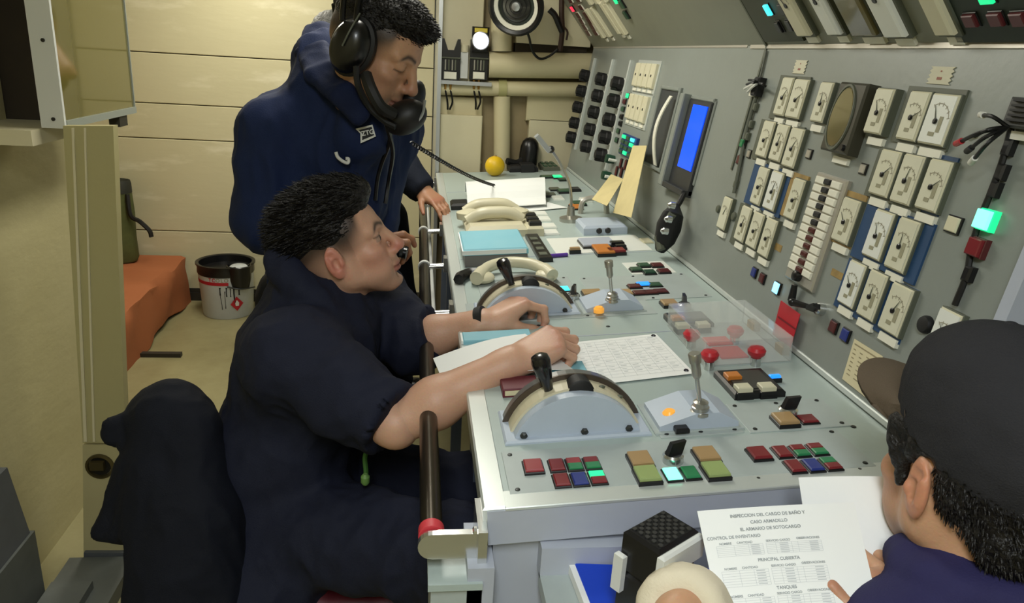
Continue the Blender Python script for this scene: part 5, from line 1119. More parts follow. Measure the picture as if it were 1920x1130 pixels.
mb = MB(); slab(mb, Fs, 0.003, sx-0.003, 0.003, sy-0.003, 0.075, 0.079); mb.build('body_groove', M('black_soft'), sp)
mb = MB(); slab(mb, Fs, 0, sx, 0, sy, 0.079, 0.13, 0.004); mb.build('upper_body', M('black_plastic'), sp)
hb = MB()
for i in range(9):
    for j in range(9):
        if (i+j) % 2 == 0: lathe(hb, Fs.p(sx*(0.14+0.09*i), sy*(0.14+0.09*j), 0.1302), Fs.N, [(0.0032, 0), (0.0030, 0.0012), (0.0016, 0.0012)], 8)
hb.build('grille_studs', mat('stud_grey', (46, 46, 44), 0.5), sp, kind='stuff')
for r_ in ((sx, sx+0.010, 0.0, sy+0.004, 0.098, 0.128), (sx, sx+0.010, sy-0.016, sy+0.004, 0.06, 0.098)):
    mb = MB(); slab(mb, Fs, *r_, 0.003); mb.build('white_bracket', M('white_paint'), sp)
mb = MB(); slab(mb, Fs, -0.004, 0.010, sy, sy+0.008, 0.05, 0.10, 0.002); mb.build('white_bracket', M('white_paint'), sp)
# ================================================================== figures: signed distance volumes -> one smooth surface
class Vol:
    def __init__(s, lo, hi, h):
        s.lo = np.array(lo, float); s.h = h; s.n = np.ceil((np.array(hi)-s.lo)/h).astype(int)+1
        s.f = np.full(tuple(s.n), 1.0, np.float32); s.ax = [s.lo[i]+h*np.arange(s.n[i]) for i in range(3)]
    def sl(s, lo, hi):
        a = np.clip(np.floor((np.array(lo)-s.lo)/s.h).astype(int), 0, s.n); b = np.clip(np.ceil((np.array(hi)-s.lo)/s.h).astype(int)+1, 0, s.n)
        if np.any(b-a < 1): return None, None
        q = tuple(slice(a[i], b[i]) for i in range(3))
        g = np.meshgrid(*[s.ax[i][q[i]] for i in range(3)], indexing='ij', sparse=True)
        return q, g
    def mix(s, q, d, k, op):
        f = s.f[q]
        if op == 'u': h = np.maximum(k-np.abs(f-d), 0)/k; s.f[q] = np.minimum(f, d)-h*h*k/4
        else: d = -d; h = np.maximum(k-np.abs(f-d), 0)/k; s.f[q] = np.maximum(f, d)+h*h*k/4
    def ell(s, c, r, k=0.012, R=None, op='u'):
        c = np.array(c, float); r = np.array(r if np.ndim(r) else (r, r, r), float); pad = max(r)+k+0.02
        q, g = s.sl(c-pad, c+pad)
        if q is None: return s
        x, y, z = g[0]-c[0], g[1]-c[1], g[2]-c[2]
        if R is not None: R = np.array(R); x, y, z = (x*R[0, i]+y*R[1, i]+z*R[2, i] for i in range(3))
        k0 = np.sqrt((x/r[0])**2+(y/r[1])**2+(z/r[2])**2); k1 = np.sqrt((x/r[0]**2)**2+(y/r[1]**2)**2+(z/r[2]**2)**2)+1e-9
        s.mix(q, (k0*(k0-1)/k1).astype(np.float32), k, op); return s
    def cone(s, a, ra, b, rb, k=0.012, op='u'):
        a = np.array(a, float); b = np.array(b, float); pad = max(ra, rb)+k+0.02
        q, g = s.sl(np.minimum(a, b)-pad, np.maximum(a, b)+pad)
        if q is None: return s
        d = b-a; L = d.dot(d)+1e-12
        t = np.clip(((g[0]-a[0])*d[0]+(g[1]-a[1])*d[1]+(g[2]-a[2])*d[2])/L, 0, 1)
        dist = np.sqrt((g[0]-a[0]-t*d[0])**2+(g[1]-a[1]-t*d[1])**2+(g[2]-a[2]-t*d[2])**2)-(ra+t*(rb-ra))
        s.mix(q, dist.astype(np.float32), k, op); return s
    def chain(s, pts, rs, k=0.012, op='u'):
        for i in range(len(pts)-1): s.cone(pts[i], rs[i], pts[i+1], rs[i+1], k, op)
        return s
    def cut(s, p, n, within=None):
        n = np.array(n, float); n /= np.linalg.norm(n); p = np.array(p, float)
        q, g = s.sl(*(within if within else (s.lo, s.lo+s.h*s.n)))
        if q is None: return s
        s.f[q] = np.maximum(s.f[q], ((g[0]-p[0])*n[0]+(g[1]-p[1])*n[1]+(g[2]-p[2])*n[2]).astype(np.float32)); return s
    def mesh(s, smooth=2):
        f = s.f; f[0] = f[-1] = 1; f[:, 0] = f[:, -1] = 1; f[:, :, 0] = f[:, :, -1] = 1
        sg = f < 0; n = f.shape
        cor = [(i, j, k) for i in (0, 1) for j in (0, 1) for k in (0, 1)]
        cnt = np.zeros(tuple(np.array(n)-1), np.int8)
        for i, j, k in cor: cnt += sg[i:n[0]-1+i, j:n[1]-1+j, k:n[2]-1+k]
        act = np.argwhere((cnt > 0) & (cnt < 8)); idx = np.full(cnt.shape, -1, np.int64); idx[tuple(act.T)] = np.arange(len(act))
        val = {c: f[act[:, 0]+c[0], act[:, 1]+c[1], act[:, 2]+c[2]] for c in cor}
        P = np.zeros((len(act), 3)); w = np.zeros(len(act))
        for a in cor:
            for ax in range(3):
                if a[ax]: continue
                b = list(a); b[ax] = 1; b = tuple(b); fa, fb = val[a], val[b]; m = (fa < 0) != (fb < 0)
                t = np.where(m, fa/np.where(m, fa-fb, 1), 0); p = np.array(a, float)[None]+t[:, None]*(np.array(b)-np.array(a))[None]
                P += p*m[:, None]; w += m
        V = s.lo+s.h*(act+P/w[:, None]); F = []
        for ax in range(3):
            o = [(1, 2), (2, 0), (0, 1)][ax]; sa = [slice(None)]*3; sb = [slice(None)]*3; sa[ax] = slice(0, -1); sb[ax] = slice(1, None)
            e = np.argwhere(sg[tuple(sa)] != sg[tuple(sb)]); e = e[(e[:, o[0]] > 0) & (e[:, o[1]] > 0)]
            u = np.zeros(3, int); u[o[0]] = 1; v = np.zeros(3, int); v[o[1]] = 1
            q = np.stack([idx[tuple((e-d).T)] for d in (u*0, u, u+v, v)], 1)
            fl = ~sg[tuple(e.T)]; q[fl] = q[fl][:, ::-1]; F.append(q)
        F = np.concatenate(F); F = F[(F >= 0).all(1)]
        vol = np.einsum('ij,ij->i', V[F[:, 0]]-V.mean(0), np.cross(V[F[:, 2]]-V[F[:, 0]], V[F[:, 3]]-V[F[:, 1]])).sum()
        if vol < 0: F = F[:, ::-1]
        for _ in range(smooth):
            A = np.zeros_like(V); c = np.zeros(len(V))
            for i in range(4):
                np.add.at(A, F[:, i], V[F[:, (i+1) % 4]]+V[F[:, (i+3) % 4]]); np.add.at(c, F[:, i], 2)
            V = 0.45*V+0.55*A/np.maximum(c, 1)[:, None]
        return V, F
from mathutils import noise as mnoise
def normals_of(V, F):
    a = np.cross(V[F[:, 2]]-V[F[:, 0]], V[F[:, 3]]-V[F[:, 1]]); N = np.zeros_like(V)
    for i in range(4): np.add.at(N, F[:, i], a)
    return N/np.maximum(1e-12, np.linalg.norm(N, axis=1))[:, None]
def wrinkle(V, F, amp, scale, seed=0.0, stretch=(1, 1, 1), ridged=True):
    N = normals_of(V, F); st = np.array(stretch)
    q = V*st*scale+seed
    n = np.array([mnoise.noise(p) for p in q]); n2 = np.array([mnoise.noise(p*2.3+7) for p in q])
    if ridged: d = (1-np.abs(n)*2.2)*0.7+(1-np.abs(n2)*2.2)*0.3
    else: d = n+0.5*n2
    return V+N*(amp*d)[:, None]
def mesh_obj(name, V, F, m, parent, tint=None, label=None):
    me = bpy.data.meshes.new(name); off = np.zeros(3); r = parent
    while r is not None: off += np.array(r.location); r = r.parent
    me.from_pydata([tuple(p) for p in (V-off)], [], [tuple(int(i) for i in f) for f in F]); me.materials.append(m)
    me.polygons.foreach_set('use_smooth', [True]*len(me.polygons))
    if tint is not None:
        at = me.attributes.new('tint', 'FLOAT_COLOR', 'POINT'); at.data.foreach_set('color', np.concatenate([tint, np.ones((len(tint), 1))], 1).astype(np.float32).ravel())
    o = bpy.data.objects.new(name, me); link(o, parent); tag(o, label); return o
def join(parts):
    V = np.concatenate([p[0] for p in parts]); k = 0; F = []; T = []
    for p in parts: F.append(p[1]+k); k += len(p[0]); T.append(p[2])
    return V, np.concatenate(F), np.concatenate(T)
def frame(az, pitch, roll=0.0):
    a, p, r = map(math.radians, (az, pitch, roll))
    f = np.array([math.cos(a)*math.cos(p), math.sin(a)*math.cos(p), math.sin(p)]); l = np.array([-math.sin(a), math.cos(a), 0]); u = np.cross(f, l)
    l, u = l*math.cos(r)+u*math.sin(r), u*math.cos(r)-l*math.sin(r)
    return np.stack([f, l, u], 1)                    # columns: forward, left, up
ss = lambda x, a, b: np.clip((x-a)/(b-a), 0, 1)**2*(3-2*np.clip((x-a)/(b-a), 0, 1))
def head_mesh(skin, dark=(20, 17, 15), fade=True, eyes=0.9, lids=0.0, nr=0.060, res=0.0022, neck=True, brow=1.0, lips=(150, 84, 76), neckdir=(-0.05, 0, -0.17), jaw=1.0, flush=(178, 96, 84)):
    v = Vol((-0.135, -0.11, -0.20), (0.145, 0.11, 0.15), res)
    v.ell((-0.014, 0, 0.043), (0.098, 0.077, 0.084), 0.01).ell((0.03, 0, 0.04), (0.064, 0.064, 0.062), 0.02).ell((-0.045, 0, 0.01), (0.062, 0.066, 0.06), 0.02)
    v.ell((0.038, 0, -0.03), (0.055, 0.056, 0.058), 0.02)
    for s in (1, -1):
        v.cone((0.0, 0.053*s, -0.04), 0.022, (0.066, 0.020*s, -0.096), 0.017*jaw, 0.02); v.cone((0.0, 0.052*s, -0.02), 0.024, (0.0, 0.052*s, -0.05), 0.018, 0.02)
        v.ell((0.058, 0.042*s, -0.018), (0.026, 0.022, 0.020), 0.018); v.ell((0.055, 0.030*s, -0.058), (0.030, 0.024, 0.030), 0.02)
        v.cone((0.088, 0.012*s, 0.028), 0.011, (0.070, 0.046*s, 0.027), 0.011, 0.012)
    v.ell((0.078, 0, -0.098), (0.019, 0.022, 0.017), 0.014); v.ell((0.05, 0, -0.085), (0.035, 0.03, 0.022), 0.02)
    for s in (1, -1):
        v.ell((0.101, 0.034*s, 0.007), (0.022, 0.018, 0.013), 0.012, op='s'); v.ell((0.0745, 0.033*s, 0.007), 0.0145, 0.004)
        v.cone((0.0825, 0.023*s, 0.0145), 0.0045, (0.079, 0.044*s, 0.0135), 0.0045, 0.004)
    if lids:
        for s in (1, -1): v.ell((0.0755, 0.033*s, 0.0095), (0.0152, 0.0155, 0.0120), 0.003)
    v.cone((0.090, 0, 0.020), 0.009, (0.116, 0, -0.026), 0.0105, 0.012); v.ell((0.113, 0, -0.030), (0.013, 0.012, 0.011), 0.008)
    for s in (1, -1): v.ell((0.101, 0.0135*s, -0.034), (0.013, 0.009, 0.009), 0.008); v.ell((0.108, 0.008*s, -0.042), (0.006, 0.0045, 0.005), 0.003, op='s')
    v.ell((0.090, 0, -0.052), (0.012, 0.022, 0.014), 0.012); v.ell((0.0945, 0, -0.0625), (0.0105, 0.022, 0.0062), 0.006); v.ell((0.0915, 0, -0.0745), (0.0115, 0.020, 0.0072), 0.006)
    v.ell((0.106, 0, -0.0685), (0.012, 0.024, 0.0017), 0.003, op='s'); v.ell((0.096, 0, -0.087), (0.010, 0.02, 0.006), 0.01, op='s')
    for s in (1, -1):
        Re = frame(90*s-12*s, 0)                                  # ears
        c = np.array((-0.012, 0.080*s, 0.0)); E = frame(-14*s if s > 0 else 14, 0)
        v.ell(c, (0.019, 0.0075, 0.033), 0.006, R=E); v.ell(c+(-0.002, 0, -0.006), (0.013, 0.006, 0.030), 0.004, R=E)
        v.ell(c+(0.003, 0.0075*s, -0.003), (0.0095, 0.0085, 0.014), 0.003, op='s'); v.ell(c+(-0.002, 0.0085*s, 0.016), (0.012, 0.0055, 0.0085), 0.003, op='s'); v.cone(c+(-0.012, 0.006*s, 0.012), 0.0035, c+(-0.010, 0.006*s, -0.014), 0.0035, 0.003); v.ell(c+(0.012, 0.001*s, -0.006), (0.005, 0.006, 0.008), 0.004)
    if neck:
        nd = np.array(neckdir); v.cone((-0.012, 0, -0.04), 0.056, nd, nr, 0.025)
    V, F = v.mesh(2); x, y, z = V.T; ay = np.abs(y)
    T = np.tile(np.array(lin(skin)), (len(V), 1))
    def blend(c, w): 
        nonlocal T; w = np.clip(w, 0, 1)[:, None]; T = T*(1-w)+np.array(lin(c))*w
    blend(flush, 0.35*np.exp(-((x-0.06)/0.035)**2-((ay-0.045)/0.03)**2-((z+0.025)/0.03)**2)); blend(flush, 0.55*np.exp(-((x-0.115)/0.016)**2-((z+0.03)/0.016)**2)*(ay < 0.03))
    blend(flush, 0.55*ss(ay, 0.074, 0.086)*(np.abs(z) < 0.045))
    blend((96, 74, 62), 0.35*ss(-z, 0.05, 0.085)*ss(x, 0.0, 0.03)*(1-ss(-z, 0.115, 0.13)))                           # shaved beard
    blend((96, 74, 62), 0.30*np.exp(-((z+0.05)/0.008)**2)*(x > 0.08)*(ay < 0.028))
    blend(lips, 0.85*np.exp(-((z+0.0685)/0.0105)**4)*(x > 0.088)*(1-ss(ay, 0.019, 0.025)))
    bw = np.exp(-((z-(0.030+0.006*ss(ay, 0.012, 0.03)-0.010*ss(ay, 0.034, 0.052)))/0.0052)**2)*ss(ay, 0.008, 0.014)*(1-ss(ay, 0.045, 0.054))*(x > 0.05); blend(dark, 0.9*brow*bw)
    for s in (1, -1):
        d = np.sqrt((x-0.0745)**2+(y-0.033*s)**2+(z-0.007)**2); eye = (d < 0.0162)*(x > 0.078)*(z < 0.0125)*(z > 0.001)
        blend((150, 132, 120), eye*eyes); blend((26, 18, 14), eye*(eyes > 0)*((np.sqrt((y-0.034*s)**2+(z-0.0065)**2)) < 0.0062)); blend(dark, 0.7*(d < 0.021)*(x > 0.074)*np.exp(-((z-(0.0125 if eyes else 0.001))/0.0022)**2))
    if fade:
        line = -0.004+0.034*ss(x, 0.02, 0.065)-0.020*ss(-x, 0.03, 0.085)
        w = ss(z-line, -0.022, 0.046)**1.3*(1-ss(x, 0.050, 0.066))*(1-0.999*((ay > 0.079)*(z < 0.036)))
        blend(dark, 0.92*w); blend((92, 78, 66), 0.35*ss(-x, 0.02, 0.06)*ss(z, -0.075, -0.03)*(1-w))
        sb = (np.abs(x-0.018) < 0.012)*(ay > 0.055)*ss(z, -0.03, 0.03)*(1-ss(ay, 0.073, 0.08)); blend(dark, 0.25*sb)
    return V, F, T
def place(mesh, R, o, s=1.0):
    V, F, T = mesh; return (V*s)@R.T+np.array(o), F, T
def hand_mesh(side, wrist, xdir, dorsal, skin, mcp=(45, 50, 55, 60), pip=(70, 75, 78, 80), dip=(35, 38, 40, 42), spread=(6, 1, -4, -10), thumb=(35, -20, 20, 15), arm=None, res=0.002, size=1.0, flush=(170, 96, 82)):
    """palm, four bent fingers and a thumb from the side of the palm; the forearm runs on from the wrist"""
    x = np.array(xdir, float); x /= np.linalg.norm(x); z = np.array(dorsal, float); z = z-x*z.dot(x); z /= np.linalg.norm(z); y = np.cross(z, x)*(1 if side == 'R' else -1)
    o = np.array(wrist, float); W_ = lambda p: o+size*(x*p[0]+y*p[1]+z*p[2]); S_ = size
    pts = [o-0.13*x, o+0.22*x]; pad = 0.24
    lo = np.minimum(o-0.19, o); hi = np.maximum(o+0.19, o)
    if arm is not None: lo = np.minimum(lo, np.array(arm[0])-0.075); hi = np.maximum(hi, np.array(arm[0])+0.075)
    v = Vol(lo, hi, res)
    if arm is not None:
        e = np.array(arm[0]); v.cone(e, arm[1]*0.88, e*0.66+o*0.34, arm[1]*1.03, 0.02); v.cone(e*0.66+o*0.34, arm[1]*1.03, W_((0, 0, 0)), 0.027*S_, 0.02)
        v.ell(W_((-0.015, 0, 0)), (0.03*S_, 0.030*S_, 0.021*S_), 0.02, R=np.stack([x, y, z], 1))
    kn = [(0.092, 0.030), (0.096, 0.010), (0.091, -0.010), (0.083, -0.029)]
    for (kx, ky) in kn: v.cone(W_((0.004, ky*0.55, -0.004)), 0.0165*S_, W_((kx, ky, 0)), 0.0125*S_, 0.014)
    v.ell(W_((0.048, 0.0, -0.008)), (0.046*S_, 0.038*S_, 0.015*S_), 0.016, R=np.stack([x, y, z], 1)); v.ell(W_((0.028, 0.026, -0.016)), (0.032*S_, 0.018*S_, 0.016*S_), 0.016, R=np.stack([x, y, z], 1))
    tips = []; nails = []
    for i, L in enumerate(((0.043, 0.026, 0.021), (0.047, 0.030, 0.022), (0.043, 0.028, 0.022), (0.034, 0.021, 0.020))):
        a = math.radians(spread[i]); dy = math.sin(a); p = np.array((kn[i][0], kn[i][1], 0.0)); an = 0.0; rr = (0.0105, 0.0092, 0.0082, 0.0070)
        if i == 3: rr = tuple(r*0.88 for r in rr)
        for j in range(3):
            an += math.radians((mcp, pip, dip)[j][i]); d = np.array((math.cos(an)*math.cos(a), dy*math.cos(an*0.5), -math.sin(an))); d /= np.linalg.norm(d); q = p+d*L[j]
            v.cone(W_(p), rr[j]*S_, W_(q), rr[j+1]*S_, 0.0028); v.ell(W_(p), rr[j]*1.06*S_, 0.003); p = q
        tips.append(W_(p)); nails.append((W_(p-d*0.002+np.array((math.sin(an), 0, math.cos(an)))*0.006), i))
    ta, tb, tc, td = map(math.radians, thumb)          # away from the index, below the palm, bend, bend
    p = np.array((0.022, 0.028, -0.012)); d = np.array((math.cos(ta)*math.cos(tb), math.sin(ta)*math.cos(tb), math.sin(tb)))
    for L, r0, r1, bend in ((0.040, 0.0150, 0.0125, 0), (0.034, 0.0118, 0.0105, tc), (0.028, 0.0105, 0.0080, td)):
        d = d+np.array((0.35*math.sin(bend), -math.sin(bend), -0.25*math.sin(bend))); d /= np.linalg.norm(d); q = p+d*L; v.cone(W_(p), r0*S_, W_(q), r1*S_, 0.006); p = q
    tips.append(W_(p))
    V, F = v.mesh(2); T = np.tile(np.array(lin(skin)), (len(V), 1))
    for tp in tips:
        w = np.exp(-(np.linalg.norm(V-tp, axis=1)/0.018)**2)[:, None]*0.45; T = T*(1-w)+np.array(lin(flush))*w
    for (kx, ky) in kn:
        w = np.exp(-(np.linalg.norm(V-W_((kx, ky, 0.012)), axis=1)/0.012)**2)[:, None]*0.4; T = T*(1-w)+np.array(lin(flush))*w
    return V, F, T
def solid(lo, hi, res, build, amp=0.0, scale=14, seed=0.0, stretch=(1, 1, 1), smooth=2):
    v = Vol(lo, hi, res); build(v); V, F = v.mesh(smooth)
    if amp: V = wrinkle(V, F, amp, scale, seed, stretch)
    return V, F
def tinted(VF, skin): return VF[0], VF[1], np.tile(np.array(lin(skin)), (len(VF[0]), 1))
def hairtufts(pts, dirs, m, name, parent, length=0.03, r=0.0012, bend=(0, 0, -0.3), seed=1, jit=0.35):
    rg = np.random.RandomState(seed); vs = []; fs = []
    for p, d in zip(pts, dirs):
        d = d+rg.normal(0, jit, 3)*0.5; d /= np.linalg.norm(d); L = length*rg.uniform(0.6, 1.15); s = np.cross(d, rg.normal(0, 1, 3)); s /= np.linalg.norm(s)+1e-9; t = np.cross(d, s)
        b = len(vs); q0 = p; q1 = p+d*L*0.55+np.array(bend)*L*0.18; q2 = p+d*L+np.array(bend)*L*0.6
        for q, rr in ((q0, r), (q1, r*0.85)):
            for k in range(3): a = 2*PI*k/3; vs.append(q+rr*(s*math.cos(a)+t*math.sin(a)))
        vs.append(q2)
        for k in range(3): k2 = (k+1) % 3; fs += [(b+k, b+k2, b+3+k2, b+3+k), (b+3+k, b+3+k2, b+6)]
    mb = MB(); mb.add(vs, fs); o = mb.build(name, m, parent, smooth=True, kind='stuff'); return o

mat_attr('skin', 0.48, bump=0.12, bscale=260, sub=0.12)
def cloth(name, rgb, rgb2=None, rough=0.8):
    return mat(name, rgb, rough, var=0.4, scale=7, rgb2=rgb2, bump=0.18, bscale=420, spec=0.25)
cloth('navy_coverall', (27, 31, 49), (21, 24, 39)); cloth('navy_jacket', (25, 39, 76), (18, 28, 56)); cloth('navy_collar', (22, 34, 68))
cloth('navy_blue_shirt', (40, 38, 78), (34, 32, 66)); cloth('black_cloth', (16, 18, 26)); cloth('dark_jacket', (20, 26, 40), (15, 20, 31))
mat('hair_black', (17, 15, 14), 0.42, var=0.4, scale=60, rgb2=(34, 30, 27), bump=0.5, bscale=160, spec=0.35)
mat('hair_grey', (46, 46, 42), 0.5, var=0.5, scale=70, rgb2=(78, 76, 70), bump=0.5, bscale=160)
mat('boot_black', (16, 15, 15), 0.25)
A_ = at_depth
FLOORZ = 0.0
def leg_pair(v, hips, knees, ankles, r=(0.10, 0.075, 0.052), k=0.03):
    for h, n, a in zip(hips, knees, ankles): v.chain([h, n, a], r, k)
def boots(parent, ankles, dirs, m='boot_black'):
    for a, d in zip(ankles, dirs):
        d = np.array(d, float); d /= np.linalg.norm(d); a = np.array(a); g = np.array((a[0], a[1], 0.0))
        def f(v): v.chain([g+(0, 0, 0.16), g+(0, 0, 0.05)], (0.055, 0.05), 0.02); v.cone(g+d*-0.04+(0, 0, 0.045), 0.042, g+d*0.10+(0, 0, 0.042), 0.044, 0.02); v.ell(g+d*0.15+(0, 0, 0.04), (0.055, 0.05, 0.042), 0.02); v.cut(g+(0, 0, 0.003), (0, 0, -1))
        V, F = solid(g-0.24, g+np.array((0.24, 0.24, 0.25)), 0.006, f); mesh_obj('boot', V, F, M(m), parent)

# ------------------------------------------------------------------ seated man at the near lever
SK = (212, 166, 140)
Hs = A_(642, 470, 1.545); Rs = frame(3, 22)
P = empty('person', (-0.27, 1.47, 0.0), 'person seated at the console in navy coverall, reaching over the near lever, hair faded', 'person')
pel, wai, che = np.array((-0.275, 1.47, 0.52)), np.array((-0.275, 1.48, 0.66)), np.array((-0.225, 1.51, 0.83))
nb = A_(586, 548, 1.555); shR, shL = np.array((-0.225, 1.345, 0.925)), np.array((-0.115, 1.70, 0.93))
elR, wrR = A_(742, 796, 1.33), A_(962, 676, 1.36); elL, wrL = A_(772, 642, 1.66), A_(908, 602, 1.61)
hipR, hipL = np.array((-0.26, 1.38, 0.53)), np.array((-0.25, 1.58, 0.53)); knR, knL = A_(862, 1046, 1.41), A_(872, 930, 1.72)
anR, anL = np.array((0.20, 1.27, 0.09)), np.array((0.22, 1.62, 0.09))
def body(v, g=0.0):
    v.ell(pel, (0.13+g, 0.165+g, 0.11+g), 0.04).ell(wai, (0.125+g, 0.155+g, 0.13+g), 0.05).ell(che, (0.125+g, 0.175+g, 0.155+g), 0.05)
    v.cone(shR, 0.066+g, shL, 0.066+g, 0.05).cone(che, 0.09+g, nb, 0.055+g, 0.05)
def bodyfull(v):
    body(v); v.chain([shR, elR], (0.056, 0.046), 0.02); v.chain([shL, elL], (0.056, 0.046), 0.02); leg_pair(v, (hipR, hipL), (knR, knL), (anR, anL), (0.075, 0.058, 0.04))
lo, hi = np.array((-0.52, 1.02, 0.0)), np.array((0.36, 1.86, 1.06))
handR = hand_mesh('R', wrR, A_(1045, 636, 1.385)-wrR, (-0.10, -0.25, 0.95), SK, mcp=(34, 40, 46, 52), pip=(80, 84, 86, 86), dip=(40, 42, 44, 46), thumb=(8, -35, 10, 8), arm=(elR, 0.044))
handL = hand_mesh('L', wrL, A_(985, 562, 1.64)-wrL, (-0.15, 0.10, 0.95), SK, mcp=(38, 46, 52, 58), pip=(66, 70, 74, 78), dip=(34, 36, 38, 40), thumb=(14, -34, 4, 4), arm=(elL, 0.042))
head = place(head_mesh(SK, eyes=0.55, neckdir=(-0.10, 0, -0.15), flush=(196, 92, 84)), Rs, Hs, 0.985)
mesh_obj('body', *join([tinted(solid(lo, hi, 0.009, bodyfull), SK), head, handR, handL])[:2], M('skin'), P, join([tinted(solid(lo, hi, 0.009, bodyfull), SK), head, handR, handL])[2])
uR = (elR-shR)/np.linalg.norm(elR-shR); cuR, cuL = elR-uR*0.012, elL+(wrL-elL)*0.30
def top(v):
    body(v, 0.022); v.ell((-0.31, 1.33, 0.45), (0.15, 0.12, 0.085), 0.04)
    v.chain([shR, shR*0.45+elR*0.55, elR], (0.088, 0.074, 0.064), 0.03); v.cone(elR, 0.064, elR+uR*0.05, 0.066, 0.02)
    v.chain([shL, shL*0.4+elL*0.6, elL], (0.085, 0.074, 0.064), 0.03); v.cone(elL, 0.062, elL+(wrL-elL)*0.45, 0.066, 0.02)
    dR = (wrR-elR)/np.linalg.norm(wrR-elR); dL = (wrL-elL)/np.linalg.norm(wrL-elL)
    v.cut(cuR, uR, (elR-0.10, elR+0.13)); v.cut(cuL, dL, (elL-0.08+dL*0.03, elL+dL*0.15+0.09))
    leg_pair(v, (hipR, hipL), (knR, knL), (anR, anL), (0.108, 0.088, 0.07), 0.04)
    v.cut((0, 0, 0.13), (0, 0, -1))
    # collar round the neck, open at the front
    up = np.array((0.26, 0.02, 1.0)); up /= np.linalg.norm(up); cx3 = -np.cross(up, (0, 1.0, 0)); cx3 /= np.linalg.norm(cx3); cy3 = np.cross(up, cx3)
    ring = [nb+cx3*0.080*math.cos(t)+cy3*0.080*math.sin(t)+up*(0.010-0.050*math.cos(t)) for t in np.linspace(0.55, 2*PI-0.55, 13)]
    v.chain(ring, [0.016, 0.020]+[0.024]*9+[0.020, 0.016], 0.015)
    v.cone(nb-up*0.05, 0.050, nb+up*0.06, 0.052, 0.01, op='s')
V, F = solid((-0.56, 0.98, 0.05), (0.42, 1.92, 1.12), 0.0065, top, amp=0.012, scale=11, seed=3.1, stretch=(1.0, 1, 0.7))
mesh_obj('coverall', V, F, M('navy_coverall'), P)
boots(P, (anR, anL), ((1, 0.1, 0), (1, 0.1, 0)))
# hair: thick dark top above a close fade
def hair_vol(fn, res=0.0026, amp=0.003, scale=60, st=(1, 1, 1), lo=(-0.14, -0.11, -0.12), hi=(0.14, 0.11, 0.20)):
    v = Vol(lo, hi, res); fn(v); V, F = v.mesh(1); return wrinkle(V, F, amp, scale, 2.0, st, False), F
def seated_hair(v):
    v.ell((-0.020, 0, 0.060), (0.101, 0.0798, 0.083), 0.01).ell((0.042, 0, 0.103), (0.060, 0.058, 0.034), 0.025).ell((0.0, 0, 0.112), (0.082, 0.066, 0.042), 0.025).ell((-0.06, 0, 0.075), (0.062, 0.070, 0.062), 0.02)
    v.ell((0.066, 0, 0.112), (0.034, 0.046, 0.022), 0.02)
V, F = hair_vol(seated_hair, st=(0.3, 1, 0.6)); V2 = (V*0.985)@Rs.T+Hs; ho = mesh_obj('hair', V2, F, M('hair_black'), P)
def tufts_on(V, F, R, sel, flow, n, length, m, name, parent, seed=4, r=0.0011, lift=0.35):
    N = normals_of(V, F); rg = np.random.RandomState(seed); c = np.nonzero(sel(V))[0]; c = rg.choice(c, min(n, len(c)), False)
    d = flow(V[c])+N[c]*lift
    return hairtufts((V[c]*0.985)@R[0].T+R[1], d@R[0].T, m, name, parent, length, r, (0, 0, -0.15), seed)
tufts_on(V, F, (Rs, Hs), lambda q: q[:, 2] > 0.045, lambda q: np.stack([-0.9+0*q[:, 0], q[:, 1]*4, 0.25+0*q[:, 0]], 1), 3200, 0.024, M('hair_black'), 'hair_strands', ho)
# wristband
dw = (wrL-elL)/np.linalg.norm(wrL-elL); wc = wrL-dw*0.004; bx, by, _ = basis(dw)
mb = MB(); rings(mb, [wc-dw*0.010, wc-dw*0.008, wc+dw*0.008, wc+dw*0.010], [bx]*4, [by]*4, [0.031, 0.0345, 0.0345, 0.031], 28); wb_ = mb.build('black_wristband', M('black_soft'), P, smooth=True)
mb = MB(); ball(mb, wc+by*0.0, (0.0345, 0.0345, 0.0345), 4, 3) if False else lathe(mb, wc-np.array((0, 0.02, 0.026)), (-0.1, -0.5, -0.8), [(0.012, 0), (0.012, 0.006), (0.008, 0.008)], 14); mb.build('band_clasp', M('black_plastic'), wb_, smooth=True)
# pen in the fist, green key cord, gold collar pin
tip = A_(1071, 664, 1.41); mb = MB(); tube(mb, tip, A_(1030, 628, 1.40), 0.0035, n=8); mb.build('pen', M('black_plastic'), smooth=True, label='thin dark pen held in the right fist of the seated man', cat='pen')
kc = A_(684, 850, 1.50); ko = empty('green_key_cord', kc, 'green cord with a small tag hanging from the belt of the seated man', 'cord')
mb = MB(); path(mb, spline([A_(690, 838, 1.50), A_(684, 858, 1.49), A_(686, 884, 1.48), A_(684, 900, 1.47)], 6), 0.005, 6); mb.build('cord', mat('cord_green', (70, 120, 50), 0.7), ko, smooth=True)
mb = MB(); lathe(mb, A_(685, 908, 1.465), (0, 0, 1), [(0.005, 0), (0.009, 0.006), (0.009, 0.018), (0.004, 0.024)], 10); mb.build('tag', mat('tag_green', (110, 150, 80), 0.5), ko, smooth=True)
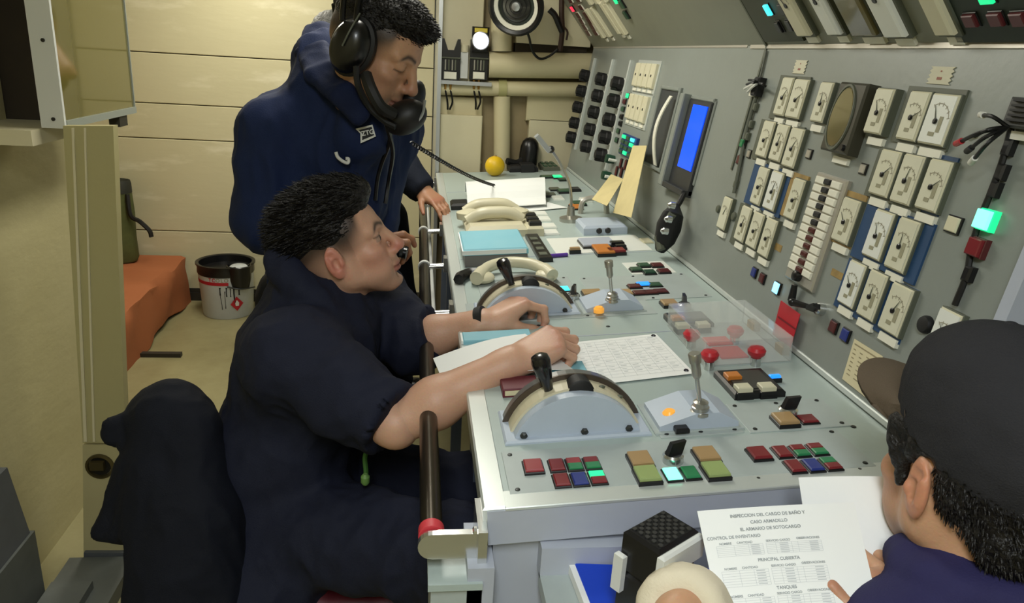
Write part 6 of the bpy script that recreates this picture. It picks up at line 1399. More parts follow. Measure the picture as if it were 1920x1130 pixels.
# ------------------------------------------------------------------ standing man with the headset
SK2 = (200, 154, 122)
Ht = A_(702, 96, 1.62); Rt = frame(-22, -27)
Q = empty('person', (-0.2, 2.05, 0.0), 'person standing behind the seated man in navy jacket and black headset, looking down', 'person')
pe, wa, ch, uc = np.array((-0.25, 2.12, 0.86)), np.array((-0.25, 2.08, 1.00)), np.array((-0.235, 1.98, 1.16)), np.array((-0.225, 1.93, 1.26))
nb2 = A_(622, 180, 1.76); sR, sL = A_(536, 252, 1.78), A_(716, 240, 2.02)
eR, hR = A_(506, 405, 1.80), A_(668, 494, 1.82); eL, hL = A_(690, 430, 2.02), A_(660, 450, 1.95)
hpR, hpL = np.array((-0.33, 2.06, 0.80)), np.array((-0.17, 2.20, 0.80)); kR, kL = np.array((-0.32, 2.02, 0.46)), np.array((-0.10, 2.28, 0.46)); aR, aL = np.array((-0.33, 2.10, 0.09)), np.array((-0.12, 2.36, 0.09))
def body2(v, g=0.0):
    v.ell(pe, (0.12+g, 0.16+g, 0.11+g), 0.04).ell(wa, (0.11+g, 0.155+g, 0.13+g), 0.05, R=frame(20, 0)).ell(ch, (0.115+g, 0.185+g, 0.14+g), 0.05, R=frame(20, 0)).ell(uc, (0.11+g, 0.17+g, 0.10+g), 0.05, R=frame(20, 0))
    v.cone(sR, 0.068+g, sL, 0.068+g, 0.05).cone(uc, 0.08+g, nb2, 0.055+g, 0.04)
def full2(v):
    body2(v); v.chain([sR, eR], (0.055, 0.045), 0.02); v.chain([sL, eL, hL], (0.055, 0.045, 0.03), 0.02); leg_pair(v, (hpR, hpL), (kR, kL), (aR, aL), (0.08, 0.058, 0.042))
bb2 = solid((-0.6, 1.6, 0.0), (0.2, 2.55, 1.5), 0.010, full2)
hnd = hand_mesh('R', hR, A_(742, 446, 1.80)-hR, (-0.2, -0.3, 0.9), (164, 116, 84), mcp=(30, 45, 55, 60), pip=(40, 70, 80, 84), thumb=(40, -30, 20, 15), arm=(eR*0.5+hR*0.5, 0.036), res=0.0024)
hd2 = place(head_mesh(SK2, eyes=0.0, lids=1.0, neckdir=(0.0, 0.0, -0.105), nr=0.052, lips=(132, 76, 66), flush=(176, 112, 92)), Rt, Ht, 1.0)
V, F, T = join([tinted(bb2, SK2), hd2, hnd]); mesh_obj('body', V, F, M('skin'), Q, T)
def jacket2(v):
    body2(v, 0.034)
    v.chain([sR, sR*0.5+eR*0.5, eR, eR*0.45+hR*0.55], (0.088, 0.086, 0.076, 0.058), 0.035); v.chain([sL, eL, eL*0.4+hL*0.6], (0.082, 0.068, 0.055), 0.03)
    v.ell(pe-(0, 0, 0.02), (0.165, 0.20, 0.10), 0.04); v.cut((0, 0, 0.80), (0, 0, -1))
    v.cone(uc, 0.10, A_(612, 120, 1.79), 0.066, 0.05).cone(A_(612, 124, 1.79), 0.064, A_(618, 104, 1.82), 0.050, 0.03); v.cone(uc, 0.10, A_(676, 246, 1.69), 0.062, 0.04)
V, F = solid((-0.62, 1.55, 0.76), (0.22, 2.42, 1.56), 0.0065, jacket2, amp=0.015, scale=8, seed=9.7, stretch=(1.2, 1.2, 0.6)); jk = mesh_obj('jacket', V, F, M('navy_jacket'), Q)
# turned-down collar: a broad leaf round the neck
near = [A_(612, 62, 1.80), A_(606, 92, 1.72), A_(624, 128, 1.65), A_(652, 168, 1.595), A_(682, 208, 1.58)]
outr = [A_(580, 56, 1.82), A_(566, 100, 1.74), A_(584, 142, 1.65), A_(630, 184, 1.59), A_(668, 224, 1.575)]
def collar(v):
    for a, b, c_, d in zip(near[:-1], outr[:-1], near[1:], outr[1:]):
        for t in np.linspace(0, 1, 4): v.cone(a*(1-t)+b*t, 0.013, c_*(1-t)+d*t, 0.013, 0.012)
    fr = [A_(604, 60, 1.82), A_(640, 70, 1.95), A_(700, 150, 1.98), A_(735, 205, 1.88)]
    v.chain(fr, [0.024, 0.022, 0.024, 0.022], 0.015)
V, F = solid((-0.5, 1.4, 1.2), (0.15, 2.2, 1.7), 0.005, collar, amp=0.003, scale=14, seed=1.3); mesh_obj('collar', V, F, M('navy_collar'), jk)
def trous(v): leg_pair(v, (hpR, hpL), (kR, kL), (aR, aL), (0.112, 0.088, 0.075)); v.ell(pe-(0, 0, 0.02), (0.145, 0.18, 0.11), 0.03); v.cut((0, 0, 0.10), (0, 0, -1))
V, F = solid((-0.56, 1.8, 0.05), (0.14, 2.55, 1.0), 0.009, trous, amp=0.006, scale=10); mesh_obj('trousers', V, F, M('black_cloth'), Q)
boots(Q, (aR, aL), ((0.9, -0.3, 0), (0.9, -0.2, 0)))
def stand_hair(v):
    v.ell((-0.018, 0, 0.062), (0.1005, 0.0785, 0.082), 0.01).ell((0.04, 0, 0.097), (0.062, 0.058, 0.036), 0.025); v.ell((0.080, 0.0, 0.096), (0.028, 0.046, 0.018), 0.015)
V, F = hair_vol(stand_hair, st=(0.3, 1, 0.6)); ho = mesh_obj('hair', (V@Rt.T)+Ht, F, M('hair_black'), Q)
tufts_on(V, F, (Rt*1.0, Ht), lambda q: q[:, 2] > 0.06, lambda q: np.stack([0.9+0*q[:, 0], q[:, 1]*3, 0.3+0*q[:, 0]], 1), 2400, 0.011, M('hair_black'), 'hair_strands', ho)
# chest tags
def chest_point(px, py):                     # where the pixel meets the jacket
    bpy.context.view_layer.update(); dg = bpy.context.evaluated_depsgraph_get(); o_ = jk.evaluated_get(dg); mi = o_.matrix_world.inverted()
    d = Vector(ray(px, py)).normalized(); ok, loc, nor, i = o_.ray_cast(mi @ Vector(CAM), d)
    nor = -nor if nor.dot(d) > 0 else nor
    return (np.array(o_.matrix_world @ loc), np.array(nor)) if ok else (A_(px, py, 1.8), -np.array(d))
p0, n0_ = chest_point(686, 248); xx = np.cross(n0_, (0, 0, 1)); xx = -xx if xx[0] < 0 else xx; xx = xx-n0_*0; xx /= np.linalg.norm(xx); yy = np.cross(n0_, xx); yy = yy if yy[2] > 0 else -yy
xx = xx*math.cos(0.2)+yy*math.sin(0.2); yy = np.cross(n0_, xx); yy = yy if yy[2] > 0 else -yy
Fc = Frame(p0+n0_*0.006, xx, yy); Fc.N = n0_
mb = MB(); prism(mb, [Fc.p(-0.022, 0.012), Fc.p(-0.014, 0.0), Fc.p(-0.018, -0.020), Fc.p(0.018, -0.012), Fc.p(0.016, 0.014)], n0_*0.003); ng = mb.build('name_tag', M('wire_white'), jk, label='white bordered chest tag')
mb = MB(); prism(mb, [Fc.p(-0.016, 0.008, 0.003), Fc.p(-0.0105, 0.0, 0.003), Fc.p(-0.0135, -0.014, 0.003), Fc.p(0.0145, -0.0085, 0.003), Fc.p(0.013, 0.010, 0.003)], n0_*0.001); mb.build('tag_field', M('black_soft'), jk)
text('ZTG', Fc, 0.0015, -0.001, 0.0045, 0.014, M('wire_white'), 'tag_lettering', jk)
p0, n0_ = chest_point(646, 292); Fc = Frame(p0+n0_*0.006, xx, yy); Fc.N = n0_
mb = MB(); path(mb, spline([Fc.p(-0.012, 0.016, 0.003), Fc.p(-0.010, 0.004, 0.003), Fc.p(0.0, -0.008, 0.003), Fc.p(0.009, -0.012, 0.003), Fc.p(0.012, -0.004, 0.003), Fc.p(0.006, -0.002, 0.003)], 5), 0.0038, 8); mb.build('white_badge', M('wire_white'), jk, smooth=True)
# ------------------------------------------------------------------ headset
he = empty('headset', Ht, 'black sound powered headset with round ear cup and mouthpiece on the standing man', 'headset')
H2 = lambda x, y, z: Ht+Rt@np.array((x, y, z))
eR_ = -Rt[:, 1]
mat('headset_black', (14, 14, 15), 0.30, coat=0.2); mat('mouth_black', (17, 17, 19), 0.5)
for s in (-1, 1):
    mb = MB(); n_ = Rt[:, 1]*s; c = H2(-0.012, 0.076*s, 0.002)
    rings(mb, [c+n_*h for h in (0, 0.012, 0.026, 0.040, 0.047, 0.049)], [Rt[:, 0]]*6, [Rt[:, 2]]*6, [(0.040, 0.055), (0.042, 0.058), (0.041, 0.057), (0.033, 0.046), (0.018, 0.026), (0.004, 0.006)], 28); cu_ = mb.build('ear_cup', M('headset_black'), he, smooth=True)
    mb = MB(); rings(mb, [c+n_*h for h in (-0.006, 0.0, 0.012, 0.016)], [Rt[:, 0]]*4, [Rt[:, 2]]*4, [(0.043, 0.058), (0.049, 0.064), (0.049, 0.064), (0.043, 0.058)], 28); mb.build('ear_cushion', M('black_soft'), cu_, smooth=True)
    mb = MB(); path(mb, spline([c+n_*0.03+Rt[:, 2]*0.07-Rt[:, 0]*0.004, c+n_*0.05+Rt[:, 2]*0.035, c+n_*0.054], 6), 0.0018, 6); mb.build('yoke', M('gauge_frame'), cu_, smooth=True)
for off in (-0.030, 0.004):
    pts = [H2(-0.012+off-0.055*math.sin(t), 0.105*math.cos(t), 0.035+0.104*math.sin(t)) for t in np.linspace(0.05, PI-0.05, 20)]
    mb = MB(); rings(mb, pts, [Rt[:, 0]]*20, [np.cross(Rt[:, 0], (p-H2(-0.012+off, 0, 0.04))/np.linalg.norm(p-H2(-0.012+off, 0, 0.04))) for p in pts], [(0.016, 0.003)]*20, 8) if False else path(mb, pts, 0.006, 8); mb.build('headband', M('headset_black'), he, smooth=True)
# wide rear strap pad of the headband
a, b, c_, d = A_(622, -18, 1.66), A_(676, -18, 1.62), A_(668, 30, 1.62), A_(628, 28, 1.66)
mb = MB(); hexa(mb, [a, b, b*0.15+c_*0.85 if False else b*0.4+c_*0.6, a*0.4+d*0.6], [p+np.array((0.004, 0.02, 0)) for p in (a, b, b*0.4+c_*0.6, a*0.4+d*0.6)]); hb_ = mb.build('head_pad', M('headset_black'), he)
for p, q_ in ((a*0.45+d*0.55, d), (d, c_), (c_, b*0.45+c_*0.55)):
    mb = MB(); tube(mb, p+np.array((0, 0.01, 0)), q_+np.array((0, 0.01, 0)), 0.006, n=8); mb.build('pad_frame', M('headset_black'), hb_, smooth=True)
# boom, mouthpiece, straps
mo = A_(760, 220, 1.60)
mb = MB(); ball(mb, mo, (0.050, 0.038, 0.036), 22, 14, R=frame(-10, 28)); mp = mb.build('mouthpiece', M('mouth_black'), he, smooth=True)
mb = MB(); ball(mb, A_(774, 186, 1.66), (0.026, 0.034, 0.044), 18, 12, R=frame(-10, -20)); mb.build('mouth_horn', M('mouth_black'), mp, smooth=True)
mb = MB(); path(mb, spline([A_(776, 236, 1.585), A_(792, 214, 1.575), A_(797, 188, 1.58)], 6), 0.003, 6); mb.build('horn_edge', M('alu'), mp, smooth=True)
mb = MB(); path(mb, spline([A_(686, 140, 1.53), A_(696, 168, 1.52), A_(714, 200, 1.53), A_(738, 214, 1.555)], 8), 0.013, 8); mb.build('boom', M('black_soft'), he, smooth=True)
mb = MB(); path(mb, spline([A_(668, 124, 1.52), A_(672, 160, 1.53), A_(692, 200, 1.56), A_(720, 226, 1.57), A_(742, 238, 1.57)], 8), 0.007, 8); mb.build('neck_strap', M('black_soft'), he, smooth=True)
def on_jacket(px, py, off=0.012): p, n = chest_point(px, py); return p+n*off
mb = MB(); path(mb, spline([A_(728, 228, 1.575), on_jacket(722, 262), on_jacket(708, 300), on_jacket(700, 335), on_jacket(698, 372)], 8), 0.005, 6); mb.build('chest_cord', M('wire_black'), he, smooth=True)
mb = MB(); path(mb, spline([A_(724, 232, 1.58), on_jacket(728, 280), on_jacket(722, 330), on_jacket(714, 380)], 8), 0.005, 6); mb.build('chest_cord', M('wire_black'), he, smooth=True)
# coiled cord from the headset to the desk
e0_, e1_ = A_(772, 268, 1.72), D.p(*D.px(943, 352, 0.02), 0.02)
pts = []; base_ = [e0_+(e1_-e0_)*t+np.array((0, 0, -0.015*math.sin(PI*t))) for t in np.linspace(0, 1, 400)]
bx, by, _ = basis(e1_-e0_)
pts = [p+0.0042*(bx*math.cos(i*0.95)+by*math.sin(i*0.95)) for i, p in enumerate(base_)]
mb = MB(); path(mb, pts, 0.0019, 5); mb.build('coiled_cord', M('wire_black'), he, smooth=True)
# switch held before the face of the seated man
sw = A_(752, 474, 1.80); so = empty('hand_switch', sw, 'small black push to talk switch held beside the face of the seated man', 'switch')
mb = MB(); lathe(mb, A_(740, 470, 1.80), A_(766, 476, 1.80)-A_(740, 470, 1.80), [(0.012, -0.005), (0.019, 0.0), (0.020, 0.016), (0.014, 0.022), (0.014, 0.030)], 16); mb.build('case', M('headset_black'), so, smooth=True)
mb = MB(); tube(mb, A_(758, 474, 1.80), A_(764, 462, 1.80), 0.006, 0.004); mb.build('button', M('black_soft'), so, smooth=True)
mb = MB(); path(mb, spline([A_(740, 474, 1.81), A_(722, 500, 1.86), on_jacket(712, 395, 0.01) if False else A_(712, 560, 1.9)], 6), 0.004, 6); mb.build('lead', M('wire_black'), so, smooth=True)

# ------------------------------------------------------------------ third man, mostly hidden behind
B_ = empty('person', (-0.2, 2.95, 0.0), 'person in black almost hidden behind the standing man, one hand on the rail', 'person')
Hb = A_(634, 92, 2.85); Rb = frame(20, -20)
pb_, cb = np.array((-0.22, 2.98, 0.86)), np.array((-0.24, 2.94, 1.18)); nb3 = Hb+np.array((-0.03, 0, -0.14))
sRb, sLb = np.array((-0.28, 2.78, 1.30)), np.array((-0.14, 3.05, 1.30)); elb = A_(752, 316, 2.80); wrb = A_(795, 357, 2.77)
def body3(v, g=0.0): v.ell(pb_, (0.11+g, 0.15+g, 0.12+g), 0.04).ell((pb_+cb)/2, (0.10+g, 0.14+g, 0.18+g), 0.05).ell(cb, (0.11+g, 0.16+g, 0.17+g), 0.05).cone(sRb, 0.06+g, sLb, 0.06+g, 0.05).cone(cb, 0.07+g, nb3, 0.055+g, 0.04)
hp3 = (np.array((-0.26, 2.88, 0.82)), np.array((-0.14, 3.06, 0.82))); kn3 = (np.array((-0.24, 2.86, 0.46)), np.array((-0.075, 3.06, 0.46))); an3 = (np.array((-0.24, 2.9, 0.09)), np.array((-0.10, 3.10, 0.09)))
def full3(v): body3(v); v.chain([sLb, elb, wrb], (0.055, 0.045, 0.03), 0.02); v.chain([sRb, sRb+(0.0, -0.05, -0.28)], (0.055, 0.045), 0.02); leg_pair(v, hp3, kn3, an3, (0.08, 0.056, 0.042))
h3 = place(head_mesh((176, 134, 104), res=0.004), Rb, Hb, 1.0)
hb3 = hand_mesh('L', wrb, np.array((0.052, 2.70, 0.905))-wrb if False else A_(816, 374, 2.74)-wrb, (0.2, -0.3, 0.9), (178, 130, 100), mcp=(10, 14, 18, 22), pip=(18, 22, 26, 30), dip=(10, 12, 14, 16), thumb=(40, -10, 10, 5), res=0.0034, size=0.9, arm=(elb*0.3+wrb*0.7, 0.03))
V, F, T = join([tinted(solid((-0.6, 2.5, 0), (0.2, 3.4, 1.6), 0.012, full3), (176, 134, 104)), h3, hb3]); mesh_obj('body', V, F, M('skin'), B_, T)
def coat3(v): body3(v, 0.03); v.chain([sLb, elb, wrb], (0.085, 0.066, 0.052), 0.03); v.chain([sRb, sRb+(0.0, -0.05, -0.3)], (0.085, 0.065), 0.03); v.cut((0, 0, 0.80), (0, 0, -1)); v.cut(wrb, wrb-elb, (wrb-0.09, wrb+0.09))
V, F = solid((-0.6, 2.5, 0.7), (0.25, 3.4, 1.6), 0.010, coat3, amp=0.006, scale=10); mesh_obj('jacket', V, F, M('dark_jacket'), B_)
def tr3(v): leg_pair(v, hp3, kn3, an3, (0.11, 0.085, 0.07)); v.ell(pb_, (0.13, 0.165, 0.12), 0.03); v.cut((0, 0, 0.1), (0, 0, -1))
V, F = solid((-0.5, 2.6, 0.05), (0.15, 3.35, 1.05), 0.011, tr3); mesh_obj('trousers', V, F, M('black_cloth'), B_)
boots(B_, (an3[0], an3[1]), ((1, -0.2, 0), (1, 0.05, 0)))
def hair3(v): v.ell((-0.014, 0, 0.045), (0.108, 0.083, 0.092), 0.01); v.cut((0.0, 0, 0.03), (0.55, 0, -1)).cut((0.09, 0, 0.05), (1, 0, -0.2))
V, F = hair_vol(hair3, res=0.005); mesh_obj('hair', V@Rb.T+Hb, F, M('hair_grey'), B_)

# ------------------------------------------------------------------ man in a cap at the right, reading
SK4 = (200, 154, 120)
Hr = A_(1832, 898, 0.80); Rr = frame(92, -4)
R_ = empty('person', (0.62, 0.50, 0.0), 'person in dark cap and navy shirt in the right foreground, reading white papers', 'person')
hr = place(head_mesh(SK4, fade=False, neckdir=(-0.05, 0, -0.17), flush=(196, 120, 92), res=0.002), Rr, Hr, 1.0)
nb4 = A_(1848, 1082, 0.80); c4 = nb4+np.array((0.02, -0.05, -0.22)); s4L, s4R = nb4+np.array((-0.085, -0.04, -0.080)), nb4+np.array((0.20, -0.03, -0.075))
w4L = A_(1280, 1156, 0.80); e4L = np.array((0.33, 0.45, 0.70)); w4R = A_(1765, 1238, 0.79); e4R = np.array((0.74, 0.50, 0.72))
p4 = np.array((0.64, 0.42, 0.52))
def body4(v, g=0.0): v.ell(p4, (0.16+g, 0.12+g, 0.12+g), 0.04).ell((p4+c4)/2, (0.15+g, 0.11+g, 0.16+g), 0.05).ell(c4, (0.165+g, 0.11+g, 0.15+g), 0.05).cone(s4L, 0.062+g, s4R, 0.062+g, 0.05).cone(c4, 0.07+g, nb4, 0.052+g, 0.04)
hp4 = (p4+(-0.09, 0.0, -0.02), p4+(0.09, 0.0, -0.02)); kn4 = (np.array((0.50, 0.36, 0.27)), np.array((0.78, 0.36, 0.27))); an4 = (np.array((0.52, 0.40, 0.09)), np.array((0.76, 0.40, 0.09)))
def full4(v): body4(v); v.chain([s4L, e4L], (0.052, 0.042), 0.02); v.chain([s4R, e4R], (0.052, 0.042), 0.02); leg_pair(v, hp4, kn4, an4, (0.08, 0.06, 0.042))
hL4 = hand_mesh('L', w4L, A_(1360, 1150, 0.87)-w4L, (-0.5, -0.7, 0.3), SK4, mcp=(20, 22, 25, 28), pip=(20, 24, 26, 30), dip=(10, 12, 14, 16), thumb=(30, -25, 10, 10), arm=(e4L, 0.042), res=0.0024)
hR4 = hand_mesh('R', w4R, A_(1690, 1136, 0.815)-w4R, (0.1, -0.6, 0.75), SK4, mcp=(25, 30, 34, 38), pip=(40, 44, 48, 52), dip=(20, 22, 24, 26), thumb=(30, 10, 10, 10), arm=(e4R, 0.042), res=0.0024)
V, F, T = join([tinted(solid((0.2, 0.1, 0), (1.05, 0.85, 1.1), 0.011, full4), SK4), hr, hL4, hR4]); mesh_obj('body', V, F, M('skin'), R_, T)
def shirt4(v):
    body4(v, 0.022); v.chain([s4L, e4L], (0.082, 0.064), 0.03); v.chain([s4R, e4R, e4R*0.4+w4R*0.6], (0.082, 0.066, 0.056), 0.03)
    ring = [nb4+np.array((0.078*math.cos(t), 0.074*math.sin(t), 0.008-0.02*math.sin(t))) for t in np.linspace(PI*0.5+0.5, PI*2.5-0.5, 14)]
    v.chain(ring, [0.018]*14, 0.015); v.cone(nb4-(0, 0, 0.06), 0.05, nb4+(0, 0, 0.08), 0.056, 0.008, op='s'); v.cut((0, 0, 0.44), (0, 0, -1))
V, F = solid((0.15, 0.1, 0.4), (1.1, 0.85, 1.15), 0.006, shirt4, amp=0.005, scale=11, seed=5.0); mesh_obj('shirt', V, F, M('navy_blue_shirt'), R_)
def tr4(v): leg_pair(v, hp4, kn4, an4, (0.11, 0.09, 0.075)); v.ell(p4, (0.175, 0.135, 0.13), 0.03); v.cut((0, 0, 0.1), (0, 0, -1))
V, F = solid((0.3, 0.1, 0.05), (1.0, 0.7, 0.7), 0.011, tr4); mesh_obj('trousers', V, F, M('black_cloth'), R_)
boots(R_, an4, ((-0.1, 1, 0), (0.1, 1, 0)))
def hair4(v):
    v.ell((-0.016, 0, 0.030), (0.104, 0.0825, 0.085), 0.01); v.ell((-0.078, 0, -0.030), (0.032, 0.056, 0.038), 0.02); v.cone((0.030, 0.066, 0.01), 0.014, (0.024, 0.069, -0.018), 0.010, 0.01); v.cone((0.030, -0.066, 0.01), 0.014, (0.024, -0.069, -0.018), 0.010, 0.01)
    v.cut((-0.01, 0, 0.0), (0.9, 0, -0.75)); v.ell((0.012, 0.0, 0.03), (0.030, 0.079, 0.03), 0.012); v.chain([(0.040, 0.064, 0.045), (0.034, 0.067, 0.02), (0.024, 0.0705, -0.012)], (0.020, 0.014, 0.006), 0.01); v.chain([(0.040, -0.064, 0.045), (0.034, -0.067, 0.02), (0.024, -0.0705, -0.012)], (0.020, 0.014, 0.006), 0.01); v.ell((-0.012, 0.085, 0.0), (0.026, 0.018, 0.038), 0.006, op='s'); v.ell((-0.012, -0.085, 0.0), (0.026, 0.018, 0.038), 0.006, op='s')
V, F = hair_vol(hair4, amp=0.003); ho = mesh_obj('hair', V@Rr.T+Hr, F, M('hair_black'), R_)
tufts_on(V, F, (Rr, Hr), lambda q: (q[:, 0] < -0.02) & (q[:, 2] < 0.03), lambda q: np.stack([-0.5+0*q[:, 0], 0*q[:, 0], -0.7+0*q[:, 0]], 1), 2600, 0.008, M('hair_black'), 'nape_strands', ho, r=0.0009, lift=0.5)
# cap
mat('cap_cloth', (44, 44, 47), 0.85, var=0.3, scale=10, rgb2=(34, 34, 37), bump=0.25, bscale=500, spec=0.2); mat('peak_cloth', (92, 80, 66), 0.8, bump=0.2, bscale=400, spec=0.2)
def cap(v):
    v.ell((-0.020, 0, 0.060), (0.113, 0.0870, 0.104), 0.01); v.ell((0.006, 0, 0.105), (0.090, 0.072, 0.066), 0.03); v.cut((0.03, 0, 0.048), (0.36, 0, -1)); v.ell((-0.012, 0, 0.038), (0.107, 0.083, 0.088), 0.004, op='s')
V, F = hair_vol(cap, res=0.003, amp=0.0016, scale=30, hi=(0.16, 0.12, 0.2)); co = mesh_obj('cap', V@Rr.T+Hr, F, M('cap_cloth'), R_)
mb = MB(); n = 22; vs = []; fs = []
for k, dz in enumerate((0.0, -0.004)):
    for i in range(n+1):
        t = -1+2*i/n; ya = 0.082*t; xi = 0.100*math.sqrt(max(0, 1-(t*0.86)**2))-0.026; xo = xi+0.112*math.sqrt(max(0, 1-t**4))+0.002
        for j in range(5): s = j/4; vs.append(Hr+Rr@np.array((xi+(xo-xi)*s, ya*(1-0.12*s), 0.082+dz-0.008*s-0.030*t*t*(0.4+0.6*s))))
K = (n+1)*5
for i in range(n):
    for j in range(4): a = i*5+j; fs += [(a, a+1, a+6, a+5), (K+a, K+a+5, K+a+6, K+a+1)]
    for a in (i*5, i*5+4): fs.append((a, a+5, K+a+5, K+a))
for j in range(4): fs += [(j, j+1, K+j+1, K+j), (n*5+j, n*5+j+1, K+n*5+j+1, K+n*5+j)]
mb.add(vs, fs); mb.build('peak', M('peak_cloth'), co, smooth=True)
mb = MB(); ball(mb, Hr+Rr@np.array((0.0, 0, 0.172)), (0.009, 0.009, 0.005), 10, 6); mb.build('crown_button', M('cap_cloth'), co, smooth=True)
# cream cuff rolled round the left wrist
cw = w4L; dx = (A_(1302, 1136, 0.87)-w4L); dx /= np.linalg.norm(dx)
def cuff(v):
    bx, by, _ = basis(dx)
    for h, r, th in ((0.0, 0.036, 0.013), (0.018, 0.037, 0.014)):
        v.chain([cw+dx*h+(bx*math.cos(t)+by*math.sin(t))*r for t in np.linspace(0, 2*PI, 15)], [th]*15, 0.012)
    pass
V, F = solid(cw-0.14, cw+0.17, 0.004, cuff, amp=0.0022, scale=22, seed=2.0); mesh_obj('cream_glove_cuff', V, F, cloth('cream_cloth', (222, 212, 188), (206, 194, 168)), R_)
# papers in his hands
def free_sheet(corners, label, name, rows=None, bend=0.0, lines=None):
    q_ = [A_(*c) for c in corners]; nrm = np.cross(q_[1]-q_[0], q_[3]-q_[0]); nrm /= np.linalg.norm(nrm); nrm = nrm if nrm.dot(CAM-q_[0]) > 0 else -nrm
    pt = lambda s, t, h=0.0: (q_[0]*(1-s)+q_[1]*s)*(1-t)+(q_[3]*(1-s)+q_[2]*s)*t+nrm*(h+bend*math.sin(PI*s))
    mb = MB(); n = 10; vs = [pt(i/n, j/n, h) for h in (0, 0.0006) for i in range(n+1) for j in range(n+1)]; K = (n+1)**2; fs = []
    for i in range(n):
        for j in range(n): a = i*(n+1)+j; fs += [(a, a+1, a+n+2, a+n+1), (K+a, K+a+n+1, K+a+n+2, K+a+1)]
        for a, b in ((i*(n+1), (i+1)*(n+1)), (i*(n+1)+n, (i+1)*(n+1)+n), (i, i+1), (n*(n+1)+i, n*(n+1)+i+1)): fs.append((a, b, K+b, K+a))
    mb.add(vs, fs); o = mb.build(name, M('paper'), smooth=False, label=label, cat='paper')
    if rows:
        pb = MB()
        for s0, s1, t0, t1 in rows:
            k = max(1, int((s1-s0)*12)); 
            for i in range(k): a, b = s0+(s1-s0)*i/k, s0+(s1-s0)*(i+1)/k; pb.add([pt(a, t0, 0.001), pt(b, t0, 0.001), pt(b, t1, 0.001), pt(a, t1, 0.001)], [(0, 1, 2, 3)])
        pb.build('printed_table', mat('faint_print', (196, 200, 202), 0.7), o)
    for body_, s, t, size in (lines or []):
        ex = pt(s+0.05, t)-pt(s-0.05, t); ey = pt(s, t-0.05)-pt(s, t+0.05); fr = Frame(pt(s, t, 0.0012), ex, ey-ex*ey.dot(ex)/ex.dot(ex)); fr.N = nrm
        text(body_, fr, 0, 0, 0, size, M('paper_print'), 'printed_heading', o)
    return o
rows = []
for t0, t1 in ((0.34, 0.435), (0.565, 0.70), (0.80, 0.93)):
    for xs in ((0.07, 0.18, 0.27, 0.36), (0.38, 0.44, 0.54, 0.58, 0.73)):
        rows += [(xs[0], xs[-1], t0+(t1-t0)*i/6, t0+(t1-t0)*i/6+0.0022) for i in range(7)]+[(x, x+0.0018, t0, t1) for x in xs]
        rows += [(xs[-1]-0.075, xs[-1]-0.02, t0+(t1-t0)*(i+0.3)/6, t0+(t1-t0)*(i+0.65)/6) for i in range(6)]
    rows += [(0.465, 0.52, t0+(t1-t0)*(i+0.3)/6, t0+(t1-t0)*(i+0.65)/6) for i in range(6)]
L_ = [('INSPECCION DEL CARGO DE BAÑO Y', 0.43, 0.078, 0.0050), ('CASO ARMADILLO', 0.43, 0.142, 0.0050), ('EL ARMARIO DE SOTOCARGO', 0.43, 0.205, 0.0050), ('CONTROL DE INVENTARIO', 0.19, 0.268, 0.0048), ('PRINCIPAL CUBIERTA', 0.44, 0.487, 0.0048), ('TANQUES', 0.45, 0.735, 0.0048)]
for t in (0.322, 0.545, 0.782): L_ += [('NOMBRE', 0.13, t, 0.0034), ('CANTIDAD', 0.25, t, 0.0034), ('SERVICIO CARGO', 0.46, t, 0.0034), ('OBSERVACIONES', 0.65, t-0.008, 0.0034)]
free_sheet(((1307, 958, 0.86), (1601, 942, 0.86), (1650, 1150, 0.79), (1352, 1172, 0.79)), 'white printed form held up in front of the black intercom box', 'printed_form', rows, 0.004, L_)
free_sheet(((1497, 895, 0.93), (1660, 893, 0.90), (1735, 1120, 0.84), (1530, 1120, 0.86)), 'blank white sheet held behind the printed form', 'blank_form', [(0.55, 0.95, 0.70, 0.703), (0.58, 0.95, 0.78, 0.786), (0.60, 0.95, 0.80, 0.804)], 0.003)
# ------------------------------------------------------------------ chair with a jacket, stool cushion
ch_ = empty('swivel_chair', (-0.42, 1.45, 0.0), 'dark chair with red piped cushion under the seated man', 'chair')
mb = MB(); s0 = A_(690, 1112, 1.36)
F0 = Frame((0, 0, 0), (1, 0, 0), (0, 1, 0))
zs3 = 0.392
mb = MB(); pts = []
def cush(v): v.cone((-0.36, 1.30, zs3), 0.045, (0.02, 1.30, zs3), 0.045, 0.05); v.cone((-0.36, 1.62, zs3), 0.045, (0.02, 1.62, zs3), 0.045, 0.05); v.ell((-0.17, 1.46, zs3), (0.26, 0.23, 0.045), 0.04)
V, F = solid((-0.5, 1.15, 0.3), (0.15, 1.78, 0.52), 0.008, cush, amp=0.002, scale=12); mesh_obj('cushion', V, F, mat('cushion_red', (92, 26, 36), 0.4, var=0.5, scale=14, rgb2=(52, 16, 24), stretch=(1, 6, 1)), ch_)
mb = MB(); rp = [(-0.38, 1.24), (0.04, 1.24), (0.08, 1.30), (0.08, 1.62), (0.04, 1.68), (-0.38, 1.68), (-0.42, 1.62), (-0.42, 1.30)]; path(mb, spline([(x, y, zs3-0.028) for x, y in rp]+[(rp[0][0], rp[0][1], zs3-0.028)], 4), 0.008, 8); mb.build('piping', M('pale_cream'), ch_, smooth=True)
mb = MB(); lathe(mb, (-0.2, 1.46, 0.0), (0, 0, 1), [(0.22, 0), (0.22, 0.02), (0.05, 0.05), (0.035, 0.08), (0.035, 0.33), (0.12, 0.36)], 24); mb.build('pedestal', M('screw'), ch_, smooth=True)
a, b = A_(316, 760, 1.52), A_(330, 1060, 1.5)
bx0_, bx1_ = -0.50, -0.46
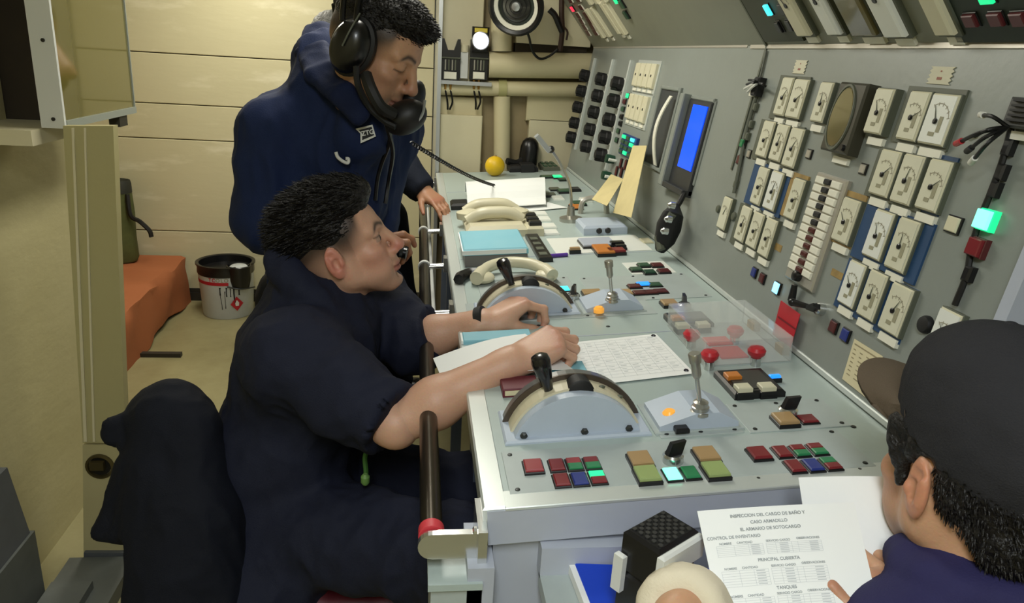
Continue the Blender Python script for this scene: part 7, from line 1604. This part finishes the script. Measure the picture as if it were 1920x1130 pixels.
mb = MB(); box(mb, -0.505, -0.48, 1.38, 1.56, 0.43, 0.66); mb.build('backrest', M('black_soft'), ch_)
for y in (1.42, 1.52): mb = MB(); path(mb, [(-0.36, y, 0.37), (-0.50, y, 0.38), (-0.51, y, 0.5)], 0.012, 8); mb.build('back_bar', M('screw'), ch_, smooth=True)
def coat(v):
    T_ = lambda x, y, z=1.5: A_(x, y, z)
    v.chain([T_(290, 782, 1.53), T_(326, 770, 1.50), T_(366, 806, 1.47)], (0.046, 0.048, 0.046), 0.03)
    v.chain([T_(318, 800, 1.5), T_(330, 900, 1.5), T_(336, 1010, 1.48), T_(346, 1150, 1.46)], (0.075, 0.095, 0.10, 0.10), 0.04)
    v.chain([T_(372, 860, 1.47), T_(380, 960, 1.46), T_(380, 1130, 1.46)], (0.05, 0.07, 0.09), 0.04)
    v.chain([T_(300, 900, 1.5), T_(296, 1010, 1.48), T_(310, 1130, 1.46)], (0.06, 0.062, 0.062), 0.03)
    for y0, x1, y1 in ((786, 208, 796), (800, 202, 812), (812, 204, 824), (822, 236, 836)): v.cone(T_(278, y0, 1.48), 0.022, T_(x1, y1, 1.46), 0.010, 0.008)
    for t in np.linspace(0, 1, 9): v.cone(T_(274, 880+110*t, 1.47), 0.032, T_(242-54*t, 872+138*t, 1.45), 0.012, 0.022)
    a, b = T_(180, 1007, 1.46), T_(250, 1016, 1.46); n = np.cross(b-a, T_(215, 1010, 1.6)-a); n = n if n[2] < 0 else -n
    v.cut(a, n, (np.minimum(a, T_(244, 1060, 1.46))-(0.05, 0.10, 0.03), np.maximum(a, T_(244, 990, 1.46))+(0.0, 0.10, 0.03)))
V, F = solid((-0.95, 1.1, 0.3), (-0.28, 1.75, 0.98), 0.006, coat, amp=0.008, scale=12, seed=4.4, stretch=(1, 1, 0.6)); V, F = V, F
me_off = empty('draped_jacket', (-0.5, 1.45, 0.4), 'dark navy jacket draped over the backrest of the chair', 'jacket'); mesh_obj('jacket_cloth', V, F, cloth('draped_cloth', (13, 17, 29), (9, 12, 21)), me_off)
